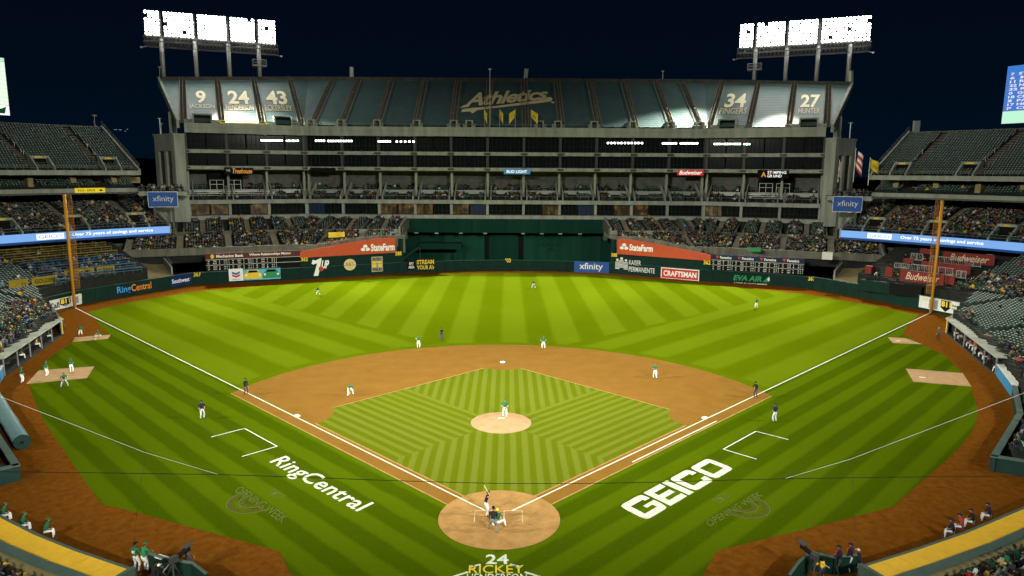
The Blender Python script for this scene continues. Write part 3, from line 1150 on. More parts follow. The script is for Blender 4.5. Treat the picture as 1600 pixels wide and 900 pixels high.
# raised green walls with banners either side of centre field
def raised(side):
    x0, x1 = (470, 628) if side < 0 else (956, 1110)
    i0, i1 = (3, 4) if side < 0 else (8, 9)
    p, q = WP[i0], WP[i1]
    d = (q - p).normalized()
    n = Vector((-d.y, d.x, 0))
    t = thing('raised_wall', 'tall dark green wall section under the orange banner, %s of centre field' % ('left' if side < 0 else 'right'), 'wall', (p + q) / 2)
    A, B_ = GP(x0, 430, p, n), GP(x1, 430, p, n)
    A.z = B_.z = 0
    mb = MB()
    a, b = A + n * .1, B_ + n * .1
    mb.hexa([x + Vector((0, 0, H1 + .09)) for x in (a, b, b + n * .3, a + n * .3)] + [x + Vector((0, 0, 4.62)) for x in (a, b, b + n * .3, a + n * .3)])
    mb.build('wall_panel', PAD, t)
    # posts carrying the banner
    mb = MB()
    for f in (.02, .25, .5, .75, .97):
        mb.cut()
        c = A + (B_ - A) * f + n * .55
        mb.box((c.x, c.y, 3.0), (.3, .3, 6.0), math.atan2(d.y, d.x))
    e = B_ if side < 0 else A
    mb.cut()
    mb.box((e.x + n.x * .3, e.y + n.y * .3, 3.9), (.9, .5, 7.7), math.atan2(d.y, d.x))
    mb.build('post', PAD, t)
    # banner: a long wedge
    if side < 0:
        bx0, bx1, zs = 469, 617.5, [(0, 4.55), (1, 4.75), (1, 8.0), (.82, 8.05), (.57, 7.5), (0, 5.85)]
    else:
        bx0, bx1, zs = 964.5, 1110.5, [(0, 4.55), (1, 4.45), (1, 5.75), (.7, 6.55), (.28, 7.7), (.1, 7.95), (0, 7.85)]
    pp = p - n * .12
    A2, B2 = GP(bx0, 400, pp, n), GP(bx1, 400, pp, n)
    A2.z = B2.z = 0
    f = Frame(A2, B2 - A2, Vector((0, 0, 1)))
    t2 = thing('banner', 'long orange-red wedge banner with white lettering, %s of centre field' % ('left' if side < 0 else 'right'), 'banner', A2 + (B2 - A2) * .5 + Vector((0, 0, 4.6)), 0, 'orange banners above the outfield wall')
    mb = MB()
    mb.ext([f.p(u, v) for u, v in zs], f.n * -.1)
    mb.build('panel', REDO, t2)
    if side < 0:
        u0, vb, vt = .63, 5.25, 7.1
    else:
        u0, vb, vt = .03, 5.5, 7.2
    part_text(t2, f, 'StateFarm', u0 + .105, vb, u0 + .365, vt - .2, WHITE, .035)
    part_poly(t2, f, [circ(u0 + .045, vb + 1.1, .022, .46), circ(u0 + .022, vb + .5, .026, .36), circ(u0 + .068, vb + .5, .026, .36)], WHITE, 'emblem')
    part_poly(t2, f, [circ(u0 + .045, vb + .62, .006, .3), circ(u0 + .034, vb + .85, .008, .06), circ(u0 + .056, vb + .85, .008, .06)], REDO, 'emblem_gap', .022)


raised(-1)
raised(1)

# distance numbers
for s, x0, y0, x1, y1, lab in (('330', 117, 460, 130.5, 468, 'yellow distance number by the left foul pole, partly over the white sign'), ('367', 302, 425.5, 314, 432.5, 'yellow distance number between the blue sign and the left scoreboard'),
                               ('400', 788, 403.5, 798.5, 410, 'yellow distance number at dead centre field'), ('367', 1263, 432, 1274.5, 438.5, 'yellow distance number right of the green airline lettering')):
    wall_text(s, x0, y0, x1, y1, YEL, 'distance_number', lab, 'number', .03, group='distance numbers on the wall')
for s, x0, y0, x1, y1, i0, lab in (('362', 470, 402.5, 481, 408.5, 3, 'yellow distance number at the low end of the left orange banner'), ('388', 617.5, 393, 627.5, 399.5, 3, 'yellow distance number at the tall end of the left orange banner'),
                                   ('388', 955, 395, 964.5, 401, 8, 'yellow distance number at the tall end of the right orange banner'), ('362', 1099.5, 406.5, 1110.5, 413, 8, 'yellow distance number at the low end of the right orange banner')):
    p, q = WP[i0], WP[i0 + 1]
    d = (q - p).normalized()
    n = Vector((-d.y, d.x, 0))
    pp = p - n * .16
    A, B_, C_ = GP(x0, y0, pp, n), GP(x1, y0, pp, n), GP(x0, y1, pp, n)
    mb = MB()
    Frame(Vector((A.x, A.y, C_.z)), d * (B_ - A).dot(d), Vector((0, 0, A.z - C_.z))).text(mb, s, 0, 0, 1, 1, .012, 0, .03)
    mb.top('distance_number', YEL, lab, 'number', 'distance numbers on the wall')

# --- signs on the wall, left to right
f, t = sign(76, 470.5, 128, 487.5, 'wall_sign', 'white sign with a yellow number on a dark shield by the left foul pole', OFFW)
part_text(t, f, 'Call', .0, .18, .30, .72, BLACK, .03)
part_poly(t, f, [[(.32, .92), (.64, .92), (.66, .45), (.5, .12), (.32, .38)]], BLACK, 'shield')
part_text(t, f, '811', .34, .42, .63, .9, YEL, .05, lift=.03)
part_poly(t, f, [[(.46, .16), (.54, .16), (.57, .3), (.5, .38), (.43, .3)]], GREY, 'emblem')
part_poly(t, f, [[(.7, .12), (.77, .12), (.77, .9), (.7, .9)], [(.8, .15), (.9, .15), (.9, .85), (.8, .85)]], GREY, 'picture')
f, t = sign(1437, 461.5, 1503, 480, 'wall_sign', 'white sign with a yellow number on a dark shield by the right foul pole', OFFW)
part_poly(t, f, [[(.25, .1), (.36, .1), (.36, .85), (.25, .85)], [(.38, .1), (.47, .1), (.47, .85), (.38, .85)]], GREY, 'picture')
part_text(t, f, '330', .08, .68, .22, .92, YEL, .02)
part_poly(t, f, [[(.54, .95), (.78, .95), (.78, .4), (.66, .02), (.54, .35)]], BLACK, 'shield')
part_text(t, f, '811', .55, .42, .78, .9, YEL, .05, lift=.03)
part_text(t, f, 'Before\nyou dig', .80, .25, .99, .75, BLACK, .02)
f = wall_frame(182, 446, 236.5, 462, .02)
t = thing('wall_lettering', 'blue and orange two-word lettering on the dark left-field wall', 'lettering', f.p(.5, 0))
part_text(t, f, 'Ring', 0, .0, .40, .84, SKYB, .02)
part_text(t, f, 'Central', .41, .16, 1, .86, ORANGE, .015)
f, t = sign(266, 432.5, 299.5, 449, 'wall_sign', 'blue sign with small white script beside the left distance number', NAVYB)
part_text(t, f, 'Southwest', .06, .3, .88, .72, WHITE, .02)
part_poly(t, f, [[(.91, .62), (.955, .66), (.95, .52), (.925, .46), (.90, .52)]], RED, 'emblem')
f, t = sign(357, 420.5, 438, 439.5, 'wall_sign', 'white and light blue sign with a yellow car and a green car', LBLUE)
part_poly(t, f, [[(0, 0), (.27, 0), (.27, 1), (0, 1)]], WHITE, 'white_panel', .002, .006)
part_poly(t, f, [[(.06, .78), (.135, .64), (.21, .78), (.21, .62), (.135, .48), (.06, .62)]], BLUE, 'upper_chevron')
part_poly(t, f, [[(.06, .56), (.135, .42), (.21, .56), (.21, .4), (.135, .26), (.06, .4)]], RED, 'lower_chevron')
part_text(t, f, 'Chevron', .055, .08, .215, .2, BLUE, .01)
for u, mm, nm in ((.46, YEL, 'yellow_car_picture'), (.82, GREENP, 'green_car_picture')):
    part_poly(t, f, [[(u - .17, .1), (u + .17, .1), (u + .18, .42), (u + .13, .62), (u + .09, .85), (u - .09, .85), (u - .13, .62), (u - .18, .42)]], mm, nm)
    part_poly(t, f, [[(u - .10, .62), (u + .10, .62), (u + .075, .8), (u - .075, .8)]], BLACK, 'windscreen_picture', .022)
    part_poly(t, f, [circ(u - .13, .42, .025, .09, 10), circ(u + .13, .42, .025, .09, 10)], WHITE, 'headlight_picture', .022)


# out-of-town scoreboards
def scoreboard(x0, x1, ytop, yhead, ybot, i0, side):
    p, q = WP[i0], WP[i0 + 1]
    d = (q - p).normalized()
    n = Vector((-d.y, d.x, 0))
    A, B_, C_, D_ = GP(x0, ytop, p, n), GP(x1, ytop, p, n), GP(x0, ybot, p, n), GP(x0, yhead, p, n)
    A0 = Vector((A.x, A.y, 0))
    Lx = (B_ - A).dot(d)
    lab = ('out-of-town scoreboard under a maroon header on the left-field wall' if side < 0 else 'out-of-town scoreboard under a navy header on the right-field wall')
    t = thing('scoreboard', lab, 'scoreboard', A0 + d * Lx * .5 + Vector((0, 0, H1)))
    zt, zb, zh = A.z, max(C_.z, H1 + .1), D_.z
    f = Frame(Vector((A.x, A.y, zb)) - n * .05, d * Lx, Vector((0, 0, zh - zb)))
    h = Frame(Vector((A.x, A.y, zh)) - n * .07, d * Lx, Vector((0, 0, zt - zh)))
    mb = MB()
    f.panel(mb, .3, 0, -.3)
    mb.build('number_board', BLACK, t)
    mb = MB()
    h.panel(mb, .3, 0, -.3)
    mb.build('header', MAROON if side < 0 else NAVY, t)
    mb = MB()
    for v in (.97, .50):
        mb.cut()
        mb.slab(f.p(0, v - .01, .0), f.x, f.y * .03, f.n * .04)
    mb.build('divider_rail', OFFW, t)
    mb = MB()
    for g in range(3 if side < 0 else 4):
        u0 = (.02 + .25 * g) if side < 0 else (.02 + .25 * g)
        for v0 in (.08, .58):
            for k, (uu, s) in enumerate(((.0, '88'), (.055, 'IE'), (.115, '8'), (.165, '11'), (.19, '0'))):
                for r in range(2):
                    st = ('%d' % random.randint(0, 9)) if k in (2, 4) else (random.choice(('NYY', 'BOS', 'TOR', 'SEA', 'DET', 'CHI', 'MIN', 'TEX', 'LAA', 'HOU')) if k == 1 else '%d' % random.randint(10, 45))
                    wv = .045 if k == 1 else (.012 if k in (2, 4) else .02)
                    f.text(mb, st, u0 + uu, v0 + .2 * r, u0 + uu + wv * .8, v0 + .2 * r + .13, .012, 0, .03)
        if side < 0 or True:
            mb.slab(f.p(u0 + .215, .05, .0), f.x * .003, f.y * .85, f.n * .02)
    o_ = mb.build('number_plates', OFFW, t)
    o_['kind'] = 'stuff'
    if side < 0:
        part_poly(t, h, [circ(.07, .5, .018, .36, 14)], YEL, 'emblem')
        part_text(t, h, 'Mechanics Bank', .11, .28, .39, .74, WHITE, .03)
        part_text(t, h, 'Where Relationships Matter', .45, .28, .90, .78, WHITE, .025)
    else:
        for g in range(4):
            u = .07 + .24 * g
            part_text(t, h, 'Fanatics', u + .03, .26, u + .155, .74, WHITE, .03)
            part_poly(t, h, [[(u - .02, .8), (u + .02, .8), (u + .012, .5), (u, .25), (u - .012, .5)]], RED, 'emblem')


scoreboard(320.5, 469, 396.5, 406, 424, 2, -1)
scoreboard(1111.5, 1258, 397.5, 405.5, 428, 9, 1)

# logos on the left raised wall
f = wall_frame(487, 403.5, 514, 431.5, .02)
f = Frame(f.o, f.x, f.y)
t = thing('wall_lettering', 'white slanted soda logo with a red dot on the raised left wall', 'logo', f.p(.5, 0))
part_poly(t, f, [[(-.02, .70), (.06, .92), (.20, .86), (.56, 1.0), (.56, .88), (.34, 0), (.08, .0), (.30, .70), (.16, .68), (.08, .64)]], WHITE, 'numeral')
part_poly(t, f, [circ(.52, .38, .15, .13)], RED, 'dot', .02)
part_text(t, f, 'UP', .55, .38, 1, .85, WHITE, .04, .35, lift=.03)
f = wall_frame(537, 405, 556, 423, .02)
t = thing('wall_sign', 'round cream sign with black lettering on the raised left wall', 'sign', f.p(.5, 0))
part_poly(t, f, [circ(.5, .5, .5, .5, 28)], mat('cream_print', (.58, .47, .22), .6), 'panel', 0)
part_text(t, f, 'RAY', .2, .42, .8, .72, BLACK, .01)
part_text(t, f, '20', .42, .22, .58, .34, BLACK, .01)
f = wall_frame(580, 401.5, 598, 425, .02)
t = thing('wall_sign', 'upright yellow and pale blue poster on the raised left wall', 'sign', f.p(.5, 0))
part_poly(t, f, [[(0, 0), (1, 0), (1, 1), (0, 1)]], YEL, 'panel', 0)
part_poly(t, f, [[(.0, .0), (.0, 1), (.06, 1), (.06, .0)], [(.94, 0), (.94, 1), (1, 1), (1, 0)], [(.07, .70), (.93, .70), (.93, .97), (.07, .97)], [(.07, .03), (.93, .03), (.93, .28), (.07, .28)]], GREY, 'border', .014, .008)
part_text(t, f, 'RICKEY', .12, .74, .88, .93, BLACK, .02, lift=.03)
part_text(t, f, 'FIELD', .12, .07, .88, .25, BLACK, .02, lift=.03)
part_poly(t, f, [[(.42, .3), (.58, .3), (.56, .62), (.44, .62)]], GREY, 'picture', .014)
# centre-left small board
f = wall_frame(636, 406.5, 678, 422, .02)
t = thing('wall_sign', 'small black board and gold two-line lettering left of centre field', 'sign', f.p(.5, 0))
part_poly(t, f, [[(0, .02), (.32, .02), (.32, .92), (0, .92)]], BLACK, 'panel', 0)
part_text(t, f, 'BAY\nAREA', .05, .15, .27, .8, WHITE, .02, lift=.02)
part_text(t, f, 'STREAM', .36, .54, 1, .98, YEL, .03)
part_text(t, f, "YOUR A's", .36, .0, 1, .44, YEL, .03)
f, t = sign(897.5, 408, 952, 425, 'wall_sign', 'blue sign with white lowercase lettering on the wall right of centre field', BLUE)
part_text(t, f, 'xfinity', .15, .12, .82, .88, WHITE, .01)
# right raised wall
f = wall_frame(960, 400, 983, 420, .02)
t = thing('wall_lettering', 'white three-figure emblem and two-line lettering on the raised right wall', 'logo', f.p(.5, 0))
pl = []
for u, v, k in ((.22, .72, 1), (.5, .84, 1.1), (.8, .72, 1)):
    pl.append(circ(u, v, .09 * k, .10 * k, 12))
    for j in range(6):
        pl.append([(u - .14 * k, v - .20 - .10 * j), (u + .14 * k, v - .20 - .10 * j), (u + .14 * k, v - .14 - .10 * j), (u - .14 * k, v - .14 - .10 * j)])
part_poly(t, f, [p for p in pl if min(q[1] for q in p) > -.02], OFFW, 'emblem')
f2 = wall_frame(983, 405, 1026, 424.5, .02)
part_text(t, f2, 'KAISER', 0, .55, .44, .95, OFFW, .012)
part_text(t, f2, 'PERMANENTE', 0, .02, .95, .42, OFFW, .012)
f, t = sign(1033, 417.5, 1093, 434.5, 'wall_sign', 'red sign with white border and white capital letters', WHITE)
part_poly(t, f, [[(.02, .07), (.98, .07), (.98, .93), (.02, .93)]], RED, 'face', .002, .006)
part_text(t, f, 'CRAFTSMAN', .07, .25, .93, .75, WHITE, .03)
f = wall_frame(1146, 428.5, 1209, 445.5, .02)
t = thing('wall_lettering', 'green airline lettering with a tail-fin emblem on the right-field wall', 'logo', f.p(.5, 0))
part_text(t, f, 'EVA AIR', 0, .45, .72, .95, GREENP, .04, .2)
part_poly(t, f, [[(.74, .46), (.95, .46), (1, 1), (.88, 1)]], GREENP, 'tail_fin')
part_poly(t, f, [circ(.9, .72, .045, .16, 14)], WHITE, 'globe', .022)
part_text(t, f, 'A STAR ALLIANCE MEMBER', .02, .12, .86, .3, OFFW, .005)

# foul poles
for side, px, py, tx, ty in ((-1, 112, 482, 99.5, 304), (1, 1459, 490, 1472.5, 313)):
    b = Vector((71.1 * side, 71.15, 0))
    D = (Vector((b.x, b.y, 20)) - CAM).dot(_F)
    top_ = GP(tx, ty, b, (0, 1, 0))
    t = thing('foul_pole', 'tall yellow-orange foul pole with a mesh screen at the %s-field corner' % ('left' if side < 0 else 'right'), 'foul pole', b)
    mb = MB()
    mb.tube([b, (b.x, b.y, top_.z)], .24, 10)
    mb.build('pole', POLEY, t, True)
    inn = Vector((-side * .8, .28, 0)).normalized()
    mb = MB()
    w_ = 1.0 if side < 0 else .95
    z0 = 3.2
    nz = 34
    for j in range(nz + 1):
        z = z0 + (top_.z - z0) * j / nz
        mb.tube([b + Vector((0, 0, z)), b + inn * w_ + Vector((0, 0, z))], .03, 4, 0, False)
    for j in range(1, 7):
        mb.tube([b + inn * w_ * j / 6 + Vector((0, 0, z0)), b + inn * w_ * j / 6 + Vector((0, 0, top_.z))], .05 if j == 6 else .025, 4, 0, False)
    mb.build('screen_mesh', MESHY, t)
# ================================================================ THE OUTFIELD GRANDSTAND
KX, KY, WL = 49.0, 131.1, 32.0
wd_ = Vector((.9205, .3907))
TK = .2035
LWING = Seg((-KX - wd_.x * WL, KY - wd_.y * WL), (-KX, KY), 0, TK)
CENT = Seg((-KX, KY), (KX, KY), TK, TK)
RWING = Seg((KX, KY), (KX + wd_.x * WL, KY - wd_.y * WL), TK, 0)
RUNS = [('l', LWING), ('c', CENT), ('r', RWING)]
stand = thing('grandstand', 'tall concrete grandstand beyond centre field with tarped upper deck', 'grandstand', (0, KY, 0))
TE = 26.3      # wing length of the storeys, up to the end towers


def levels(prof, m, name, parent=stand, te=TE, runs='lcr', sub=None):
    for k, sg in RUNS:
        if k not in runs:
            continue
        mb = MB()
        q0 = (lambda v: WL - te) if k == 'l' else None
        q1 = (lambda v: te) if k == 'r' else None
        sweep(mb, sg, prof, 0, True, q0, q1)
        mb.build(name, m, parent)


levels(rect(-.5, 2.2, 31.0, 32.2), CONC, 'deck_beam')
levels(rect(-.45, -.15, 32.23, 33.2), CONC, 'parapet')
levels(rect(-.25, 3, 26.45, 27.3), CONC, 'floor_beam')
levels(rect(-.7, 3, 22.75, 23.55), CONC, 'floor_beam')
levels(rect(-.6, 1.2, 14.75, 15.7), CONC, 'floor_beam')
levels(rect(-1.0, 1.6, 11.15, 12.05), CONC, 'floor_beam')
# rails along the edges
for zz, vv in ((33.9, -.3), (16.7, -.4)):
    for k, sg in RUNS:
        mb = MB()
        a, b = sg.rng(vv)
        a = WL - TE if k == 'l' else a
        b = TE if k == 'r' else b
        mb.tube([sg.pos(a, vv, zz), sg.pos(b, vv, zz)], .04, 4)
        nn = int((b - a) / 2)
        for i in range(nn + 1):
            q = a + (b - a) * i / nn
            mb.tube([sg.pos(q, vv, zz - 1.0), sg.pos(q, vv, zz)], .03, 4, 0, False)
        mb.build('railing', RAIL, stand)
# dark rooms behind, floors and back walls
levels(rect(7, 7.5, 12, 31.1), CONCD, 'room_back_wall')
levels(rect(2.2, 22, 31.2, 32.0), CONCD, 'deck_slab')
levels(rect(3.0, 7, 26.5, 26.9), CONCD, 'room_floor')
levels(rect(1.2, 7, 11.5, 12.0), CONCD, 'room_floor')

# glazed bays between columns
def bays(sg, k, step=8.7):
    a, b = 0, sg.L
    a = WL - TE if k == 'l' else a
    b = TE if k == 'r' else b
    n = max(1, round((b - a) / step))
    return [a + (b - a) * i / n for i in range(n + 1)]


def window_mesh(wd, ht, panes, glass, key):
    mb = MB()
    mb.box((0, .10, ht / 2), (wd, .05, ht), 0, 1)
    for i in range(panes + 1):
        mb.box((-wd / 2 + wd * i / panes, 0, ht / 2), (.09, .16, ht))
    mb.box((0, 0, .06), (wd, .15, .12))
    mb.box((0, 0, ht - .06), (wd, .15, .12))
    mb.box((0, 0, ht * .36), (wd, .13, .07))
    return mb.mesh('window', [FRAME, glass])


wcache = {}
for (z0, z1, v) in ((27.32, 30.98, 1.4), (23.58, 26.42, 1.2), (12.08, 14.72, .9)):
    for k, sg in RUNS:
        bs = bays(sg, k)
        for i in range(len(bs) - 1):
            for h in range(2):
                a = bs[i] + (bs[i + 1] - bs[i]) * h / 2
                b = bs[i] + (bs[i + 1] - bs[i]) * (h + 1) / 2
                wd = b - a - .35
                g = GLASS
                if z0 < 13:
                    g = random.choice((GLASS, GLASS, GLASSW, GLASS, GLASS, GLASSB, GLASSW))
                key = (round(wd, 2), round(z1 - z0, 2), g.name)
                if key not in wcache:
                    wcache[key] = window_mesh(wd, z1 - z0, 4, g, key)
                p = sg.pos((a + b) / 2, v, z0) - Vector((0, KY, 0))
                put('window', wcache[key], stand, p, sg.ang(0))
        mb = MB()
        for q in bs:
            mb.cut()
            p = sg.pos(q, v - .25, (z0 + z1) / 2)
            mb.box(p, (.62, .9, z1 - z0 - .02), sg.ang(0))
            mb.cut()
            p = sg.pos(q, .2, z0 - .45)
            mb.box(p, (1.5, 1.9, .5), sg.ang(0))
        mb.build('column', STEELD if z0 > 13 else CONC, stand)

# the club tier with its seats in an open storey
levels(rect(10.5, 11, 17.5, 22.8), CONCW, 'club_back_wall')
levels(rect(3.0, 10.5, 22.5, 22.74), CONCW, 'club_ceiling')
crow = [(.9 + .85 * i, 15.75 + .30 * i) for i in range(4)]
crow2 = [(5.4 + .8 * i, 17.7 + .42 * i) for i in range(6)]
prof = [(0, 14.9)] + [p for v, z in crow for p in ((v - .42, z), (v + .43, z))] + [(4.5, 17.2), (5.0, 17.2), (5.0, 17.7)] + [p for v, z in crow2[1:] for p in ((v - .4, z), (v + .4, z))] + [(10.5, 19.9), (10.5, 14.9)]
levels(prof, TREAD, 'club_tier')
levels(rect(4.25, 4.35, 17.05, 18.0), mat('club_glass_wall', (.22, .26, .23), .4, .15, 1), 'club_partition')
ROWW = {}
for k, sg in RUNS:
    bs = bays(sg, k)
    mb = MB()
    for q in bs:      # raking dividers between the boxes
        for dq in (-.7, .7):
            d = sg.d * .28
            mb.cut()
            pf = [sg.pos(q + dq, v, z) for v, z in ((.2, 15.2), (10.4, 19.5), (10.4, 21.3), (5.4, 19.3), (.2, 16.7))]
            mb.ext(pf, d)
        mb.cut()
        mb.box(sg.pos(q, 3.0, 19.0), (.55, .7, 7.0), sg.ang(0))
    mb.build('club_divider', CONC, stand)
    for i in range(len(bs) - 1):      # lit fittings on the club ceiling
        if k == 'c':
            mb = MB()
            mb.box(sg.pos((bs[i] + bs[i + 1]) / 2, 8.2, 22.42), (3.2 + 1.2 * (i % 2), .28, .08), sg.ang(0))
            mb.build('ceiling_light', LAMPC, stand)
    ais = [q for q in bs] + [(bs[i] + bs[i + 1]) / 2 - (1.2 if i % 2 else -.9) for i in range(len(bs) - 1)]
    kw = dict(q0=(lambda v: WL - TE + 1) if k == 'l' else None, q1=(lambda v: TE - 1) if k == 'r' else None)
    party = (lambda p: not (k == 'l' and False))
    fill_rows('club', sg, crow, ais, 1.9, .53, lambda q, v, p: .72 if math.sin(p.x * .31) + math.sin(p.x * .13 + 1) > -.3 else .16, None, **kw)
    fill_rows('club', sg, crow2, ais, 1.9, .53, lambda q, v, p: .55 if math.sin(p.x * .23 + 2) > -.2 else .10, None, **kw)
    # gangways
    mb = MB()
    for j, q in enumerate(ais):
        if j < len(bs):
            continue
        mb.cut()
        for v, z in crow2:
            mb.box(sg.pos(q, v, z + .05), (1.2, .8, .12), sg.ang(0))
    mb.build('gangway', AISLE, stand)

# two dark party rooms with doors and benches in the left and right wings
for k, sg in (('l', LWING), ('r', RWING)):
    t0, t1 = (14.2, 22.0) if k == 'l' else (12, 20)
    qa = WL - t1 if k == 'l' else t0
    mb = MB()
    c = sg.pos(qa + (t1 - t0) / 2, 4.8, 20.3)
    mb.box(c, (t1 - t0, .3, 4.9), sg.ang(0))
    mb.build('bar_front', BLACK, stand)
    for j in range(2):
        q = qa + 1.9 + 3.9 * j
        mb = MB()
        for du in (-1.5, -.02, 1.5):
            mb.box(sg.pos(q + du, 4.55, 19.0), (.09, .1, 2.4), sg.ang(0))
        for zz in (17.85, 19.2, 20.2):
            mb.box(sg.pos(q, 4.55, zz), (3.0, .08, .08), sg.ang(0))
        mb.build('bar_window', OFFW, stand)
    mb = MB()
    for dz, dv in ((.75, .9), (1.15, 1.8), (1.55, 2.7)):
        for off in ((-6.5, 3.0), (3.6, 15.2)) if k == 'l' else ((-2, 7.0),):
            a, b = qa + off[0], qa + off[1]
            a, b = max(a, .5), min(b, sg.L - .5)
            mb.cut()
            mb.slab(sg.pos(a, dv - .2, 15.9 + dz), sg.d * (b - a), sg.n * .35, (0, 0, .1))
    mb.build('drink_rail', OFFW, stand)

# ---- upper deck under tarpaulins
DV, DZ0, DZ1 = 22.0, 33.3, 46.6
SL = (DZ1 - DZ0) / DV
up_z = lambda v: DZ0 + SL * v


class DeckSeg(Seg):      # the wings of the top deck rake a little less steeply towards their ends
    def pos(s, q, v, z=0.0):
        t = max(0, (WL - q) if s.left else q)
        p = Seg.pos(s, q, v, z)
        if v > 0:
            p.z -= .0030 * t * v
        return p


LDECK = DeckSeg((-KX - wd_.x * WL, KY - wd_.y * WL), (-KX, KY), 0, TK)
RDECK = DeckSeg((KX, KY), (KX + wd_.x * WL, KY - wd_.y * WL), TK, 0)
LDECK.left, RDECK.left = True, False
DRUNS = [('l', LDECK), ('c', CENT), ('r', RDECK)]


def uprows(v0=0.3, v1=DV, n=26):
    out = []
    for i in range(n):
        a, b = v0 + (v1 - v0) * i / n, v0 + (v1 - v0) * (i + 1) / n
        out += [(a, up_z(a) + .02), (a + (b - a) * .72, up_z(b) - .12), (b - .02, up_z(b) - .02)]
    return out


c_ais = [-47.0, -39.9, -31.1, -22.0, -13.0, -4.5, 4.8, 13.6, 22.6, 31.6, 40.4, 47.4]
w_ais = [.3, 9.4, 18.3, 26.4]
AW = .75
panels = []     # (seg, q0 fn, q1 fn, text)
names_l = {0: ('43', 'ECKERSLEY'), 1: ('24', 'HENDERSON'), 2: ('9', 'JACKSON')}
names_r = {0: ('34', 'FINGERS'), 2: ('27', 'HUNTER')}
seq = [x + KX for x in c_ais]
for i in range(len(seq) - 1):
    panels.append((CENT, seq[i] + AW, seq[i + 1] - AW, None))
panels.append((CENT, lambda v: -v * TK, seq[0] - AW, None))
panels.append((CENT, seq[-1] + AW, lambda v: CENT.L + v * TK, None))
for i in range(3):
    panels.append((LDECK, WL - w_ais[i + 1] + AW, WL - w_ais[i] - AW, names_l.get(i)))
    panels.append((RDECK, w_ais[i] + AW, w_ais[i + 1] - AW, names_r.get(i)))
tend = lambda v: 27.2 + .185 * v
panels.append((LDECK, lambda v: WL - max(tend(v), w_ais[3] - .2), lambda v: WL - min(w_ais[3] + AW, tend(v)) if tend(v) > w_ais[3] + AW else WL - max(tend(v), w_ais[3] - .2) + .01, None))
panels.append((RDECK, lambda v: min(w_ais[3] + AW, tend(v)) if tend(v) > w_ais[3] + AW else max(tend(v), w_ais[3] - .2) - .01, lambda v: max(tend(v), w_ais[3] - .2), None))
panels.append((LDECK, WL - w_ais[0] + AW, lambda v: WL + v * TK, None))
panels.append((RDECK, lambda v: -v * TK, w_ais[0] - AW, None))
pr_ = uprows()
for sg, q0, q1, tx in panels:
    mb = MB()
    sweep(mb, sg, pr_, 0, False, q0, q1)
    tp = mb.build('tarp_cover', TARP, stand)
    WLOC[tp.name] = WLOC[stand.name]
    if tx:
        W_ = q1 - q0
        num, nm = tx
        d, up = sg.d, (sg.n * 1 + Vector((0, 0, SL)))
        nup = up.normalized()
        for st, vA, vB, f0, f1 in ((num, 9.2, 16.0, .26 if len(num) < 2 else .18, .68 if len(num) < 2 else .84), (nm, 6.2, 8.9, .08 if len(nm) > 6 else .14, .93 if len(nm) > 6 else .86)):
            if len(num) < 2 and st == num:
                f0, f1 = .32, .66
            mb = MB()
            o_ = sg.pos(q0 + W_ * f0, vA, up_z(vA))
            add_text(mb, st, o_, sg.pos(q0 + W_ * f1, vA, up_z(vA)) - o_, sg.pos(q0 + W_ * f0, vB, up_z(vB)) - o_, 0, .03 if st == num else .012, 0, .14)
            o = mb.build('lettering', CREAM if st == num else GOLDT, tp)
# script word across the middle, laid out on the rake of the deck
def on_deck(px, py, lift=.16):
    d = ray(px, py)
    k = ((DZ0 - SL * KY) - (CAM.z - SL * CAM.y)) / (d.z - SL * d.y)
    return CAM + d * k + Vector((0, -SL, 1)).normalized() * lift


def zz_(x, y, lift=.16):
    return on_deck(600 + x / 4, 80 + y / 4, lift)


mb = MB()
o, xa, ya = zz_(498, 353, 0), zz_(1022, 304, 0), zz_(520, 266, 0)
vs, fs = text_geo('Athletics', .030, .22, .92)
mb.raw([o + (xa - o) * u_ + (ya - o) * (v_ * (1 - .16 * u_)) + Vector((0, -SL, 1)).normalized() * .17 for u_, v_ in vs], fs)
mb.face([zz_(*p) for p in ((1000, 306), (1024, 290), (1048, 292), (1054, 303), (1042, 317), (990, 325), (880, 338), (660, 362), (585, 372), (553, 392), (535, 380), (482, 384), (490, 366), (560, 357), (700, 346), (880, 321))][::-1])
mb.face([zz_(*p) for p in ((472, 358), (500, 340), (535, 340), (530, 352))][::-1])
mb.build('script_lettering', SCRIPT, stand)
mb = MB()
mb.face([zz_(1056 + 13 * math.cos(R_(18 * k)), 323 - 6 * math.sin(R_(18 * k))) for k in range(20)])
mb.build('tarp_patch', OFFW, stand)
# aisles between the tarps: steps and rails
for sg, lst in ((CENT, [x + KX for x in c_ais]), (LDECK, [WL - t for t in w_ais]), (RDECK, w_ais)):
    for q in lst:
        mb = MB()
        sweep(mb, sg, [(.3, up_z(.3) - .3)] + [p for i in range(36) for p in ((.3 + DV * i / 36, up_z(DV * (i + 1) / 36) - .25), (.3 + DV * (i + 1) / 36, up_z(DV * (i + 1) / 36) - .25))], 0, False, q - AW, q + AW)
        a_ = mb.build('aisle_steps', CONCD, stand)
        mb = MB()
        for i in range(15):      # broken handrail down the middle
            v0 = .8 + 1.42 * i
            mb.tube([sg.pos(q, v0, up_z(v0) + .3), sg.pos(q, v0, up_z(v0) + 1.1), sg.pos(q, v0 + 1.0, up_z(v0 + 1.0) + 1.1)], .04, 4, 0, False)
        for dq in (-AW, AW):
            mb.tube([sg.pos(q + dq, .5, up_z(.5) + .25), sg.pos(q + dq, DV, up_z(DV) + .25)], .10, 4)
        mb.build('aisle_rail', AISLE, stand)
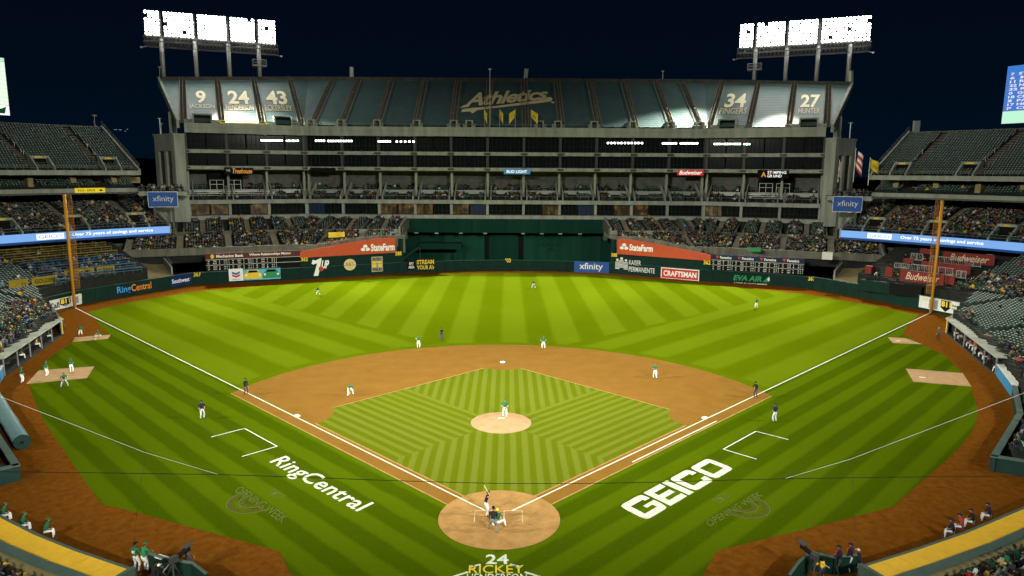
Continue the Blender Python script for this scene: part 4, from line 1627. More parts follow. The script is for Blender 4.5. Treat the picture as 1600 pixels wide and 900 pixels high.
# rear rim
for k, sg in DRUNS:
    mb = MB()
    q0 = (lambda v: WL - tend(DV) - .3) if k == 'l' else None
    q1 = (lambda v: tend(DV) + .3) if k == 'r' else None
    sweep(mb, sg, rect(DV, DV + 2.2, 45.2, 47.2), 0, True, q0, q1)
    sweep(mb, sg, rect(DV - .1, DV + .25, 47.2, 47.55), 0, True, q0, q1)
    mb.build('rear_rim', CONCD, stand)
# raking end edges
for k, sg in (('l', LDECK), ('r', RDECK)):
    def Q(v, e=0):
        t = max(tend(v), 0) + e
        return sg.pos(WL - t if k == 'l' else t, v, up_z(v))
    mb = MB()
    a, b = Q(-.2, .1), Q(DV + 1, .1)
    sd = sg.d * (-.6 if k == 'l' else .6)
    mb.hexa([a + Vector((0, 0, -1.2)), b + Vector((0, 0, -1.2)), b + sd + Vector((0, 0, -1.2)), a + sd + Vector((0, 0, -1.2)), a + Vector((0, 0, .6)), b + Vector((0, 0, .6)), b + sd + Vector((0, 0, .6)), a + sd + Vector((0, 0, .6))])
    mb.build('raking_edge', CONC, stand)
    mb = MB()
    c = Q(8) + sd * .3
    mb.box((c.x, c.y, 19), (1.6, 1.6, 38 if False else 34), sg.ang(0))
    mb.build('buttress', CONC, stand)
# vomitory mouths at the foot of the tarps
def mouth(sg, q, wd, dark=True, big=False):
    mb = MB()
    c = sg.pos(q, 1.2, 34.5)
    h = 2.3 if big else 1.7
    for dq in (-wd / 2, wd / 2):
        mb.box(sg.pos(q + dq, 1.5, 33.0 + h / 2), (.35, 3.0, h), sg.ang(0))
    mb.box(sg.pos(q, 1.9, 33.0 + h + .1), (wd + .4, 2.2, .25), sg.ang(0))
    mb.box(sg.pos(q - wd * .75, .6, 33.6), (wd * .5, .3, 1.0), sg.ang(0))
    mb.box(sg.pos(q + wd * .75, .6, 33.6), (wd * .5, .3, 1.0), sg.ang(0))
    mb.build('tunnel_mouth', CONC, stand)
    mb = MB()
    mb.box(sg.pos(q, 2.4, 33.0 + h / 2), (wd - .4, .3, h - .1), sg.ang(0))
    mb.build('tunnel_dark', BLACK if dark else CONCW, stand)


for t, sg in ((22.4, LDECK), (4.6, LDECK), (4.4, RDECK), (22.5, RDECK)):
    mouth(sg, WL - t if sg is LDECK else t, 3.9, True, True)
for x in (-48.2, -41, -32.2, -22.6, 22.4, 31.8, 41, 48.2, 13.6, -13.6):
    mouth(CENT, KX + x + (.9 if x < 0 else -.9), 1.5, False)
for x in (-8.9, 8.3):
    mouth(CENT, KX + x, 1.5, True)
mb = MB()
f = Frame(LDECK.pos(WL - 18.7, -.1, 32.3), LDECK.d * 9.8, Vector((0, 0, 1.25)))
f.panel(mb, .1, 0, 0)
yb = mb.build('yellow_banner', YEL, stand)
mb = MB()
f.text(mb, 'ROOTED IN OAKLAND', .12, .2, .88, .8, .12, 0, .01)
mb.build('lettering', GOLDT, stand)

# ---- end towers
for k, sg in (('l', LWING), ('r', RWING)):
    t = thing('stair_tower', 'bare concrete stair tower closing the %s end of the big grandstand' % ('left' if k == 'l' else 'right'), 'tower', sg.pos(WL - 29 if k == 'l' else 29, 3, 0), 0, 'concrete towers at the ends of the grandstand')
    Q = lambda tt, v, z: sg.pos(WL - tt if k == 'l' else tt, v, z)
    mb = MB()
    # walls left open by two tall slots
    zt = 30.2
    def wallq(t0, t1, v0, v1, z0, z1, th=.5):
        a, b = Q(t0, v0, z0), Q(t1, v1, z0)
        d = (b - a).normalized()
        nn = Vector((-d.y, d.x, 0)) * th
        if nn.dot(sg.n) < 0:
            nn = -nn
        mb.hexa([a, b, b + nn, a + nn] + [p + Vector((0, 0, z1 - z0)) for p in (a, b, b + nn, a + nn)])
    wallq(26.4, 28.6, -1, -1, 2, zt)
    wallq(28.6, 29.4, -1, 0.2, 2, zt)
    for z0, z1 in ((2, 9), (14.5, 18.5), (26.8, zt)):
        wallq(29.4, 32.2, .2, 4.7, z0, z1)
    wallq(30.5, 31.0, 2.0, 2.75, 2, zt)
    wallq(32.2, 33.0, 4.7, 5.9, 2, zt)
    mb.build('tower_wall', CONC, t)
    mb = MB()
    P = [Q(*p) for p in ((26.4, -.4, 2), (28.5, -.4, 2), (29.3, .9, 2), (32.2, 6.3, 2), (33.0, 9, 2), (26.4, 9, 2))]
    mb.ext([p + Vector((0, 0, 0)) for p in P], (0, 0, zt - 2.4))
    mb.build('tower_core', CONCD, t)
    mb = MB()
    P = [Q(*p) for p in ((26.4, -1.15, zt), (28.6, -1.15, zt), (29.5, .1, zt), (33.2, 5.9, zt), (33.2, 9.2, zt), (26.4, 9.2, zt))]
    mb.ext(P, (0, 0, .5))
    mb.build('tower_cap', CONC, t)
    mb = MB()
    mb.tube([Q(31.5, 5, zt), Q(31.5, 5, zt + 4)], .12, 6)
    mb.box(Q(31.5, 5, zt + 4.1), (.9, .3, .2))
    mb.build('roof_light_pole', STEEL, t)

# ---- batter's eye between the bleachers
eye = thing('batters_eye', "plain green batter's-eye wall in the recess behind centre field", 'wall', (0, KY, 0))
mb = MB()
XE = 24.8
mb.slab((-XE, KY - .6, 7.7), (2 * XE, 0, 0), (0, 1.0, 0), (0, 0, 3.42))
mb.build('upper_panel', EYEG, eye)
mb = MB()
for i in range(1, 6):
    mb.cut()
    mb.box((-XE + 2 * XE * i / 6, KY - .62, 9.4), (.35, .1, 3.4))
mb.build('panel_joint', PAD, eye)
mb = MB()
mb.slab((-XE - 3, KY + 4.5, 0), (2 * XE + 6, 0, 0), (0, .5, 0), (0, 0, 11))
mb.build('back_wall', EYEG, eye)
mb = MB()
mb.slab((-15.5, KY + 4.2, 0), (10.2, 0, 0), (0, .28, 0), (0, 0, 7.4))
mb.cut()
mb.slab((4.6, KY + 4.2, 0), (XE - 5, 0, 0), (0, .28, 0), (0, 0, 7.4))
mb.build('light_green_panel', EYEL, eye)
mb = MB()
mb.slab((-4.2, KY + 3.4, 0), (7.6, 0, 0), (0, .6, 0), (0, 0, 7.0))
mb.build('middle_door', EYEG, eye)
for x in (-5.2, 3.5):
    mb = MB()
    mb.box((x + .5, KY + 4.0, 3.6), (1.0, .3, 7.2))
    mb.build('dark_slot', BLACK, eye)
mb = MB()
for x in (-22, -17, -11, -5, 4.4, 9, 13.6, 18.5):
    mb.cut()
    mb.box((x, KY - .3, 7.55), (.9, .9, .28))
mb.build('soffit_fitting', CONC, eye)
# stair and landing at the left of the recess
mb = MB()
mb.slab((-21.0, KY - 1.5, 3.6), (10.2, 0, 0), (0, 3.5, 0), (0, 0, 1.5))
mb.slab((-12.0, KY - 1.6, 0), (.5, 0, 0), (0, .4, 0), (0, 0, 3.6))
mb.hexa([(-26, KY - 1.5, .6), (-21, KY - 1.5, 3.6), (-21, KY + 1, 3.6), (-26, KY + 1, .6), (-26, KY - 1.5, 1.9), (-21, KY - 1.5, 5.0), (-21, KY + 1, 5.0), (-26, KY + 1, 1.9)])
mb.build('stair_landing', EYEG, eye)
mb = MB()
mb.tube([(-25.2, KY - 1.8, 1.2), (-21.5, KY - 1.8, 4.0), (-21.0, KY - 1.8, 4.0), (-21.0, KY - 1.8, .5)], .07, 5)
mb.build('stair_rail', CONCD, eye)
# a faint emblem on the right of the recess
mb = MB()
f = Frame((8.2, KY + 4.18, 2.0), (6.6, 0, .6), (-.4, 0, 4.6))
f.text(mb, 'TOWN', .08, .66, .92, .95, .03, 0, .02)
f.text(mb, 'HALL', .08, .34, .92, .62, .03, 0, .02)
f.text(mb, 'A', .3, .02, .7, .3, .03, 0, .02)
mb.build('faint_emblem', EYEG, eye)

# ---- the bleachers under the grandstand, left and right of the recess
def inside_wall(p, mrg):
    """is p at least mrg behind the outfield wall"""
    best = 1e9
    val = None
    for i in range(len(WP) - 1):
        a, b = WP[i], WP[i + 1]
        ab_ = Vector((b.x - a.x, b.y - a.y))
        t_ = max(0, min(1, ((p.x - a.x) * ab_.x + (p.y - a.y) * ab_.y) / ab_.length_squared))
        dx, dy = p.x - a.x - ab_.x * t_, p.y - a.y - ab_.y * t_
        dd = math.hypot(dx, dy)
        if dd < best:
            best = dd
            val = (-ab_.y * dx + ab_.x * dy) / ab_.length / max(dd, 1e-6)
    return best * (1 if val > 0 else -1) > mrg


bl = {}
LOWR = [(-12.2 - .85 * i, 8.35 - .19 * i) for i in range(13)]
UPR = [(-.6 - .82 * i, 11.0 - .20 * i) for i in range(12)]


def clipped_rows(mb, sg, v, z, dz, qa, qb, mrg=1.5, mi=0, tread=.85, skirt=None):
    """one tread, cut short where the outfield wall runs through it"""
    n = max(2, int((qb - qa) / 1.0))
    ok = [inside_wall(sg.pos(qa + (qb - qa) * (i + .5) / n, v - .4, 0), mrg) for i in range(n)]
    i = 0
    while i < n:
        if ok[i]:
            j = i
            while j < n and ok[j]:
                j += 1
            a, b = qa + (qb - qa) * i / n, qa + (qb - qa) * j / n
            P = [sg.pos(q, vv, zz) for zz in (z - dz, z) for q, vv in ((a, v - tread / 2), (b, v - tread / 2), (b, v + tread / 2), (a, v + tread / 2))]
            mb.hexa(P, mi)
            i = j
        else:
            i += 1


for side in (-1, 1):
    nm = 'left' if side < 0 else 'right'
    wing = LWING if side < 0 else RWING
    t = thing('bleachers', 'two-tier bleachers full of fans under the grandstand, %s of the green wall' % nm, 'bleachers', (side * 50, 115, 5), 0, 'bleachers under the grandstand')
    bl[side] = t
    runs = [(wing, (lambda v: -6.0) if side < 0 else (lambda v: -v * TK), (lambda v: WL + v * TK) if side < 0 else (lambda v: WL + 6.0)),
            (CENT, (lambda v: -v * TK) if side < 0 else (lambda v: KX + XE), (lambda v: KX - XE) if side < 0 else (lambda v: CENT.L + v * TK))]
    mt, mw_, md, mr = MB(), MB(), MB(), MB()
    for sg, qa, qb in runs:
        for rows in (LOWR, UPR):
            for v, z in rows:
                clipped_rows(mt, sg, v, z, 2.2, qa(v), qb(v), 1.3)
        # wall between tiers, and the front parapet
        clipped_rows(mw_, sg, -10.9, 9.25, 1.9, qa(-10.9), qb(-10.9), 1.2, 0, .35)
        clipped_rows(mw_, sg, -23.6, 6.95, 1.5, qa(-23.6), qb(-23.6), .4, 0, .4)
        a, b = qa(0), qb(0)
        n = max(2, round((b - a) / 8.7))
        ais = []
        for i in range(n + 1):
            q = a + (b - a) * i / n
            for dq in (-.75, .75):
                md.cut()
                P = [sg.pos(q + dq, v, z) for v, z in ((1.2, 9.0), (1.2, 11.2), (-10.9, 9.9), (-10.9, 8.0))]
                md.ext(P, sg.d * .3)
            md.cut()
            md.box(sg.pos(q, -.2, 8.6), (.9, 1.2, 5.1), sg.ang(0))
            ais.append(q)
            if i < n:
                ais.append(q + (b - a) / n / 2)
        lo_ais = [q + .2 for q in ais[::2]]
        for q in lo_ais:
            mr.cut()
            for v, z in LOWR:
                if not inside_wall(sg.pos(q, v, 0), 1.6):
                    mr.cut()
                else:
                    mr.box(sg.pos(q, v, z + .03), (1.3, .87, .24), sg.ang(0))
        for q in ais[1::2]:
            mr.cut()
            for v, z in UPR:
                mr.box(sg.pos(q, v, z + .03), (1.1, .84, .24), sg.ang(0))
        dn = .60
        fill_rows('bleachers_' + nm, sg, UPR, ais, 1.6, .53, lambda q, v, p: (.42 if math.sin(p.x * .4) > -.2 else .15), lambda p: inside_wall(p, 1.6), qa, qb)
        fill_rows('bleachers_' + nm, sg, LOWR, lo_ais, 1.5, .53, lambda q, v, p: .66, lambda p: inside_wall(p, 1.7), qa, qb)
    mt.build('tier', TREAD, t)
    mw_.build('parapet', CONCS, t)
    md.build('raking_divider', CONCS, t)
    mr.build('gangway', AISLE, t)
    # stepped front where the rows run out along the banner
    A, B_ = (WP[3], WP[4]) if side < 0 else (WP[8], WP[9])
    mb = MB()
    d = (B_ - A).normalized()
    n_ = Vector((-d.y, d.x, 0))
    K = 12
    for i in range(K):
        f0, f1 = i / K, (i + 1) / K
        ff = (f0 + f1) / 2 if side < 0 else 1 - (f0 + f1) / 2
        zt = 6.6 + min(1, ff / .62) * 1.9
        a, b = A + (B_ - A) * f0 + n_ * .95, A + (B_ - A) * f1 + n_ * .95
        mb.hexa([x + Vector((0, 0, 4.6)) for x in (a, b, b + n_ * .35, a + n_ * .35)] + [x + Vector((0, 0, zt)) for x in (a, b, b + n_ * .35, a + n_ * .35)])
    mb.build('front_wall', CONCS, t)
    # end wall beside the green recess
    mb = MB()
    x = -XE if side < 0 else XE - .4
    P = [(x, KY + 1, 7.2), (x, KY + 1, 12), (x, KY - 10.8, 9.9), (x, KY - 10.8, 7.4)]
    mb.ext(P, (.4, 0, 0))
    mb.ext([(-XE - 15 if side < 0 else XE, KY - 11.2, 7.6), (-XE if side < 0 else XE + 15, KY - 11.2, 7.6), (-XE if side < 0 else XE + 15, KY - 11.2, 9.3), (-XE - 15 if side < 0 else XE, KY - 11.2, 9.3)], (0, .35, 0))
    mb.ext([(-XE - 15 if side < 0 else XE, KY - 10.8, 7.2), (-XE if side < 0 else XE + 15, KY - 10.8, 7.2), (-XE if side < 0 else XE + 15, KY, 7.4), (-XE - 15 if side < 0 else XE, KY, 7.4)], (0, 0, .5))
    mb.build('end_wall', CONC, t)
    # side rail at the outer end
    mb = MB()
    qe = -6.0 if side < 0 else WL + 6.0
    for dz in (.5, 1.0):
        mb.tube([wing.pos(qe, -23, 6.6 + dz), wing.pos(qe, -12, 8.4 + dz), wing.pos(qe, 0, 11 + dz)], .05, 4)
    P = [wing.pos(qe, v, z) for v, z in ((-23.4, 5.2), (-23.4, 6.9), (0, 11.2), (0, 9))]
    mb.ext(P, wing.d * (.3 if side > 0 else -.3))
    mb.build('side_rail', CONC, t)

# little banners draped over the bleacher fronts
for (px, py, w_, h_, m_, lab) in ((522, 371, 2.3, 1.1, YEL, 'small yellow banner held over the left bleacher front'), (533, 370, 1.6, 1.0, YEL, 'second small yellow banner over the left bleacher front'), (1178, 393, 2.6, .8, GREENP, 'small green banner on the right bleacher front')):
    mb = MB()
    i = 3 if px < 800 else 9
    d = (WP[i + 1] - WP[i]).normalized()
    n_ = Vector((-d.y, d.x, 0))
    p = GP(px, py, WP[i] + n_ * .6, n_)
    mb.slab(p - d * w_ / 2, d * w_, n_ * .05, (0, 0, h_))
    mb.top('fan_banner', m_, lab, 'banner', 'fan banners on the bleachers')
mb = MB()
p = GZ(1293, 395, 7.4)
mb.box(p + Vector((0, 0, -.6)), (1.9, .15, 1.5), -.4)
mb.top('fan_banner', OFFW, 'plain white sheet hung at the outer corner of the right bleachers', 'banner', 'fan banners on the bleachers')


# ---- signs on the storeys
def facade_sign(x0, y0, x1, y1, seg, v, name, label, pm, cat='sign', group=None):
    p0 = seg.pos(0, v, 0)
    A, B_, C_ = GP(x0, y0, p0, seg.n), GP(x1, y0, p0, seg.n), GP(x0, y1, p0, seg.n)
    f = Frame(Vector((A.x, A.y, C_.z)), seg.d * (B_ - A).dot(seg.d), Vector((0, 0, A.z - C_.z)))
    t = thing(name, label, cat, f.p(.5, 0), 0, group)
    mb = MB()
    f.panel(mb, .25, 0, -.25)
    mb.build('panel', pm, t)
    return f, t


f, t = facade_sign(787.5, 264, 828.5, 272, CENT, -.95, 'facade_sign', 'small light blue lit sign in the middle of the grandstand', SIGNB, group='lit signs on the grandstand')
part_text(t, f, 'BUD LIGHT', .1, .22, .88, .78, SIGNW, .03)
f, t = facade_sign(1059, 265.5, 1099.5, 274, CENT, -.95, 'facade_sign', 'small red lit sign with white script on the grandstand', SIGNR, group='lit signs on the grandstand')
part_text(t, f, 'Budweiser', .06, .15, .94, .9, SIGNW, .02, .3)
f, t = facade_sign(350, 262, 396, 272.5, LWING, -.95, 'facade_sign', 'black sign with orange neon script in the left wing of the grandstand', BLACK, group='lit signs on the grandstand')
part_text(t, f, 'Treehouse', .28, .15, .95, .9, NEONO, .015, .3)
part_text(t, f, 'THE', .05, .45, .2, .75, OFFW, .01)
f, t = facade_sign(1184, 265.5, 1233, 278.5, RWING, -.95, 'facade_sign', 'black sign with white and orange lettering in the right wing of the grandstand', BLACK, group='lit signs on the grandstand')
part_text(t, f, 'A', .12, .15, .28, .75, NEONO, .03)
part_text(t, f, 'ST MPING', .32, .55, .92, .88, SIGNW, .02)
part_text(t, f, 'GR UND', .32, .12, .78, .45, SIGNW, .02)
part_text(t, f, 'O', .47, .55, .53, .88, NEONO, .02, name='lettering')
part_text(t, f, 'O', .50, .12, .56, .45, NEONO, .02, name='lettering')
mb = MB()
f, t = facade_sign(484, 262, 524, 268, CENT, -.9, 'facade_sign', 'black panel added for the dark gap in the beam, right of the left bend', BLACK, group='lit signs on the grandstand')  # no real sign: black panel added over the beam's dark gap

# ---- rows of small lamps under the upper deck
lm = MB()
lm.box((0, 0, 0), (.38, .3, .36))
LM1 = lm.mesh('lamp', LAMPS)
LM2 = lm.mesh('lamp', LAMPG)
lm = MB()
lm.box((0, .25, .05), (.6, .35, .5))
LMB = lm.mesh('lamp_housing', STEELD)
for x0, x1, y, n, green, lab in ((409, 440, 219.5, 9, 0, 'bright row of lamps at the left bend of the grandstand'), (448, 465, 220, 6, 1, 'short greenish row of lamps beside the left bend'),
                                 (494, 506, 220, 4, 0, 'short row of four lamps right of the left bend'), (513, 549, 220.3, 10, 0, 'long row of ten lamps in the left half of the grandstand'),
                                 (592, 609, 221, 5, 0, 'row of five lamps in the left half of the grandstand'), (620, 646, 221.3, 5, 0, 'widely spaced lamps nearest the middle on the left'),
                                 (950, 1003, 223.5, 11, 0, 'long row of lamps right of the middle of the grandstand'), (1036, 1056, 224, 6, 0, 'row of six lamps in the right half of the grandstand'),
                                 (1064, 1089, 224, 7, 0, 'row of seven lamps just left of the right bend'), (1117, 1156, 225, 11, 2, 'bright long row of lamps at the right bend'), (1163, 1171, 225.3, 3, 1, 'short greenish row of lamps beside the right bend')):
    sg = CENT if 476 < (x0 + x1) / 2 < 1107 else (LWING if x0 < 800 else RWING)
    pts = [GP(x0 + (x1 - x0) * i / max(1, n - 1), y, sg.pos(0, -.35, 0), sg.n) for i in range(n)]
    t = thing('lamp_row', lab, 'lamps', pts[0].lerp(pts[-1], .5), 0, 'lamp rows under the upper deck')
    for i, p in enumerate(pts):
        g = green == 1 and i % 2 == 0 or green == 2 and i % 4 == 3
        o = put('lamp', LM2 if g else LM1, t, p - t.location, sg.ang(0))
        put('housing', LMB, o)

# ---- flags
def flag(base, h, fl, label, mats, group, pole_r=.06, wave=.3, logo=None, name='flag'):
    t = thing(name, label, 'flag', base, 0, group)
    mb = MB()
    mb.tube([base, base + Vector((0, 0, h))], [pole_r, pole_r * .7], 6)
    mb.build('flagpole', STEEL, t)
    wd, ht, dx, dz, drop = fl
    nu, nv = 8, 6
    mb = MB()
    vs = []
    for i in range(nu + 1):
        for j in range(nv + 1):
            u, v = i / nu, j / nv
            vs.append(base + Vector((dx * wd * u, .25 * math.sin(u * 6) * wave * wd + .15 * math.sin(v * 3), h - .15 - ht * (1 - v) - drop * u * (1.2 - .5 * v))))
    for i in range(nu):
        for j in range(nv):
            mi = 0
            if len(mats) > 1:
                mi = (2 if (i < 3 and j >= 3) else (j % 2))
            mb.raw([vs[i * (nv + 1) + j], vs[(i + 1) * (nv + 1) + j], vs[(i + 1) * (nv + 1) + j + 1], vs[i * (nv + 1) + j + 1]], [(0, 1, 2, 3)], mi)
    mb.build('cloth', mats, t, True)
    if logo:
        mb = MB()
        b = base + Vector((dx * wd * .25, -.3, h - .15 - ht * .75 - drop * .4))
        add_text(mb, logo, b, Vector((abs(dx) * wd * .4, 0, -drop * .3)) if dx > 0 else Vector((abs(dx) * wd * .4, 0, drop * .3)), (0, 0, ht * .45), 0, .02, 0, .02)
        mb.build('emblem', GREENP, t)


for i, (px, dx, wd, lab) in enumerate(((756.5, .35, 1.9, 'yellow pennant flag, leftmost of the four in front of the script lettering'), (780.5, .42, 2.0, 'yellow pennant flag, second from the left of the four'), (805, -.75, 2.0, 'yellow pennant flag blown to the left, third of the four'), (829.3, .8, 2.1, 'widest yellow pennant flag, rightmost of the four'))):
    p = GP(px, 208, CENT.pos(0, -.6, 0), CENT.n)
    flag(Vector((p.x, p.y, 32.0)), 5.6, (wd, 1.7, dx, 0, 1.5), lab, [YEL], 'yellow flags on the grandstand ledge', logo="A's")
"""right corner flags stand behind the gap"""
for px, pyb, pyt, dep, fl, m_, lab, lg in ((1309, 285, 250, 149, (1.0, 3.0, .7, 0, .8), [mat('limp_flag', (.30, .26, .25), .8, .3, 1)], 'limp pale flag on the left pole right of the stair tower', None),
                                       (1333, 285, 231, 149.5, (2.1, 3.6, .8, 0, 2.2), [RED, WHITE, NAVY], 'red and white striped flag hanging on the tall middle pole', None),
                                       (1356, 290, 246, 149, (2.2, 1.9, .9, 0, 1.3), [YEL], 'yellow flag flying on the right pole beside the upper deck', "A's")):
    b = CAM + ray(px, pyb) * (dep / ray(px, pyb).dot(_F))
    tp = CAM + ray(px, pyt) * (dep / ray(px, pyt).dot(_F))
    flag(b, tp.z - b.z, fl, lab, m_, 'flags by the right end of the grandstand', .09, logo=lg)
# speaker horns and masts on the rim
for px, y0, y1, wd, lean, lab in ((549.5, 124, 105, 1.1, 0, 'pale upright column on the rim left of the middle'), (820.5, 125, 107.5, 1.1, .12, 'pale leaning column on the rim near the middle'), (1329.5, 131, 111, 1.3, 0, 'pale column at the right end of the rim')):
    sg = CENT if px < 1107 else RWING
    a, b = GP(px, y0, sg.pos(0, DV + 1, 0), sg.n), GP(px, y1, sg.pos(0, DV + 1, 0), sg.n)
    mb = MB()
    a.z -= .6
    mb.tube([a, b + Vector((lean * 3, 0, 0))], wd / 2, 10)
    mb.top('antenna_column', STEEL, lab, 'antenna', 'antenna columns on the rims')
for px, y0, y1, lab in ((765.5, 206, 108, 'thin mast rising in front of the script lettering'), (1035.5, 128, 111, 'thin mast with a small cross-piece on the right half of the rim'), (249.5, 124, 105, 'short lamp pole at the far left of the rim')):
    sg = CENT if 480 < px < 1107 else LWING
    v = -.3 if y0 > 200 else DV + .8
    a, b = GP(px, y0, sg.pos(0, v, 0), sg.n), GP(px, y1, sg.pos(0, v, 0), sg.n)
    mb = MB()
    mb.tube([a, b], .09, 6)
    mb.box(b, (.7, .2, .35))
    mb.top('mast', STEEL, lab, 'mast', 'masts on the rim')

# ================================================================ FLOODLIGHT BANKS
lm = MB()
N = 12
lm.face([(.31 * math.cos(2 * math.pi * k / N), 0, .31 * math.sin(2 * math.pi * k / N)) for k in range(N)][::-1], 0)
LAMPM = lm.mesh('lamp', LAMP)
lm = MB()
lm.raw([(r * math.cos(2 * math.pi * k / 8), y, r * math.sin(2 * math.pi * k / 8)) for r, y in ((.36, .01), (.375, .03), (.2, .42)) for k in range(8)],
       [(i * 8 + k, i * 8 + (k + 1) % 8, (i + 1) * 8 + (k + 1) % 8, (i + 1) * 8 + k) for i in range(2) for k in range(8)] + [tuple(16 + k for k in range(8))])
LHOUS = lm.mesh('lamp_housing', STEELD)


def lattice(mb, a, b, h, d, n, r=.05):
    a, b = Vector(a), Vector(b)
    dv = Vector(d)
    for dz in (0, h):
        for oo in (Vector((0, 0, 0)), dv):
            mb.tube([a + oo + Vector((0, 0, dz)), b + oo + Vector((0, 0, dz))], r * 1.3, 4)
    for i in range(n):
        p, q = a + (b - a) * i / n, a + (b - a) * (i + 1) / n
        mb.tube([p, p + Vector((0, 0, h))], r, 4, 0, False)
        mb.tube([p + Vector((0, 0, h)), (p + q) / 2, q + Vector((0, 0, h))], r, 4, 0, False)


def light_bank(sg, ts, t0, t1, v, zc, lens, label, visible=True, ztop=5.7, platform=None, zbase=44.6):
    mir = sg is LWING
    P = lambda tt, vv, z: sg.pos(WL - tt if mir else tt, vv, z)
    c = P((t0 + t1) / 2, v, zbase)
    t = thing('light_tower', label, 'floodlights', c, 0, 'floodlight banks')
    for i, tt in enumerate(ts):
        mb = MB()
        mb.tube([P(tt, v + .6, zbase), P(tt, v + .6, zc - .5)], .52, 10)
        mb.tube([P(tt, v + .6, zc - .5), P(tt, v + .6, zc + ztop + .4)], .36, 8)
        mb.build('post', STEEL, t, True)
    mb = MB()
    zr = zc - 2.6
    lattice(mb, P(t0 - .4, v - .5, zr), P(t1 + .4, v - .5, zr), 1.25, sg.n * 1.3, 34)
    lattice(mb, P(t0 - .4, v - .5, zr + 1.35), P(t1 + .4, v - .5, zr + 1.35), 1.1, sg.n * 1.3, 34)
    mb.build('catwalk', STEELD if False else mat('catwalk_steel', (.16, .145, .135), .6), t)
    mb = MB()
    for k in range(8):
        z = zc + .3 + (ztop - .3) * k / 7
        mb.tube([P(t0, v + .35, z), P(t1, v + .35, z)], .06, 4)
    mb.build('lamp_rack', STEELD, t)
    if platform is not None:
        mb = MB()
        for zz in (zc - 5.6, zc - 5.0, zc - 4.2):
            a, b = P(platform - 1.7, v - 1, zz), P(platform + 1.7, v - 1, zz)
            for oo in (0, 3.2):
                mb.tube([a + sg.n * oo, b + sg.n * oo], .07, 4)
            mb.tube([a, a + sg.n * 3.2], .07, 4)
            mb.tube([b, b + sg.n * 3.2], .07, 4)
        mb.slab(P(platform - 1.7, v - 1, zc - 5.8) if not mir else P(platform + 1.7, v - 1, zc - 5.8), sg.d * 3.4, sg.n * 3.2, (0, 0, .2))
        for dt in (-1.7, 0, 1.7):
            mb.tube([P(platform + dt, v - 1, zc - 5.7), P(platform + dt, v - 1, zc - 4.2)], .07, 4)
        mb.build('platform', STEEL, t)
    for tt in (t0 - 1.2, t1 + 1.0):
        mb = MB()
        mb.tube([P(tt, v - .3, zr - .3), P(t0 if tt < t0 else t1, v - .3, zr - .1)], .04, 4)
        mb.box(P(tt, v - .3, zr - .3), (.4, .4, .35))
        mb.build('end_marker', OFFW, t)
    ncol = 36
    tilt = sg.ang(0)
    for i in range(ncol):
        tt = t0 + (t1 - t0) * (i + .5) / ncol
        if any(abs(tt - q) < .42 for q in ts):
            continue
        for k in range(7):
            if (i * 7 + k * 13) % 61 == 5:
                continue
            z = zc + .55 + (ztop - .6) * k / 6
            o = put('lamp', LAMPM, t, P(tt, v, z) - t.location, tilt)
            o.rotation_euler = (R_(18), 0, tilt)
            put('lamp_housing', LHOUS, o)
    return t


light_bank(LWING, (30.7, 23, 15.1, 7.7), 3.3, 34.2, 22.6, 55.3, None, 'left bank of glaring white floodlights on four posts above the grandstand', platform=7.7)
light_bank(RWING, (30.7, 23.4, 15.9, 8.2), 4.0, 35.0, 22.6, 55.2, None, 'right bank of glaring white floodlights on four posts above the grandstand', platform=8.2)
# ================================================================ THE SIDE STANDS
BC = (0.0, 30.0)


def PX(p):
    d = Vector(p) - CAM
    z = d.dot(_F)
    if z < 1:
        return (-9999, -9999)
    return (800 + SHX + FPX * d.dot(CR) / z, 450 - FPX * d.dot(CU) / z)


def near_frame(p, m=130):
    x, y = PX(p)
    return -m < x < 1600 + m and -50 < y < 900 + m * .7


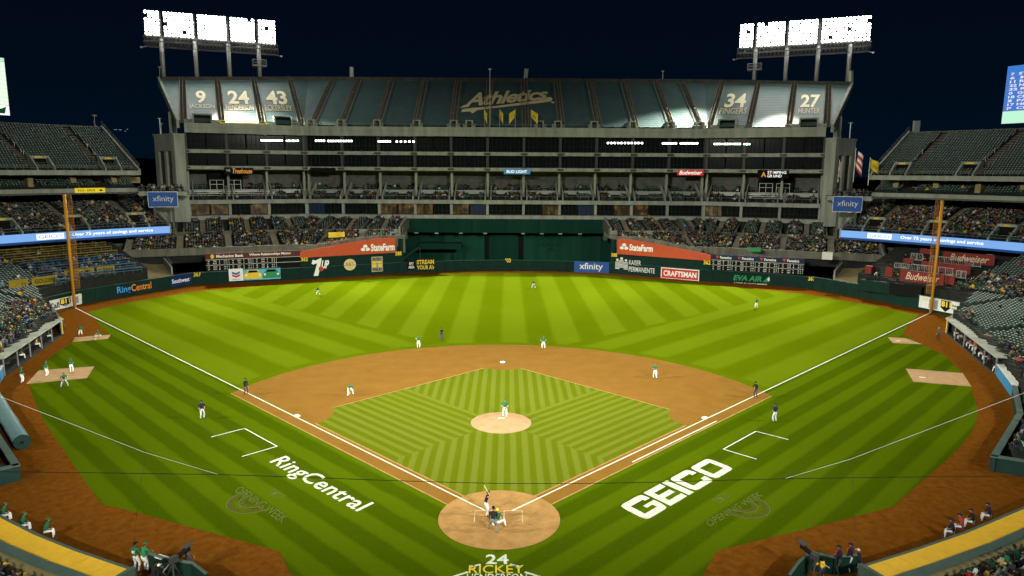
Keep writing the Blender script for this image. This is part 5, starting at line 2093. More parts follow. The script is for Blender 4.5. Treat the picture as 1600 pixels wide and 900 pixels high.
SIDE = {}
for side in (-1, 1):
    nm = 'left' if side < 0 else 'right'
    TH = Arc(BC, 110, -80, -45) if side < 0 else Arc(BC, 110, 45.1, 80)
    PL = Arc(BC, 104, -80, -43.2) if side < 0 else Arc(BC, 104, 43.4, 80)
    t = thing('side_stand', 'curving three-deck concrete stand on the %s, its top deck empty' % nm, 'stand', (side * 95, 85, 0), 0, 'side stands')
    SIDE[side] = t

    def sw(arc, prof, m, name, parent=t, **k):
        mb = MB()
        sweep(mb, arc, prof, 0, True, **k)
        return mb.build(name, m, parent)
    # top deck
    rows3 = [(1.2 + .84 * i, 22.35 + .362 * i) for i in range(26)]
    pf = [(-.1, 21.5)] + [p for v, z in rows3 for p in ((v - .42, z), (v + .42, z))] + [(23.0, 31.9), (23.0, 29.5), (4, 21.4)]
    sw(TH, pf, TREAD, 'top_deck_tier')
    sw(TH, rect(-.5, -.1, 21.45, 22.4), CONC, 'top_deck_fascia')
    sw(TH, rect(22.8, 23.3, 31.9, 32.4), CONCD, 'rear_rim')
    mb = MB()
    for zz in (22.9, 23.3):
        mb.tube([TH.pos(TH.L * i / 24, -.3, zz) for i in range(25)], .035, 4)
    for i in range(49):
        mb.tube([TH.pos(TH.L * i / 48, -.3, 22.4), TH.pos(TH.L * i / 48, -.3, 23.3)], .03, 4, 0, False)
    mb.build('railing', RAIL, t)
    sgn = 1 if side < 0 else -1
    end = TH.L if side < 0 else 0.0
    ais3 = [end - sgn * 110 * R_(x) for x in (3.3, 9.7, 16.1, 22.5, 28.9)]
    for q in ais3:
        mb = MB()
        for v, z in rows3[3:]:
            w_ = 1.35 / TH.k(v)
            P = [TH.pos(q + dq, vv, z + .02) for dq, vv in ((-w_ / 2, v - .42), (w_ / 2, v - .42), (w_ / 2, v + .42), (-w_ / 2, v + .42))]
            mb.hexa(P + [x + Vector((0, 0, .12)) for x in P])
        mb.build('gangway', AISLE, t)
        an = TH.ang(q)
        mb = MB()
        o_ = sgn * 1.6
        for dq in (-1.5, 1.5):
            c = TH.pos(q + o_ + dq * (1 if True else 1), 2.0, 22.9)
            mb.ext([TH.pos(q + o_ + dq, v, z) for v, z in ((.2, 22.2), (.2, 22.9), (3.2, 25.2), (4.2, 25.2), (4.2, 23.5))], TH.pos(q + o_ + dq + .3, 0, 0) - TH.pos(q + o_ + dq, 0, 0))
        c = TH.pos(q + o_, 3.6, 24.9)
        mb.box(c, (3.2, 1.4, .5), an)
        mb.build('tunnel_mouth', CONC, t)
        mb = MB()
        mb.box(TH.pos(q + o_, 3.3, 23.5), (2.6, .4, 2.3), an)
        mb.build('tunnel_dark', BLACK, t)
        mb = MB()
        mb.box(TH.pos(q + o_, 2.9, 24.9), (1.3, .1, .35), an)
        mb.build('tunnel_number', YEL, t)
        mb = MB()
        for v0, z0 in ((4.5, 24.0), (8.5, 25.7)):
            mb.tube([TH.pos(q + sgn * .8, v0, z0), TH.pos(q + sgn * .8, v0, z0 + 1), TH.pos(q + sgn * .8, v0 + 3, z0 + 2.3), TH.pos(q + sgn * .8, v0 + 3, z0 + 1.3)], .05, 4)
        mb.build('handrail', STEEL, t)
    fill_rows('top_' + nm, TH, rows3, ais3, 1.4, .54, 0, near_frame)
    # end edge of the top deck
    mb = MB()
    ex = TH.L if side < 0 else 0
    w2 = (TH.pos(ex + sgn * .4, 0) - TH.pos(ex, 0))
    mb.ext([TH.pos(ex, v, z) for v, z in ((-.5, 21.45), (-.5, 22.6), (23, 32.6), (23, 31.2), (4, 21.9))], w2)
    mb.build('end_edge', CONC, t)
    mb = MB()
    for dz in (.6, 1.15):
        mb.tube([TH.pos(ex + sgn * .2, v, z + dz) for v, z in ((-.4, 22.6), (23, 32.5))], .06, 4)
    for i in range(16):
        v = 23 * i / 15
        mb.tube([TH.pos(ex + sgn * .2, v, 22.6 + 9.9 * v / 23), TH.pos(ex + sgn * .2, v, 22.6 + 9.9 * v / 23 + 1.15)], .04, 4, 0, False)
    mb.build('end_railing', RAIL, t)
    # club deck: a low open storey beneath
    sw(TH, rect(1.0, 4.5, 17.95, 18.75), CONC, 'club_fascia')
    sw(TH, rect(1.0, 16, 17.6, 17.95), CONCD, 'club_slab')
    sw(TH, rect(9.0, 9.5, 18.7, 22.5), CONCD, 'club_back_wall')
    crow = [(2.0 + .85 * i, 18.85 + .3 * i) for i in range(4)]
    pf = [(1.5, 18.5)] + [p for v, z in crow for p in ((v - .42, z), (v + .42, z))] + [(6.5, 19.9), (6.5, 18.5)]
    sw(TH, pf, TREAD, 'club_tier')
    fill_rows('club_' + nm, TH, crow, ais3, 2.2, .55, .06, near_frame)
    mb = MB()
    for i in range(9):
        q = TH.L * (i + .5) / 9
        mb.cut()
        mb.box(TH.pos(q, 5.0, 19.9), (1.0, 3.5, 2.3), TH.ang(q))
        mb.cut()
        mb.box(TH.pos(q + 4, 8.6, 20.3), (5.5, .3, 1.3), TH.ang(q))
    mb.build('club_pier', CONCW, t)
    for i in range(4):
        q = end - sgn * (9 + 14 * i)
        mb = MB()
        mb.box(TH.pos(q, 1.8, 17.75), (.5, .4, .3))
        mb.build('soffit_lamp', LAMPO, t)
    # plaza deck
    rowsP = [(1.0 + .86 * i, 10.95 + .245 * i) for i in range(27)]
    pf = [(-.1, 9.2)] + [p for v, z in rowsP for p in ((v - .43, z), (v + .43, z))] + [(24.5, 17.6), (24.5, 14), (6, 9.2)]
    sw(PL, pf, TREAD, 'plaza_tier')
    sw(PL, rect(24.0, 24.5, 17, 22), CONCD, 'plaza_back_wall')
    aisP = [(PL.L if side < 0 else 0) - sgn * 104 * R_(x) for x in (3.0, 9.2, 15.6, 22.0, 28.4)]
    for q in aisP:
        an = PL.ang(q)
        mb = MB()
        for v, z in rowsP[4:]:
            w_ = 1.2 / PL.k(v)
            P = [PL.pos(q + dq, vv, z + .02) for dq, vv in ((-w_ / 2, v - .43), (w_ / 2, v - .43), (w_ / 2, v + .43), (-w_ / 2, v + .43))]
            mb.hexa(P + [x + Vector((0, 0, .12)) for x in P])
        mb.build('gangway', AISLE, t)
        mb = MB()
        for dq in (-1.6, 1.6):
            mb.ext([PL.pos(q + dq, v, z) for v, z in ((.2, 10.8), (.2, 11.3), (3.6, 13.6), (5.0, 13.6), (5.0, 11.5))], PL.pos(q + dq + .3, 0, 0) - PL.pos(q + dq, 0, 0))
        mb.box(PL.pos(q, 4.2, 13.5), (3.3, 1.6, .5), an)
        mb.build('tunnel_mouth', CONC, t)
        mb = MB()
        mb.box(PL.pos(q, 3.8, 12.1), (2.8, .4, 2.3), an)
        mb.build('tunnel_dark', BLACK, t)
        mb = MB()
        mb.box(PL.pos(q, 3.35, 13.5), (1.0, .1, .35), an)
        mb.build('tunnel_number', YEL, t)
    if side < 0:
        fill_rows('plaza_' + nm, PL, rowsP, aisP, 1.6, .53, lambda q, v, p: (.62 if v < 9 else .34) if PX(p)[0] > 40 else .38, near_frame)
    else:
        fill_rows('plaza_' + nm, PL, rowsP, aisP, 1.6, .53, lambda q, v, p: .80 if v > 3 else .6, near_frame)
    mb = MB()
    for zz in (11.4, 11.9):
        mb.tube([PL.pos(PL.L * i / 24, -.05, zz) for i in range(25)], .035, 4)
    mb.build('railing', RAIL, t)
    mb = MB()
    ex = PL.L if side < 0 else 0
    w2 = (PL.pos(ex + sgn * .4, 0) - PL.pos(ex, 0))
    mb.ext([PL.pos(ex, v, z) for v, z in ((-.2, 9.2), (-.2, 11.3), (24, 18.2), (24, 16), (6, 9.2))], w2)
    mb.build('end_edge', CONC, t)
    mb = MB()
    mb.tube([PL.pos(ex + sgn * .2, v, z + .95) for v, z in ((-.2, 11.3), (24, 18.2))], .05, 4)
    mb.build('end_railing', RAIL, t)
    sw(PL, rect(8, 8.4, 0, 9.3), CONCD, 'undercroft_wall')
    # lit ribbon board
    rb = thing('ribbon_board', 'long blue lit ribbon board along the middle deck on the %s' % nm, 'display', PL.pos(ex, -.3, 9.4), 0, 'lit ribbon boards')
    mb = MB()
    sweep(mb, PL, rect(-.55, -.2, 9.45, 10.85))
    mb.build('display_strip', LEDB, rb)
    mb = MB()
    sweep(mb, PL, rect(-.5, -.2, 9.0, 9.42))
    mb.build('lower_edge', BLUE, rb)

    def ribbon_text(s, q0, q1, m, bold, z0=9.75, z1=10.55, nm_='lettering'):
        vs, fs = text_geo(s, bold, 0, 1.0, 1.0)
        mb = MB()
        mb.raw([PL.pos(q0 + (q1 - q0) * a, -.58, z0 + (z1 - z0) * b) for a, b in vs], fs)
        mb.build(nm_, m, rb)

    def q_at(px):       # arc position seen at photo column px
        lo, hi = 0.0, PL.L
        for _ in range(40):
            m_ = (lo + hi) / 2
            if PX(PL.pos(m_, -.55, 10.1))[0] < px:
                lo = m_
            else:
                hi = m_
        return lo
    if side < 0:
        ribbon_text('Over 75 years of savings and service', q_at(112.5), q_at(239), LEDW, .025)
        ga, gb = q_at(57), q_at(100)
    else:
        ribbon_text('Over 75 years of savings and service', q_at(1407), q_at(1537), LEDW, .025)
        ga, gb = q_at(1355.5), q_at(1393)
    mb = MB()
    sweep(mb, PL, rect(-.60, -.56, 9.62, 10.68), q0=ga, q1=gb)
    mb.build('word_panel', LEDW, rb)
    vs, fs = text_geo('GEICO', .02)
    mb = MB()
    mb.raw([PL.pos(ga + (gb - ga) * (.08 + .84 * a), -.63, 9.85 + .6 * b) for a, b in vs], fs)
    mb.build('lettering', LEDB, rb)

# yellow sign under the left club deck
TH = Arc(BC, 110, -80, -45)
p = PX
q0 = q1 = 0
for i in range(2000):
    q = TH.L * i / 2000
    x = PX(TH.pos(q, .9, 18.4))[0]
    if x < 117:
        q0 = q
    if x < 164.5:
        q1 = q
f = Frame(TH.pos(q0, .9, 17.9), TH.pos(q1, .9, 17.9) - TH.pos(q0, .9, 17.9), (0, 0, .95))
t = thing('fascia_sign', 'small yellow lit sign under the top deck on the left', 'sign', f.p(.5, 0))
mb = MB()
f.panel(mb, .15, 0, -.12)
mb.build('panel', SIGNY, t)
part_text(t, f, 'RIDE - DRIVE', .1, .28, .66, .72, PAD, .01, lift=.04)
part_poly(t, f, [[(.80, .3), (.92, .3), (.90, .6), (.82, .7)]], PAD, 'emblem', .04)

# platforms and blue signs either side of the big grandstand
for side, (x0, y0, x1, y1), dep in ((-1, (230, 299.5, 277, 324), 150), (1, (1302, 306.5, 1348.5, 331), 150)):
    nm = 'left' if side < 0 else 'right'
    dirx = Vector((.93, .36 * (1 if side < 0 else -1), 0)).normalized()
    n_ = Vector((-dirx.y, dirx.x, 0))
    p0 = CAM + ray((x0 + x1) / 2, y1) * (dep / ray((x0 + x1) / 2, y1).dot(_F))
    A, B_, C_ = GP(x0, y0, p0, n_), GP(x1, y0, p0, n_), GP(x0, y1, p0, n_)
    f = Frame(Vector((A.x, A.y, C_.z)), dirx * (B_ - A).dot(dirx), Vector((0, 0, A.z - C_.z)))
    t = thing('hanging_sign', 'large blue sign with white lowercase lettering at the %s end of the grandstand' % nm, 'sign', f.p(.5, 0), 0, 'large blue signs beside the grandstand')
    mb = MB()
    f.panel(mb, .3, 0, -.3)
    mb.build('panel', BLUE, t)
    part_poly(t, f, [[(0, 0), (1, 0), (1, .03), (0, .03)], [(0, .97), (1, .97), (1, 1), (0, 1)], [(0, .03), (.015, .03), (.015, .97), (0, .97)], [(.985, .03), (1, .03), (1, .97), (.985, .97)]], WHITE, 'border', .005)
    part_text(t, f, 'xfinity', .16, .27, .86, .74, OFFW, .0)
    mb = MB()
    for u in (.2, .8):
        mb.cut()
        c = f.p(u, 0)
        mb.box((c.x + n_.x * .7, c.y + n_.y * .7, (c.z + 4) / 2 + 1.5), (.5, .5, c.z + 5 if False else c.z + 1), math.atan2(dirx.y, dirx.x))
    mb.build('support_post', CONCD, t)
    # platform with onlookers just above and behind the sign
    t = thing('viewing_platform', 'concrete walkway with a railing above the blue sign on the %s' % nm, 'platform', f.p(.5, 1))
    o = f.p(-.12, 1.02) + n_ * .7
    mb = MB()
    L_ = f.x.length * 1.62 if side < 0 else f.x.length * 1.5
    st = o if side < 0 else o
    st = f.p(-.30 if side < 0 else -.2, 1.0) + n_ * .7
    mb.slab(st + Vector((0, 0, -.9)), dirx * L_, n_ * 7, (0, 0, .9))
    mb.slab(st + n_ * 7, dirx * L_, n_ * .3, (0, 0, -7))
    mb.build('floor', CONC, t)
    mb = MB()
    for zz in (.5, 1.05):
        mb.tube([st + Vector((0, 0, zz)) + n_ * .1, st + dirx * L_ + Vector((0, 0, zz)) + n_ * .1], .04, 4)
    for i in range(12):
        c = st + dirx * (L_ * i / 11) + n_ * .1
        mb.tube([c, c + Vector((0, 0, 1.05))], .03, 4, 0, False)
    mb.build('railing', RAIL, t)
    for i in range(26 if side < 0 else 18):
        c = st + dirx * random.uniform(.5, L_ - .5) + n_ * random.uniform(.4, 3)
        CROWD.append((c.x, c.y, c.z, math.atan2(dirx.y, dirx.x) + random.uniform(-.6, .6), 1.25, 'platform_' + nm, 0, i))

# ---- the wall round the foul ground, and the low stands behind it
FR = [GZ(*p) for p in ((1503, 497), (1478, 520), (1556, 586), (1580, 620), (1588, 665), (1546, 736), (1606, 746))]
FL = [GZ(*p) for p in ((76, 488.5), (98, 522), (6, 589), (-16, 624), (-20, 668), (33, 751), (-14, 763))]
FIELD = [(p.x, p.y) for p in FL[::-1]] + [(p.x, p.y) for p in WP] + [(p.x, p.y) for p in FR] + [(40, -20), (-40, -20)]


def in_field(p, m=0.0):
    x, y = p[0], p[1]
    c = False
    n = len(FIELD)
    near = 1e9
    for i in range(n):
        x0, y0 = FIELD[i]
        x1, y1 = FIELD[(i + 1) % n]
        if (y0 > y) != (y1 > y) and x < (x1 - x0) * (y - y0) / (y1 - y0) + x0:
            c = not c
        if m:
            dx, dy = x1 - x0, y1 - y0
            t_ = max(0, min(1, ((x - x0) * dx + (y - y0) * dy) / max(dx * dx + dy * dy, 1e-9)))
            near = min(near, math.hypot(x - x0 - dx * t_, y - y0 - dy * t_))
    return c or near < m


def zR(r):
    if r < 56:
        return .55 + .091 * (r - 39)
    if r < 68:
        return 2.1 + .06 * (r - 56)
    if r < 86:
        return 2.82 + .07 * (r - 68)
    return 4.08 + .235 * (r - 86)


LOW = {}
for side in (-1, 1):
    nm = 'left' if side < 0 else 'right'
    FX = FL if side < 0 else FR
    fw = thing('foul_ground_wall', 'low green wall with a pale cap along the %s edge of the foul ground' % nm, 'wall', FX[2], 0, 'foul ground walls')
    for i in range(len(FX) - 1):
        if i == 1:
            continue
        p, q = FX[i], FX[i + 1]
        d = (q - p).normalized()
        n_ = Vector((-d.y, d.x, 0)) * side * -1
        if side > 0:
            n_ = Vector((-d.y, d.x, 0))
        else:
            n_ = Vector((d.y, -d.x, 0))
        h = 2.0 if i == 0 else (1.25 if i == 2 else 1.15)
        mb = MB()
        mb.hexa([p, q, q + n_ * .3, p + n_ * .3] + [x + Vector((0, 0, h)) for x in (p, q, q + n_ * .3, p + n_ * .3)])
        mb.build('wall_panel', BLUEP if i == 2 else GREENW, fw)
        mb = MB()
        a, b = p - n_ * .08, q - n_ * .08
        w_ = .75 if i == 2 else .5
        mb.hexa([x + Vector((0, 0, h + .004)) for x in (a, b, b + n_ * w_, a + n_ * w_)] + [x + Vector((0, 0, h + .1)) for x in (a, b, b + n_ * w_, a + n_ * w_)])
        mb.build('wall_cap', OFFW if i == 2 else GREENT, fw)
    # bullpen bench under a long roof
    p, q = FX[1], FX[2]
    d = (q - p).normalized()
    n_ = Vector((-d.y, d.x, 0)) if side > 0 else Vector((d.y, -d.x, 0))
    L = (q - p).length
    bp = thing('bullpen_shelter', 'long low roofed shelter for waiting pitchers on the %s' % nm, 'shelter', (p + q) / 2, 0, 'bullpen shelters')
    an = math.atan2(d.y, d.x)
    mb = MB()
    mb.slab(p + Vector((0, 0, 2.02)) - n_ * .25, d * L, n_ * 2.9, (0, 0, .2))
    mb.build('roof', CONC, bp)
    mb = MB()
    mb.slab(p + n_ * 2.4, d * L, n_ * .2, (0, 0, 2.0))
    mb.build('back_wall', PAD, bp)
    mb = MB()
    mb.slab(p + n_ * 1.3 + Vector((0, 0, .40)) + d * .8, d * (L - 1.6), n_ * .5, (0, 0, .06))
    for i in range(9):
        mb.box(p + n_ * 1.55 + d * (1 + (L - 2) * i / 8) + Vector((0, 0, .2)), (.1, .4, .4), an)
    mb.build('bench', STEELD, bp)
    mb = MB()
    mb.slab(p + Vector((0, 0, .004)) - n_ * .2, d * L, n_ * 2.8, (0, 0, .05))
    mb.build('floor', TREAD, bp)
    mb = MB()
    for i in range(6):
        mb.cut()
        mb.box(p + d * (.3 + (L - .6) * i / 5) + Vector((0, 0, 1.02)), (.12, .12, 2.0), an)
    mb.build('post', POLEY if False else RAIL, bp)
    mb = MB()
    mb.tube([p + Vector((0, 0, 2.3)), p + n_ * 1.5 + Vector((0, 0, 2.3)) - d * .9], .08, 5)
    mb.tube([p + Vector((0, 0, 0)), p + Vector((0, 0, 2.3))], .07, 5)
    mb.build('yellow_rail', YEL, bp)
    SIDE[('pen', side)] = (p, d, n_, L)
    # stand
    ls = thing('lower_stand', 'low field-level stand of dark green seats behind the %s foul wall' % nm, 'stand', (side * 72, 50, 1), 0, 'lower stands')
    LOW[side] = ls
    mb = MB()
    # rows are circles cut by the wall
    lst = SEATS.setdefault('lower_' + nm, [])
    gm = MB()
    for ri in range(76):
        r = 39.24 + .86 * ri
        z = zR(r)
        dz = .9 if r < 68 else 2.5
        a0, a1 = 49.5, 128
        nseg = 79
        for k in range(nseg):
            b0, b1 = R_(a0 + (a1 - a0) * k / nseg), R_(a0 + (a1 - a0) * (k + 1) / nseg)
            bm_ = (b0 + b1) / 2
            c = (side * r * math.sin(bm_), BC[1] + r * math.cos(bm_), z)
            if in_field(c, 1.0) or not near_frame(c, 220):
                continue
            P = [(side * rr * math.sin(b), BC[1] + rr * math.cos(b)) for rr, b in ((r - .43, b0), (r - .43, b1), (r + .43, b1), (r + .43, b0))]
            mb.hexa([(*x, z - dz) for x in P] + [(*x, z) for x in P])
        nst = int(r * R_(a1 - a0) / .54)
        for k in range(nst):
            b = R_(a0) + (k + .5) * .54 / r
            deg = math.degrees(b)
            c = (side * r * math.sin(b), BC[1] + r * math.cos(b), z)
            if in_field(c, 1.3) or not near_frame(c):
                continue
            # gap over the shelter roof, gangways, the party deck
            gang = abs(((deg - 63.5) % 9.5) - 4.75) * r * R_(1) < .65
            if gang:
                P = [(side * rr * math.sin(bb), BC[1] + rr * math.cos(bb)) for rr, bb in ((r - .42, b - .27 / r), (r - .42, b + .27 / r), (r + .42, b + .27 / r), (r + .42, b - .27 / r))]
                gm.hexa([(*x, z + .01) for x in P] + [(*x, z + .12) for x in P])
                continue
            if r > 81 and deg < 61.5:
                continue
            if 83 < r < 84.2 and deg > 60:
                continue
            lst.append((c[0], c[1], c[2], -b * side, 1.0))
            x, y = PX(c)
            if side < 0:
                dn = .68 if (y > 478 and x > 8 and r < 74) else (.55 if r < 66 else .02)
                if y > 575:
                    dn = .75
                if r > 84:
                    dn = .15
            else:
                wobble = math.sin(c[1] * .35) + math.sin(c[0] * .5)
                dn = .75 if y > 580 else (.68 if (x < 1520 and 495 < y < 540 and r < 74) else (.62 if (r > 84.5 and r < 93) else .012))
                if r < 60 and y < 580:
                    dn = .45
            if random.random() < dn:
                CROWD.append((c[0], c[1], c[2], -b * side + random.uniform(-.4, .4), random.uniform(.92, 1.1), 'lower_' + nm, ri, k))
    mb.build('tier', TREAD, ls)
    gm.build('gangway', AISLE, ls)['kind'] = 'stuff'
    # ramp down to the field by the grandstand
    rp = thing('ramp', 'wide bare concrete ramp between the %s stand and the bleachers' % nm, 'ramp', (side * 68, 92, 3))
    mir = lambda x: x if side < 0 else -x
    A0, A1 = Vector((-68.9, 87.4, 2.3)), Vector((-65.2, 93.6, 2.3))
    B0, B1 = Vector((-88.5, 108.0, 7.6)), Vector((-80.0, 112.5, 7.6))
    pts = [Vector((mir(p_.x), p_.y, p_.z)) for p_ in (A0, A1, B1, B0)]
    mb = MB()
    mb.hexa([p_ + Vector((0, 0, -2.2)) for p_ in pts] + pts)
    mb.build('slab', RAMPC, rp)
    mb = MB()
    for a, b in ((pts[1], pts[2]),):
        dd = (b - a).normalized()
        nn = Vector((-dd.y, dd.x, 0)) * .3
        mb.hexa([a + Vector((0, 0, -2)), b + Vector((0, 0, -2)), b + nn + Vector((0, 0, -2)), a + nn + Vector((0, 0, -2)), a + Vector((0, 0, 1.5)), b + Vector((0, 0, 1.3)), b + nn + Vector((0, 0, 1.3)), a + nn + Vector((0, 0, 1.5))])
    mb.build('side_wall', CONC, rp)
    mb = MB()
    for dz in (1.9, 2.3):
        mb.tube([pts[1] + Vector((0, 0, dz)), pts[2] + Vector((0, 0, dz))], .05, 4)
    for a, b in ((pts[0], pts[3]),):
        mb.tube([a + Vector((0, 0, 1.0)), b + Vector((0, 0, 1.0))], .06, 4)
        for i in range(9):
            c = a + (b - a) * i / 8
            mb.tube([c, c + Vector((0, 0, 1.0))], .05, 4, 0, False)
    mb.build('handrail', RAIL, rp)
    mb = MB()
    for i in range(1, 6):
        mb.cut()
        a, b = pts[0] + (pts[3] - pts[0]) * i / 6, pts[1] + (pts[2] - pts[1]) * i / 6
        up_ = Vector((0, 0, .012))
        dd = (pts[3] - pts[0]).normalized() * .12
        mb.face([a + up_, b + up_, b + dd + up_, a + dd + up_])
    mb.build('expansion_joint', CONCD, rp)


def RA(side, r, deg, z):
    b = R_(deg)
    return Vector((side * r * math.sin(b), BC[1] + r * math.cos(b), z))


DBLUE = mat('dull_blue_rail', (0.018, 0.085, 0.15), .6)
DYEL = mat('dull_yellow_rail', (0.20, 0.15, 0.015), .6)
# left corner: tables with blue rails and yellow cloths
pt = thing('party_deck', 'stepped party deck with blue rails and yellow cloths in the left corner', 'deck', RA(-1, 92, 56, 4))
for j, r in enumerate((83.5, 86, 88.5, 91, 93.5, 96, 98.5, 101)):
    z = zR(r)
    mb = MB()
    ds = [50.8 + (61.5 - 50.8) * i / 10 for i in range(11)]
    if r < 86:
        ds = [d_ for d_ in ds if not in_field(RA(-1, r, d_, 0), .4)]
    for dz in (1.0, .55):
        mb.tube([RA(-1, r - .6, d_, z + dz) for d_ in ds], .09 if dz > .9 else .05, 4)
    for d_ in ds:
        mb.tube([RA(-1, r - .6, d_, z), RA(-1, r - .6, d_, z + 1.0)], .05, 4, 0, False)
    mb.build('counter_rail', DYEL if j in (5, 6, 7) else DBLUE, pt)
    for k in range(34):
        deg = 51 + 10.3 * k / 34
        c = RA(-1, r + .3, deg, z)
        if in_field(c, 1) or not near_frame(c):
            continue
        if random.random() < (.62 if r < 95 else .12):
            CROWD.append((c.x, c.y, c.z, R_(deg) + random.uniform(-.5, .5), random.uniform(.95, 1.15), 'party_left', j, k))
for (x0, y0, x1, y1, s) in ((10, 432, 40, 445, None), (46, 427, 86, 440, 'GOLDEN'), (98, 420, 144, 434, 'ROAD'), (149, 415, 176, 424, 'GOLDEN')):
    r = 85.2 if y0 > 422 else 87
    c0 = None
    for i in range(400):
        deg = 50 + 16 * i / 400
        if PX(RA(-1, r, deg, zR(r)))[0] < x0 and c0 is None:
            c0 = deg
        if PX(RA(-1, r, deg, zR(r)))[0] > x1:
            c1 = deg
    if c0 is None:
        continue
    a, b = RA(-1, r - .75, c0, zR(r) + .1), RA(-1, r - .75, c1, zR(r) + .1)
    f = Frame(a, b - a, (0, 0, 1.35))
    mb = MB()
    f.panel(mb, .05)
    cl = mb.build('yellow_cloth', mat('yellow_cloth', (.22, .16, .012), .8, .2, 2), pt)
    if s:
        mb = MB()
        f.text(mb, s, .12, .25, .88, .75, .08, 0, .01)
        mb.build('lettering', PAD, cl)
# right corner: red bar decks
pt = thing('party_deck', 'stepped party deck with red panels and white rails in the right corner', 'deck', RA(1, 92, 56, 4))


def deck_panel(x0, y0, x1, y1, r, m, name, txt=None, th=.15):
    d0, d1 = None, None
    zc = None
    n_ = Vector((math.sin(R_(55)), math.cos(R_(55)), 0))
    base = RA(1, r, 55, 0)
    A, B_, C_ = GP(x0, y0, base, n_), GP(x1, y0, base, n_), GP(x0, y1, base, n_)
    dx = Vector((n_.y, -n_.x, 0))
    f = Frame(Vector((A.x, A.y, C_.z)), dx * (B_ - A).dot(dx), Vector((0, 0, A.z - C_.z)))
    mb = MB()
    f.panel(mb, th, 0, -th)
    o = mb.build(name, m, pt)
    if txt:
        mb = MB()
        f.text(mb, txt, .14, .18, .9, .86, .03, 0, .012, .35)
        mb.build('lettering', mat('script_gold', (.55, .40, .28), .6), o)
    return f


def deck_fence(x0, y0, x1, y1, r):
    n_ = Vector((math.sin(R_(55)), math.cos(R_(55)), 0))
    base = RA(1, r, 55, 0)
    A, B_, C_ = GP(x0, y0, base, n_), GP(x1, y0, base, n_), GP(x0, y1, base, n_)
    dx = Vector((n_.y, -n_.x, 0))
    W_, h = (B_ - A).dot(dx), A.z - C_.z
    mb = MB()
    o = Vector((A.x, A.y, C_.z))
    n = max(2, int(W_ / 1.1))
    for i in range(n + 1):
        mb.box(o + dx * (W_ * i / n) + Vector((0, 0, h / 2)), (.1, .1, h), math.atan2(dx.y, dx.x))
    for zz in (.05, h):
        mb.slab(o + Vector((0, 0, zz)), dx * W_, n_ * .09, (0, 0, .09))
    k = int(W_ / .28)
    for i in range(k):
        mb.tube([o + dx * (W_ * i / k), o + dx * (W_ * i / k) + Vector((0, 0, h))], .03, 4, 0, False)
    mb.build('white_fence', mat('white_rail_paint', (.24, .25, .24), .6), pt)


mb = MB()
for r0, z0 in ((84.6, 3.6), (90, 4.6), (95, 6.0), (100, 7.2)):
    P = [RA(1, rr, dd, 0) for rr, dd in ((r0, 50.5), (r0, 61.5), (r0 + 5, 61.5), (r0 + 5, 50.5))]
    mb.hexa([Vector((p_.x, p_.y, z0 - 2)) for p_ in P] + [Vector((p_.x, p_.y, z0)) for p_ in P])
mb.build('terrace', PAD, pt)
deck_panel(1407, 421, 1477, 438, 85.0, DRED, 'red_panel', 'Budweiser')
deck_panel(1384, 417, 1395, 432, 85.2, DRED, 'red_panel')
deck_panel(1478, 430, 1492, 444, 85.0, DRED, 'red_panel')
deck_panel(1440, 407.5, 1518, 421, 90.5, DRED, 'red_panel')
deck_panel(1412, 403, 1428, 410, 90.6, DRED, 'red_panel')
deck_panel(1474, 392.5, 1556, 408, 97.0, DRED, 'red_panel', 'Budweiser')
deck_panel(1438, 388, 1458, 396, 97.0, DRED, 'red_panel')
deck_panel(1352, 415, 1362, 427, 86.5, DRED, 'red_drum', th=.9)
deck_panel(1390, 442, 1441, 459, 83.0, BLACK, 'black_box', th=1.0)
for a in ((1398, 411, 1421, 418, 86), (1424, 413, 1490, 424, 87.5), (1424, 396, 1442, 406, 93), (1455, 400, 1534, 410, 93.5), (1495, 423, 1510, 434, 86)):
    deck_fence(*a, )
for i in range(60):
    deg, r = random.uniform(51, 61), random.choice((86.5, 88, 92.5, 98))
    c = RA(1, r, deg, {86.5: 3.7, 88: 3.7, 92.5: 4.7, 98: 6.1}[r])
    if near_frame(c) and not in_field(c, 1):
        CROWD.append((c.x, c.y, c.z, -R_(deg) + random.uniform(-.8, .8), random.uniform(1.0, 1.2), 'party_right', 0, i))

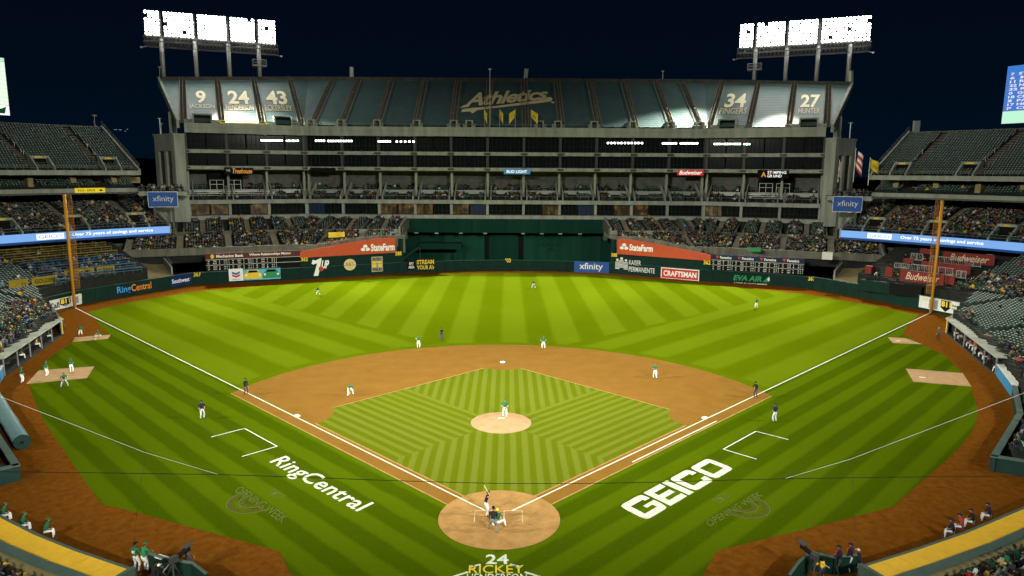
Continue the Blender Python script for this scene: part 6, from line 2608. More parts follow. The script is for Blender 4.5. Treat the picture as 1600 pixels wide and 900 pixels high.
# ---- giant video boards at the two edges of the picture
for side in (-1, 1):
    nm = 'left' if side < 0 else 'right'
    e0, e1 = ((15.5, 180.5), (9, 93)) if side < 0 else ((1564.5, 193.5), (1571.5, 106))
    D = 168 if side < 0 else 160
    a = CAM + ray(*e0) * (D / ray(*e0).dot(_F))
    b = CAM + ray(*e1) * (D / ray(*e1).dot(_F))
    az = R_(62) * side
    dx = Vector((math.cos(az), -math.sin(az), 0))
    Wd = 26
    hgt = b.z - a.z
    o = a if side > 0 else a - dx * Wd
    f = Frame(Vector((o.x, o.y, a.z)), dx * Wd, Vector((0, 0, hgt)))
    t = thing('video_board', 'big lit video board above the top deck at the %s edge of the picture' % nm, 'display', f.p(.5, 0), 0, 'video boards')
    mb = MB()
    f.panel(mb, .9, 0, -.95)
    mb.build('cabinet', BLACK, t)
    mb = MB()
    for u in (.2, .8):
        mb.cut()
        c = f.p(u, 0, -.5)
        mb.box((c.x, c.y, c.z - 6), (.8, .8, 12), -az)
    mb.build('support_leg', STEELD, t)
    if side > 0:
        part_poly(t, f, [[(0, .22), (1, .22), (1, 1), (0, 1)]], LEDD, 'screen', 0)
        part_poly(t, f, [[(0, 0), (1, 0), (1, .215), (0, .215)]], LEDG, 'lower_screen', 0)
        part_text(t, f, 'CLE', .16, .90, .28, .985, LEDW, .03)
        names = ('7  STRAW', '6  MILLER', '11 RAMIREZ', '22 NAYLOR', '32 REYES', '0  GIMENEZ', '18 CLEMENT', '8  PALACIOS', '17 HEDGES', 'P  CIVALE')
        for i, s in enumerate(names):
            v = .835 - .066 * i
            part_text(t, f, s, .03, v, .03 + .034 * len(s), v + .045, LEDW, .03)
            part_poly(t, f, [[(0, v - .013), (1, v - .013), (1, v - .004), (0, v - .004)]], LEDR, 'row_rule', .002, .01)
    else:
        part_poly(t, f, [[(0, .18), (1, .18), (1, .93), (0, .93)]], LEDC, 'screen', 0)
        part_poly(t, f, [[(0, .935), (1, .935), (1, 1), (0, 1)]], LEDG, 'top_strip', 0)
        part_poly(t, f, [[(0, 0), (1, 0), (1, .175), (0, .175)]], LEDW, 'lower_screen', 0)
        part_poly(t, f, [[(.90, .03), (.96, .03), (.975, .15), (.93, .11), (.885, .15)]], GREENP, 'emblem', .02)
        for i in range(9):
            part_poly(t, f, [[(0, .24 + .075 * i), (1, .24 + .075 * i), (1, .248 + .075 * i), (0, .248 + .075 * i)]], LEDG, 'row_rule', .014, .006)
# masts and a column on the side stands
for px, y0, y1, dep, lab in ((147.5, 200, 180.5, 168, 'short lamp pole on the rim of the left top deck'), (252, 206, 193, 175, 'short lamp pole in the dark gap left of the grandstand')):
    a = CAM + ray(px, y0) * (dep / ray(px, y0).dot(_F))
    b = CAM + ray(px, y1) * (dep / ray(px, y1).dot(_F))
    mb = MB()
    mb.tube([a - Vector((0, 0, 1)), b], .12, 6)
    mb.box(b, (.9, .3, .4))
    mb.top('mast', STEEL, lab, 'mast', 'masts on the rim')
a = CAM + ray(1430.5, 210) * (168 / ray(1430.5, 210).dot(_F))
b = CAM + ray(1431, 189) * (168 / ray(1431, 189).dot(_F))
mb = MB()
mb.box((a.x, a.y, (a.z + b.z) / 2), (1.3, .9, b.z - a.z))
mb.box((a.x, a.y, a.z - .3), (1.5, 1.1, .8))
mb.top('antenna_column', STEEL, 'pale square column on the end of the right top deck', 'antenna', 'antenna columns on the rims')

# ---- dugouts with yellow padded roofs
DUG = {}
for side in (-1, 1):
    nm = 'left' if side < 0 else 'right'
    ZR = 1.25
    if side > 0:
        fr = [GZ(*p, ZR) for p in ((1346, 884), (1420, 861), (1505, 832), (1612, 787), (1700, 745))]
        nz_ = [Vector((-(b - a).y, (b - a).x, 0)).normalized() * -1 for a, b in zip(fr, fr[1:])]
    else:
        fr = [GZ(*p, ZR) for p in ((208, 889), (120, 859), (60, 835), (-10, 800), (-100, 757))]
        nz_ = [Vector((-(b - a).y, (b - a).x, 0)).normalized() for a, b in zip(fr, fr[1:])]
    nv = [nz_[0]] + [(nz_[i] + nz_[i + 1]).normalized() for i in range(len(nz_) - 1)] + [nz_[-1]]
    t = thing('dugout', 'sunken team dugout with a yellow padded roof at the lower %s' % nm, 'dugout', fr[1] - Vector((0, 0, ZR)), 0, 'dugouts')
    DUG[side] = (fr, nv)

    def strip(v0, v1, z0, z1, m, name):
        mb = MB()
        for i in range(len(fr) - 1):
            P = [fr[i] + nv[i] * v0, fr[i + 1] + nv[i + 1] * v0, fr[i + 1] + nv[i + 1] * v1, fr[i] + nv[i] * v1]
            mb.hexa([Vector((p_.x, p_.y, z0)) for p_ in P] + [Vector((p_.x, p_.y, z1)) for p_ in P])
        return mb.build(name, m, t)
    strip(0, 2.35, ZR - .25, ZR - .02, GREENW, 'roof_slab')
    # yellow pads lie side by side
    for i in range(len(fr) - 1):
        L = (fr[i + 1] - fr[i]).length
        k = max(1, round(L / 1.5))
        for j in range(k):
            def at(ff, v):
                n1 = nv[i] * (1 - ff) + nv[i + 1] * ff
                return fr[i] * (1 - ff) + fr[i + 1] * ff + n1 * v
            g = .003
            P = [at(j / k + g, .22), at((j + 1) / k - g, .22), at((j + 1) / k - g, 1.62), at(j / k + g, 1.62)]
            mb = MB()
            mb.hexa([Vector((p_.x, p_.y, ZR - .015)) for p_ in P] + [Vector((p_.x, p_.y, ZR + .07)) for p_ in P])
            mb.build('roof_pad', YELPAD, t)
    strip(0.0, .2, ZR - .015, ZR + .05, GREENT, 'front_trim')
    strip(1.66, 2.2, ZR - .01, ZR + .22, GREENT, 'rear_trim')
    strip(2.22, 2.5, -.2, ZR + .1, RAMPC, 'rear_wall')
    # end panel
    mb = MB()
    a, b = fr[0], fr[0] + nv[0] * 2.5
    d = (fr[0] - fr[1]).normalized() * .25
    mb.hexa([Vector((p_.x, p_.y, 0)) for p_ in (a, b, b + d, a + d)] + [Vector((p_.x, p_.y, ZR + .18)) for p_ in (a, b, b + d, a + d)])
    mb.build('end_wall', GREENT, t)
    mb = MB()
    for zz in (.55, 1.0):
        mb.tube([Vector((fr[i].x, fr[i].y, zz)) - nv[i] * .25 for i in range(len(fr))], .035, 5)
    mb.build('front_rail', RAIL, t)
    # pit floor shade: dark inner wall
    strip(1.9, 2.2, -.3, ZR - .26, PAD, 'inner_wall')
    # stand of seats behind
    ls = thing('dugout_stand', 'near rows of seats behind the %s dugout roof' % nm, 'stand', fr[1] + nv[1] * 4 - Vector((0, 0, ZR)), 0, 'stands behind the dugouts')
    LOW[('dug', side)] = ls
    mt = MB()
    lst = SEATS.setdefault('dugout_' + nm, [])
    for ri in range(15):
        v = 3.3 + .84 * ri
        z = .62 + .30 * ri
        for i in range(len(fr) - 1):
            a, b = fr[i] + nv[i] * v, fr[i + 1] + nv[i + 1] * v
            P = [fr[i] + nv[i] * (v - .42), fr[i + 1] + nv[i + 1] * (v - .42), fr[i + 1] + nv[i + 1] * (v + .42), fr[i] + nv[i] * (v + .42)]
            mt.hexa([Vector((p_.x, p_.y, z - 1.2)) for p_ in P] + [Vector((p_.x, p_.y, z)) for p_ in P])
            L = (b - a).length
            k = int(L / .56)
            d = (b - a).normalized()
            an = math.atan2(nv[i].y, nv[i].x) - math.pi / 2
            for j in range(k):
                c = a + d * (j + .5) * L / k
                c.z = z
                if not near_frame(c, 60):
                    continue
                lst.append((c.x, c.y, z, an, 1.0))
                if random.random() < .88:
                    CROWD.append((c.x, c.y, z, an + random.uniform(-.35, .35), random.uniform(.95, 1.08), 'dugout_' + nm, ri, i * 100 + j))
    mt.build('tier', TREAD, ls)
# ================================================================ PEOPLE
V3 = lambda *a: Vector(a)


def ik(a, c, l1, l2, hint):
    d = c - a
    L = d.length
    if L > (l1 + l2) * .999:
        c = a + d * ((l1 + l2) * .999 / L)
        d = c - a
        L = d.length
    L = max(L, 1e-3)
    u = d / L
    x = (l1 * l1 - l2 * l2 + L * L) / (2 * L)
    h = math.sqrt(max(0, l1 * l1 - x * x))
    n = hint - u * hint.dot(u)
    n = n.normalized() if n.length > 1e-4 else Vector((0, 1, 0))
    return a + u * x + n * h, c


def orient(yaw, pitch):      # columns: right, forward, up
    cy, sy, cp, sp = math.cos(yaw), math.sin(yaw), math.cos(pitch), math.sin(pitch)
    r = V3(cy, sy, 0)
    f = V3(-sy * cp, cy * cp, -sp)
    return r, f, r.cross(f)


def add_head(mb, c, yaw, pitch, hair, mi_skin=2, mi_hair=4):
    r, f, u = orient(yaw, pitch)
    T = lambda x, y, z: c + r * x + f * y + u * z
    n, m = 10, 7
    vs, fs = [], []
    for j in range(m):
        th = math.pi * (j + .5) / m
        for i in range(n):
            ph = 2 * math.pi * i / n
            x, y, z = .078 * math.sin(th) * math.cos(ph), .100 * math.sin(th) * math.sin(ph), .118 * math.cos(th)
            if z < -.02:           # jaw narrows and comes forward
                x *= .82
                y = y * .85 + .012
            vs.append(T(x, y, z))
    for j in range(m - 1):
        for i in range(n):
            fs.append((j * n + i, (j + 1) * n + i, (j + 1) * n + (i + 1) % n, j * n + (i + 1) % n))
    fs.append(tuple(range(n)))
    fs.append(tuple((m - 1) * n + i for i in range(n))[::-1])
    mb.raw(vs, fs, mi_skin)
    # nose, ears, eyes, mouth
    mb.raw([T(-.014, .093, -.025), T(.014, .093, -.025), T(0, .122, -.022), T(0, .098, .02)], [(0, 1, 2), (0, 2, 3), (1, 3, 2)], mi_skin)
    for s in (-1, 1):
        mb.raw([T(s * .074, -.012, -.03), T(s * .074, .018, -.03), T(s * .094, -.02, .02), T(s * .080, .018, .025)], [(0, 1, 3, 2)], mi_skin)
        mb.raw([T(s * .022, .0985, .004), T(s * .044, .090, .004), T(s * .044, .092, .018), T(s * .022, .100, .018)], [(0, 1, 2, 3)], mi_hair)
    mb.raw([T(-.024, .092, -.062), T(.024, .092, -.062), T(.022, .094, -.054), T(-.022, .094, -.054)], [(0, 1, 2, 3)], mi_hair)
    if hair:
        vs, fs = [], []
        for j in range(4):
            th = math.pi * .58 * j / 3
            for i in range(n):
                ph = 2 * math.pi * i / n
                back = 1.0 if math.sin(ph) < .35 else .62
                t2 = th * back
                vs.append(T(.086 * math.sin(t2) * math.cos(ph), .108 * math.sin(t2) * math.sin(ph) - .004, .126 * math.cos(t2) + .006))
        for j in range(3):
            for i in range(n):
                fs.append((j * n + i, (j + 1) * n + i, (j + 1) * n + (i + 1) % n, j * n + (i + 1) % n))
        mb.raw(vs, fs, mi_hair)
    return T


def cap_mesh(mb, c, yaw, pitch, brim=True, mi=0, helmet=False):
    r, f, u = orient(yaw, pitch)
    T = lambda x, y, z: c + r * x + f * y + u * z
    n = 12
    k = 1.12 if helmet else 1.0
    vs, fs = [], []
    for j in range(4):
        th = math.pi * (.5 if not helmet else .56) * (j + .001) / 3
        for i in range(n):
            ph = 2 * math.pi * i / n
            vs.append(T(.092 * k * math.sin(th) * math.cos(ph), .113 * k * math.sin(th) * math.sin(ph), .035 + .102 * k * math.cos(th)))
    for j in range(3):
        for i in range(n):
            fs.append((j * n + i, (j + 1) * n + i, (j + 1) * n + (i + 1) % n, j * n + (i + 1) % n))
    mb.raw(vs, fs, mi)
    if brim:
        out = [(-.08, .085), (-.07, .15), (-.035, .19), (.035, .19), (.07, .15), (.08, .085)]
        P = [T(x, y, .035 - (y - .085) * .15) for x, y in out]
        mb.ext(P, u * .012, mi)


def add_hand(mb, w, d, palm_n, mi=2, curl=.6, side=1):
    """palm, four unequal fingers bent at the knuckle and a thumb leaving the side of the palm"""
    d = d.normalized()
    nrm = (palm_n - d * palm_n.dot(d))
    nrm = nrm.normalized() if nrm.length > 1e-3 else d.orthogonal().normalized()
    s = d.cross(nrm)

    def bar(a, b, ra, rb, fl=1.0):
        dd = (b - a).normalized()
        x = dd.cross(nrm)
        x = x.normalized() if x.length > 1e-3 else s
        y = x.cross(dd)
        P = [a + x * sx * ra * fl + y * sy * ra for sx, sy in ((-1, -1), (1, -1), (1, 1), (-1, 1))] + [b + x * sx * rb * fl + y * sy * rb for sx, sy in ((-1, -1), (1, -1), (1, 1), (-1, 1))]
        mb.hexa(P, mi)
    bar(w - d * .02, w + d * .09, .020, .016, 2.2)
    k = w + d * .085
    for i, (o, ln) in enumerate(((-.031, .070), (-.010, .080), (.011, .075), (.031, .058))):
        a = k + s * o
        m = a + (d * math.cos(curl * .6) + nrm * math.sin(curl * .6)) * ln * .55
        e = m + (d * math.cos(curl * 1.7) + nrm * math.sin(curl * 1.7)) * ln * .5
        bar(a, m, .0095, .0088)
        bar(m, e, .0088, .0065)
    t0 = w + d * .025 - s * .036 * side
    t1 = t0 + (d * .6 - s * .7 * side + nrm * .35).normalized() * .045
    t2 = t1 + (d * .8 + nrm * .5).normalized() * .035
    bar(t0, t1, .012, .010)
    bar(t1, t2, .010, .007)


def figure(pel, feet, hands, lean=3, side=0, yaw=0, head=(0, 0), long_sleeves=False, knees=((-.25, 1, 0), (.25, 1, 0)), elbows=((-.7, -.6, -.5), (.7, -.6, -.5)), hair=True, build=1.0, coat=0.0, bare_hands=True, toes=(0, 0), headup=.6, fine=True, shorts=False):
    """a body in a pose (metres, +y ahead). Materials: 0 top, 1 trousers, 2 skin, 3 shoes, 4 hair. Returns MB and landmarks"""
    pel = Vector(pel)
    ln, sd = R_(lean), R_(side)
    D = V3(math.sin(sd), math.sin(ln), math.cos(ln) * math.cos(sd)).normalized()
    rt = V3(math.cos(R_(yaw)), math.sin(R_(yaw)), 0)
    waist, chest, neck = pel + D * .17, pel + D * .36, pel + D * .535
    Dh = (D * (1 - headup) + V3(0, 0, 1) * headup).normalized()
    hb = neck + Dh * .07
    hc = neck + Dh * .19 + V3(0, .025, 0)
    pts = [pel, waist, chest, neck, hb]
    rad = [.145 * build, .138 * build, .155 * build, .075, .056]
    ed = [(0, 1), (1, 2), (2, 3), (3, 4)]
    reg = [(pel, pel + D * .02, .15, 1), (pel + D * .10, chest, .15, 0), (chest, neck, .13, 0), (neck + Dh * .03, hb, .05, 2)]
    wr = []
    for i, s in ((0, -1), (1, 1)):
        sh = neck - D * .055 + rt * s * .185 * build
        el, ha = ik(sh, Vector(hands[i]), .295, .265, Vector(elbows[i]))
        b = len(pts)
        pts += [sh, sh.lerp(el, .5), el, el.lerp(ha, .35), ha]
        rad += [.072 * build, .056, .046, .044, .029]
        ed += [(2, b), (b, b + 1), (b + 1, b + 2), (b + 2, b + 3), (b + 3, b + 4)]
        reg.append((chest, sh, .1, 0))
        reg.append((sh, el if long_sleeves else sh.lerp(el, .82), .055, 0))
        reg.append((el, ha, .038, 0 if long_sleeves else 2))
        wr.append((el, ha))
    for i, s in ((0, -1), (1, 1)):
        hip = pel + rt * s * .095 - V3(0, 0, .04)
        ft = Vector(feet[i])
        an = ft + V3(0, 0, .085)
        kn, an = ik(hip, an, .44, .43, Vector(knees[i]))
        ty = R_(toes[i])
        te = V3(an.x + math.sin(ty) * .15, an.y + math.cos(ty) * .15, ft.z + .038)
        b = len(pts)
        pts += [hip, hip.lerp(kn, .5), kn, kn.lerp(an, .35), an, te]
        rad += [.100 * build, .088 * build, .064, .066, .044, .036]
        ed += [(0, b), (b, b + 1), (b + 1, b + 2), (b + 2, b + 3), (b + 3, b + 4), (b + 4, b + 5)]
        reg.append((hip, kn, .085, 1))
        reg.append((kn, kn.lerp(an, .88), .06, 2 if shorts else 1))
        reg.append((an, te, .045, 3))
    if coat:
        reg.append((pel, pel - V3(0, 0, coat), .2, 0))
    me = bpy.data.meshes.new('skeleton')
    me.from_pydata([tuple(p) for p in pts], ed, [])
    o = bpy.data.objects.new('skeleton', me)
    COL.objects.link(o)
    o.modifiers.new('skin', 'SKIN')
    for i, r in enumerate(rad):
        me.skin_vertices[0].data[i].radius = (r, r * (.78 if i < 3 else 1.0)) if i in (0, 1, 2) else (r, r)
        me.skin_vertices[0].data[i].use_root = (i == 0)
    sb = o.modifiers.new('sub', 'SUBSURF')
    sb.levels = 1
    dg = bpy.context.evaluated_depsgraph_get()
    dg.update()
    ev = bpy.data.meshes.new_from_object(o.evaluated_get(dg))
    mb = MB()
    co = [v.co.copy() for v in ev.vertices]
    segs = [(a, b - a, max((b - a).length_squared, 1e-8), r, m) for a, b, r, m in reg]
    mb.v = [tuple(c) for c in co]
    for p in ev.polygons:
        c = p.center
        best, bm_ = 1e9, 0
        for a, ab_, l2, r, m in segs:
            t = max(0, min(1, (c - a).dot(ab_) / l2))
            d_ = (c - a - ab_ * t).length / r
            if d_ < best:
                best, bm_ = d_, m
        mb.f.append(tuple(p.vertices))
        mb.m.append(bm_)
    bpy.data.objects.remove(o)
    bpy.data.meshes.remove(me)
    bpy.data.meshes.remove(ev)
    hy, hp = R_(head[0]), R_(head[1])
    add_head(mb, hc, hy, hp, hair)
    if bare_hands:
        for (el, ha), s in zip(wr, (-1, 1)):
            add_hand(mb, ha, ha - el, V3(-s * .6, .5, -.3), 2, .7, s)
    return mb, dict(head=hc, hy=hy, hp=hp, wr=wr, neck=neck, chest=chest, D=D, rt=rt, pel=pel)


def person(label, loc, rz, mats, pose, group=None, cap=None, helmet=False, glove=None, scale=1.0, num=None, mask=False, vest=None, seat_kind=None):
    mb, L = figure(**pose)
    me = mb.mesh('person', mats, smooth=True)
    o = bpy.data.objects.new('person', me)
    COL.objects.link(o)
    o.location = loc
    o.rotation_euler = (0, 0, rz)
    o.scale = (scale,) * 3
    tag(o, label, 'person', group)

    def part(nm, m_, mm):
        c = bpy.data.objects.new(nm, m_.mesh(nm, mm, smooth=nm != 'jersey_number'))
        COL.objects.link(c)
        c.parent = o
        return c
    if cap:
        c = MB()
        cap_mesh(c, L['head'], L['hy'], L['hp'], True, 0, helmet)
        part('helmet' if helmet else 'cap', c, cap)
    if mask:
        r, f, u = orient(L['hy'], L['hp'])
        c = MB()
        for k in range(-2, 3):
            c.tube([L['head'] + r * x + f * (.135 - abs(x) * .55) + u * (.025 * k - .02) for x in (-.09, -.04, 0, .04, .09)], .007, 4)
        for x in (-.06, 0, .06):
            c.tube([L['head'] + r * x + f * (.14 - abs(x) * .5) + u * z for z in (-.09, .04)], .007, 4)
        part('face_mask', c, BLACK)
    if glove is not None:
        which, gm = glove
        el, ha = L['wr'][which]
        d = (ha - el).normalized()
        c = MB()
        rings = []
        x = d.orthogonal().normalized()
        y = d.cross(x)
        n = 8
        for t, ra, rb in ((-.02, .05, .045), (.05, .085, .06), (.13, .115, .06), (.20, .11, .045), (.25, .06, .025)):
            rings += [ha + d * t + x * ra * math.cos(2 * math.pi * k / n) + y * rb * math.sin(2 * math.pi * k / n) for k in range(n)]
        c.raw(rings, [(i * n + k, i * n + (k + 1) % n, (i + 1) * n + (k + 1) % n, (i + 1) * n + k) for i in range(4) for k in range(n)] + [tuple(range(n))[::-1], tuple(4 * n + k for k in range(n))])
        for k in range(4):      # finger stalls
            a = ha + d * .18 + x * (-.08 + .05 * k)
            c.tube([a, a + d * .10], [.022, .015], 5)
        c.tube([ha + d * .06 + x * .10, ha + d * .16 + x * .15], [.025, .018], 5)
        part('glove', c, gm)
    if vest:
        c = MB()
        ch, D, rt = L['chest'], L['D'], L['rt']
        f = rt.cross(D) * -1
        f = D.cross(rt)
        if f.y < 0:
            f = -f
        P = [ch + f * .15 + rt * x + D * z for x, z in ((-.15, -.2), (.15, -.2), (.18, .06), (.1, .15), (-.1, .15), (-.18, .06))]
        c.ext(P, f * .05)
        for z in (-.12, -.02, .07):
            c.ext([ch + f * .2 + rt * x + D * (z + dz) for x, dz in ((-.14, -.03), (.14, -.03), (.14, .03), (-.14, .03))], f * .02)
        part('chest_protector', c, vest)
    if num:
        c = MB()
        ch, D, rt = L['chest'], L['D'], L['rt']
        f = D.cross(rt)
        if f.y < 0:
            f = -f
        add_text(c, num, ch - f * .175 + rt * .10 - D * .12, -rt * -.20 * -1, D * .17, 0, .03, 0, .02)
        part('jersey_number', c, WHITE)
    return o, L


def facing(frm, to):
    d = Vector(to) - Vector(frm)
    return math.atan2(d.y, d.x) - math.pi / 2


SKINS = [SKIN, SKIND, SKIN]
STAND = dict(pel=(0, 0, .95), feet=((-.15, .02, 0), (.15, -.02, 0)), hands=((-.29, .06, .80), (.29, .06, .80)))
READY = dict(pel=(0, -.14, .80), lean=46, feet=((-.34, 0, 0), (.34, 0, 0)), hands=((-.24, .30, .56), (.24, .30, .56)), head=(0, 8), headup=.75)
CHESTG = dict(pel=(0, 0, .94), lean=5, feet=((-.17, 0, 0), (.17, 0, 0)), hands=((-.07, .28, 1.17), (.08, .27, 1.14)), elbows=((-1, -.2, -.4), (1, -.2, -.4)))
HIPS = dict(pel=(0, 0, .95), feet=((-.2, 0, 0), (.2, 0, 0)), hands=((-.21, .08, 1.02), (.21, .08, 1.02)), elbows=((-1, -.35, 0), (1, -.35, 0)))
FOLD = dict(pel=(0, 0, .95), feet=((-.12, 0, 0), (.12, .05, 0)), hands=((.10, .24, 1.22), (-.10, .27, 1.18)), elbows=((-1, .1, -.4), (1, .1, -.4)), long_sleeves=True)
BENT = dict(pel=(0, -.28, .84), lean=62, feet=((-.36, -.12, 0), (.36, .22, 0)), hands=((-.20, .45, .52), (.26, .48, .50)), head=(10, 10), headup=.75)
SQUAT = dict(pel=(0, -.05, .34), lean=20, feet=((-.27, .02, 0), (.27, .02, 0)), hands=((-.05, .55, .62), (.20, .30, .50)), knees=((-.9, 1, .2), (.9, 1, .2)))
SIT = dict(pel=(0, 0, .54), lean=8, feet=((-.15, .46, 0), (.15, .44, 0)), hands=((-.16, .33, .66), (.17, .32, .66)), elbows=((-.8, -.5, -.3), (.8, -.5, -.3)), knees=((-.1, 1, .6), (.1, 1, .6)))
SITF = dict(pel=(0, 0, .54), lean=34, feet=((-.22, .42, 0), (.22, .42, 0)), hands=((-.06, .55, .72), (.07, .55, .70)), elbows=((-.9, 0, -.2), (.9, 0, -.2)), knees=((-.3, 1, .5), (.3, 1, .5)), headup=.7)
HOME = V3(0, 0, 0)
g_f = 'fielders in green and white'
capG, capN, capB = JGREEN, JNAVY, BLACK


def mm(top, tr, sk=None, sh=None, hr=HAIR):
    return [top, tr, sk or SKIN, sh or SHOE, hr]


F_ = GZ
# --- the players and umpires on the field
p = F_(789, 655)
p.z = .2
person('pitcher in a white and green uniform standing on the mound with glove at his waist', p, facing(p, (-1, 0, 0)), mm(JGREEN, PWHITE), dict(CHESTG, hands=((-.16, .26, 1.02), (.20, .22, 1.05)), head=(0, 0), feet=((-.14, .05, 0), (.16, -.05, 0))), g_f, capG, glove=(0, LEATHER))
p = F_(547.5, 618.5)
person('third baseman bent low on the dirt with a yellow glove hanging down', p, facing(p, HOME), mm(JGREEN, PWHITE), BENT, g_f, capG, glove=(1, LEATHERY))
p = F_(654, 544)
person('shortstop in green and white at the far dirt edge, yellow glove lifted', p, facing(p, HOME), mm(JGREEN, PWHITE, SKIND), dict(STAND, hands=((-.10, .28, 1.2), (.34, .2, 1.3))), g_f, capG, glove=(1, LEATHERY))
p = F_(849, 545)
person('second baseman standing at the far dirt edge right of the white base', p, facing(p, HOME), mm(JGREEN, PWHITE), dict(CHESTG, hands=((-.25, .22, 1.1), (.24, .2, 1.08))), g_f, capG, glove=(0, LEATHER))
p = F_(1023.5, 591.5)
person('first baseman upright on the right side of the infield dirt, hands at his chest', p, facing(p, HOME), mm(JGREEN, PWHITE), CHESTG, g_f, capG, glove=(1, LEATHER))
p = F_(497, 461.5)
person('left fielder alone on the bright grass under the round sign', p, facing(p, HOME), mm(JGREEN, PWHITE, SKIND), dict(READY, lean=22, pel=(0, -.06, .88)), g_f, capG, glove=(0, LEATHER))
p = F_(833.5, 450.5)
person('centre fielder alone on the grass below the dead-centre wall', p, facing(p, HOME), mm(JGREEN, PWHITE), dict(READY, lean=20, pel=(0, -.06, .88)), g_f, capG, glove=(0, LEATHER))
p = F_(1181.5, 482)
person('right fielder alone on the grass below the green airline lettering', p, facing(p, HOME), mm(JGREEN, PWHITE), dict(CHESTG, lean=8), g_f, capG, glove=(1, LEATHER))
p = F_(690, 532)
person('umpire in black with arms folded on the outfield grass behind the shortstop', p, facing(p, HOME), mm(JBLACK, PDARK), FOLD, 'umpires in black', capB)
p = F_(384, 617)
person('umpire in black standing on the left foul line by the dirt corner', p, facing(p, (0, 10, 0)), mm(JBLACK, PDARK), dict(STAND, long_sleeves=True, hands=((-.2, .2, .9), (.2, .2, .9))), 'umpires in black', capB)
p = F_(1181, 622)
person('umpire in black leaning on his knees on the right foul line', p, facing(p, (0, 10, 0)), mm(JBLACK, PDARK), dict(CHESTG, lean=10, long_sleeves=True), 'umpires in black', capB)
p = F_(316, 654.5)
person('base coach in a navy top and grey trousers beside the left coaching box', p, facing(p, (-5, 0, 0)), mm(JNAVY, PGREY), dict(STAND, hands=((-.2, .14, .95), (.2, .14, .95))), 'base coaches', capN)
p = F_(1210.5, 659.5)
person('base coach in a navy top and grey trousers beside the right coaching box', p, facing(p, (20, 30, 0)), mm(JNAVY, PGREY), dict(STAND, hands=((-.18, .16, 1.0), (.22, .15, .95))), 'base coaches', capN)
# batter
bpz = V3(-.82, .38, 0)
bo, BL = person('batter in navy and grey waiting with his bat raised behind his shoulder', bpz, R_(-90), mm(JNAVY, PGREY, SKIN), dict(pel=(.02, -.06, .88), lean=14, feet=((-.36, .05, 0), (.34, 0, 0)), hands=((.20, .30, 1.40), (.26, .24, 1.46)), head=(62, 4), elbows=((-.4, .8, -.8), (.9, .2, .5)), knees=((-.2, 1, 0), (.2, 1, 0))), None, JNAVY, True)
w0 = (BL['wr'][0][1] + BL['wr'][1][1]) / 2
mb = MB()
d = V3(-.10, -.42, .72).normalized()
a = V3(w0.x, w0.y, w0.z)
T = lambda q: Vector((bpz.x + q.y, bpz.y - q.x, q.z))
mb.tube([T(a - d * .10), T(a - d * .08), T(a + d * .15), T(a + d * .45), T(a + d * .75), T(a + d * .82)], [.024, .015, .016, .027, .034, .025], 8)
mb.top('baseball_bat', WOOD, 'pale wooden bat held upright over the shoulder of the batter', 'bat', loc=tuple(T(a)))
mb = MB()
e0, e1 = BL['wr'][0]
mb.tube([e0.lerp(e1, -.15), e0.lerp(e1, .5)], [.062, .055], 8)
c = mb.build('elbow_guard', mat('orange_guard', (.60, .16, .03), .5), bo, True, True)
# catcher, one leg out to the side
p = V3(.02, -1.25, 0)
person('catcher in green with a yellow mask crouching behind the plate, one leg out', p, R_(-6), mm(JGREEN, PWHITE, SKIN, SHOEW), dict(pel=(-.10, -.12, .40), lean=30, feet=((-.30, -.02, 0), (.46, .02, 0)), hands=((-.02, .52, .62), (.26, .06, .52)), knees=((-.8, 1, .3), (.9, .6, .5)), headup=.6), None, YEL, True, glove=(0, LEATHER), mask=True, vest=JGREEN)
p = V3(-.32, -1.85, 0)
person('plate umpire in black and grey stooping over the shoulder of the catcher', p, R_(-4), mm(JBLACK, mat('slate_trousers', (.12, .135, .145), .85)), dict(pel=(0, -.15, .86), lean=34, feet=((-.28, .18, 0), (.22, -.22, 0)), hands=((-.30, .18, .58), (.20, .25, .62)), headup=.6, long_sleeves=True, build=1.18), None, BLACK, True, mask=True)

# --- left bullpen
for (px, py, fc, top, tr, ps, gl_, cp, lab) in (
        (34.5, 598.5, (5, 40), JGREEN, PWHITE, dict(STAND, long_sleeves=True, hands=((.16, .34, 1.08), (.28, .30, 1.05))), None, JGREEN, 'man in a green jacket on the dirt, leftmost of the bullpen group'),
        (73, 588.5, (5, 40), JGREEN, PWHITE, dict(HIPS), (0, LEATHERY), JGREEN, 'player in green and white with a yellow glove standing on the near bullpen mound'),
        (112, 582.5, (-20, 10), JGREEN, PWHITE, dict(FOLD), None, JGREEN, 'player with folded arms at the far right of the near bullpen mound'),
        (101, 605, (0, -30), JGREEN, PGREY, dict(READY, lean=24, pel=(0, -.06, .86), hands=((-.12, .3, .9), (.22, .25, .85))), (1, LEATHER), JGREEN, 'player in pale trousers stooping on the grass just below the bullpen mound'),
        (126.5, 526.5, (-40, 0), JGREEN, PWHITE, dict(HIPS, shorts=True), (0, LEATHERY), JGREEN, 'player with dark socks standing hands on hips at the far bullpen mound'),
        (154, 527.5, (-40, 0), JGREEN, PWHITE, dict(SQUAT), (0, LEATHER), JGREEN, 'bullpen catcher squatting at the right end of the far mound')):
    p = F_(px, py)
    person(lab, p, facing(p, (*fc, 0)), mm(top, tr, SKIND if 'socks' in lab else None), ps, 'players in the left bullpen', cp, glove=gl_)
p = F_(98, 518)
person('guard in a grey coat standing by the corner of the left stand', p, facing(p, (0, 30, 0)), mm(JGREY, PDARK, hr=HAIRG), dict(STAND, long_sleeves=True), None, None)

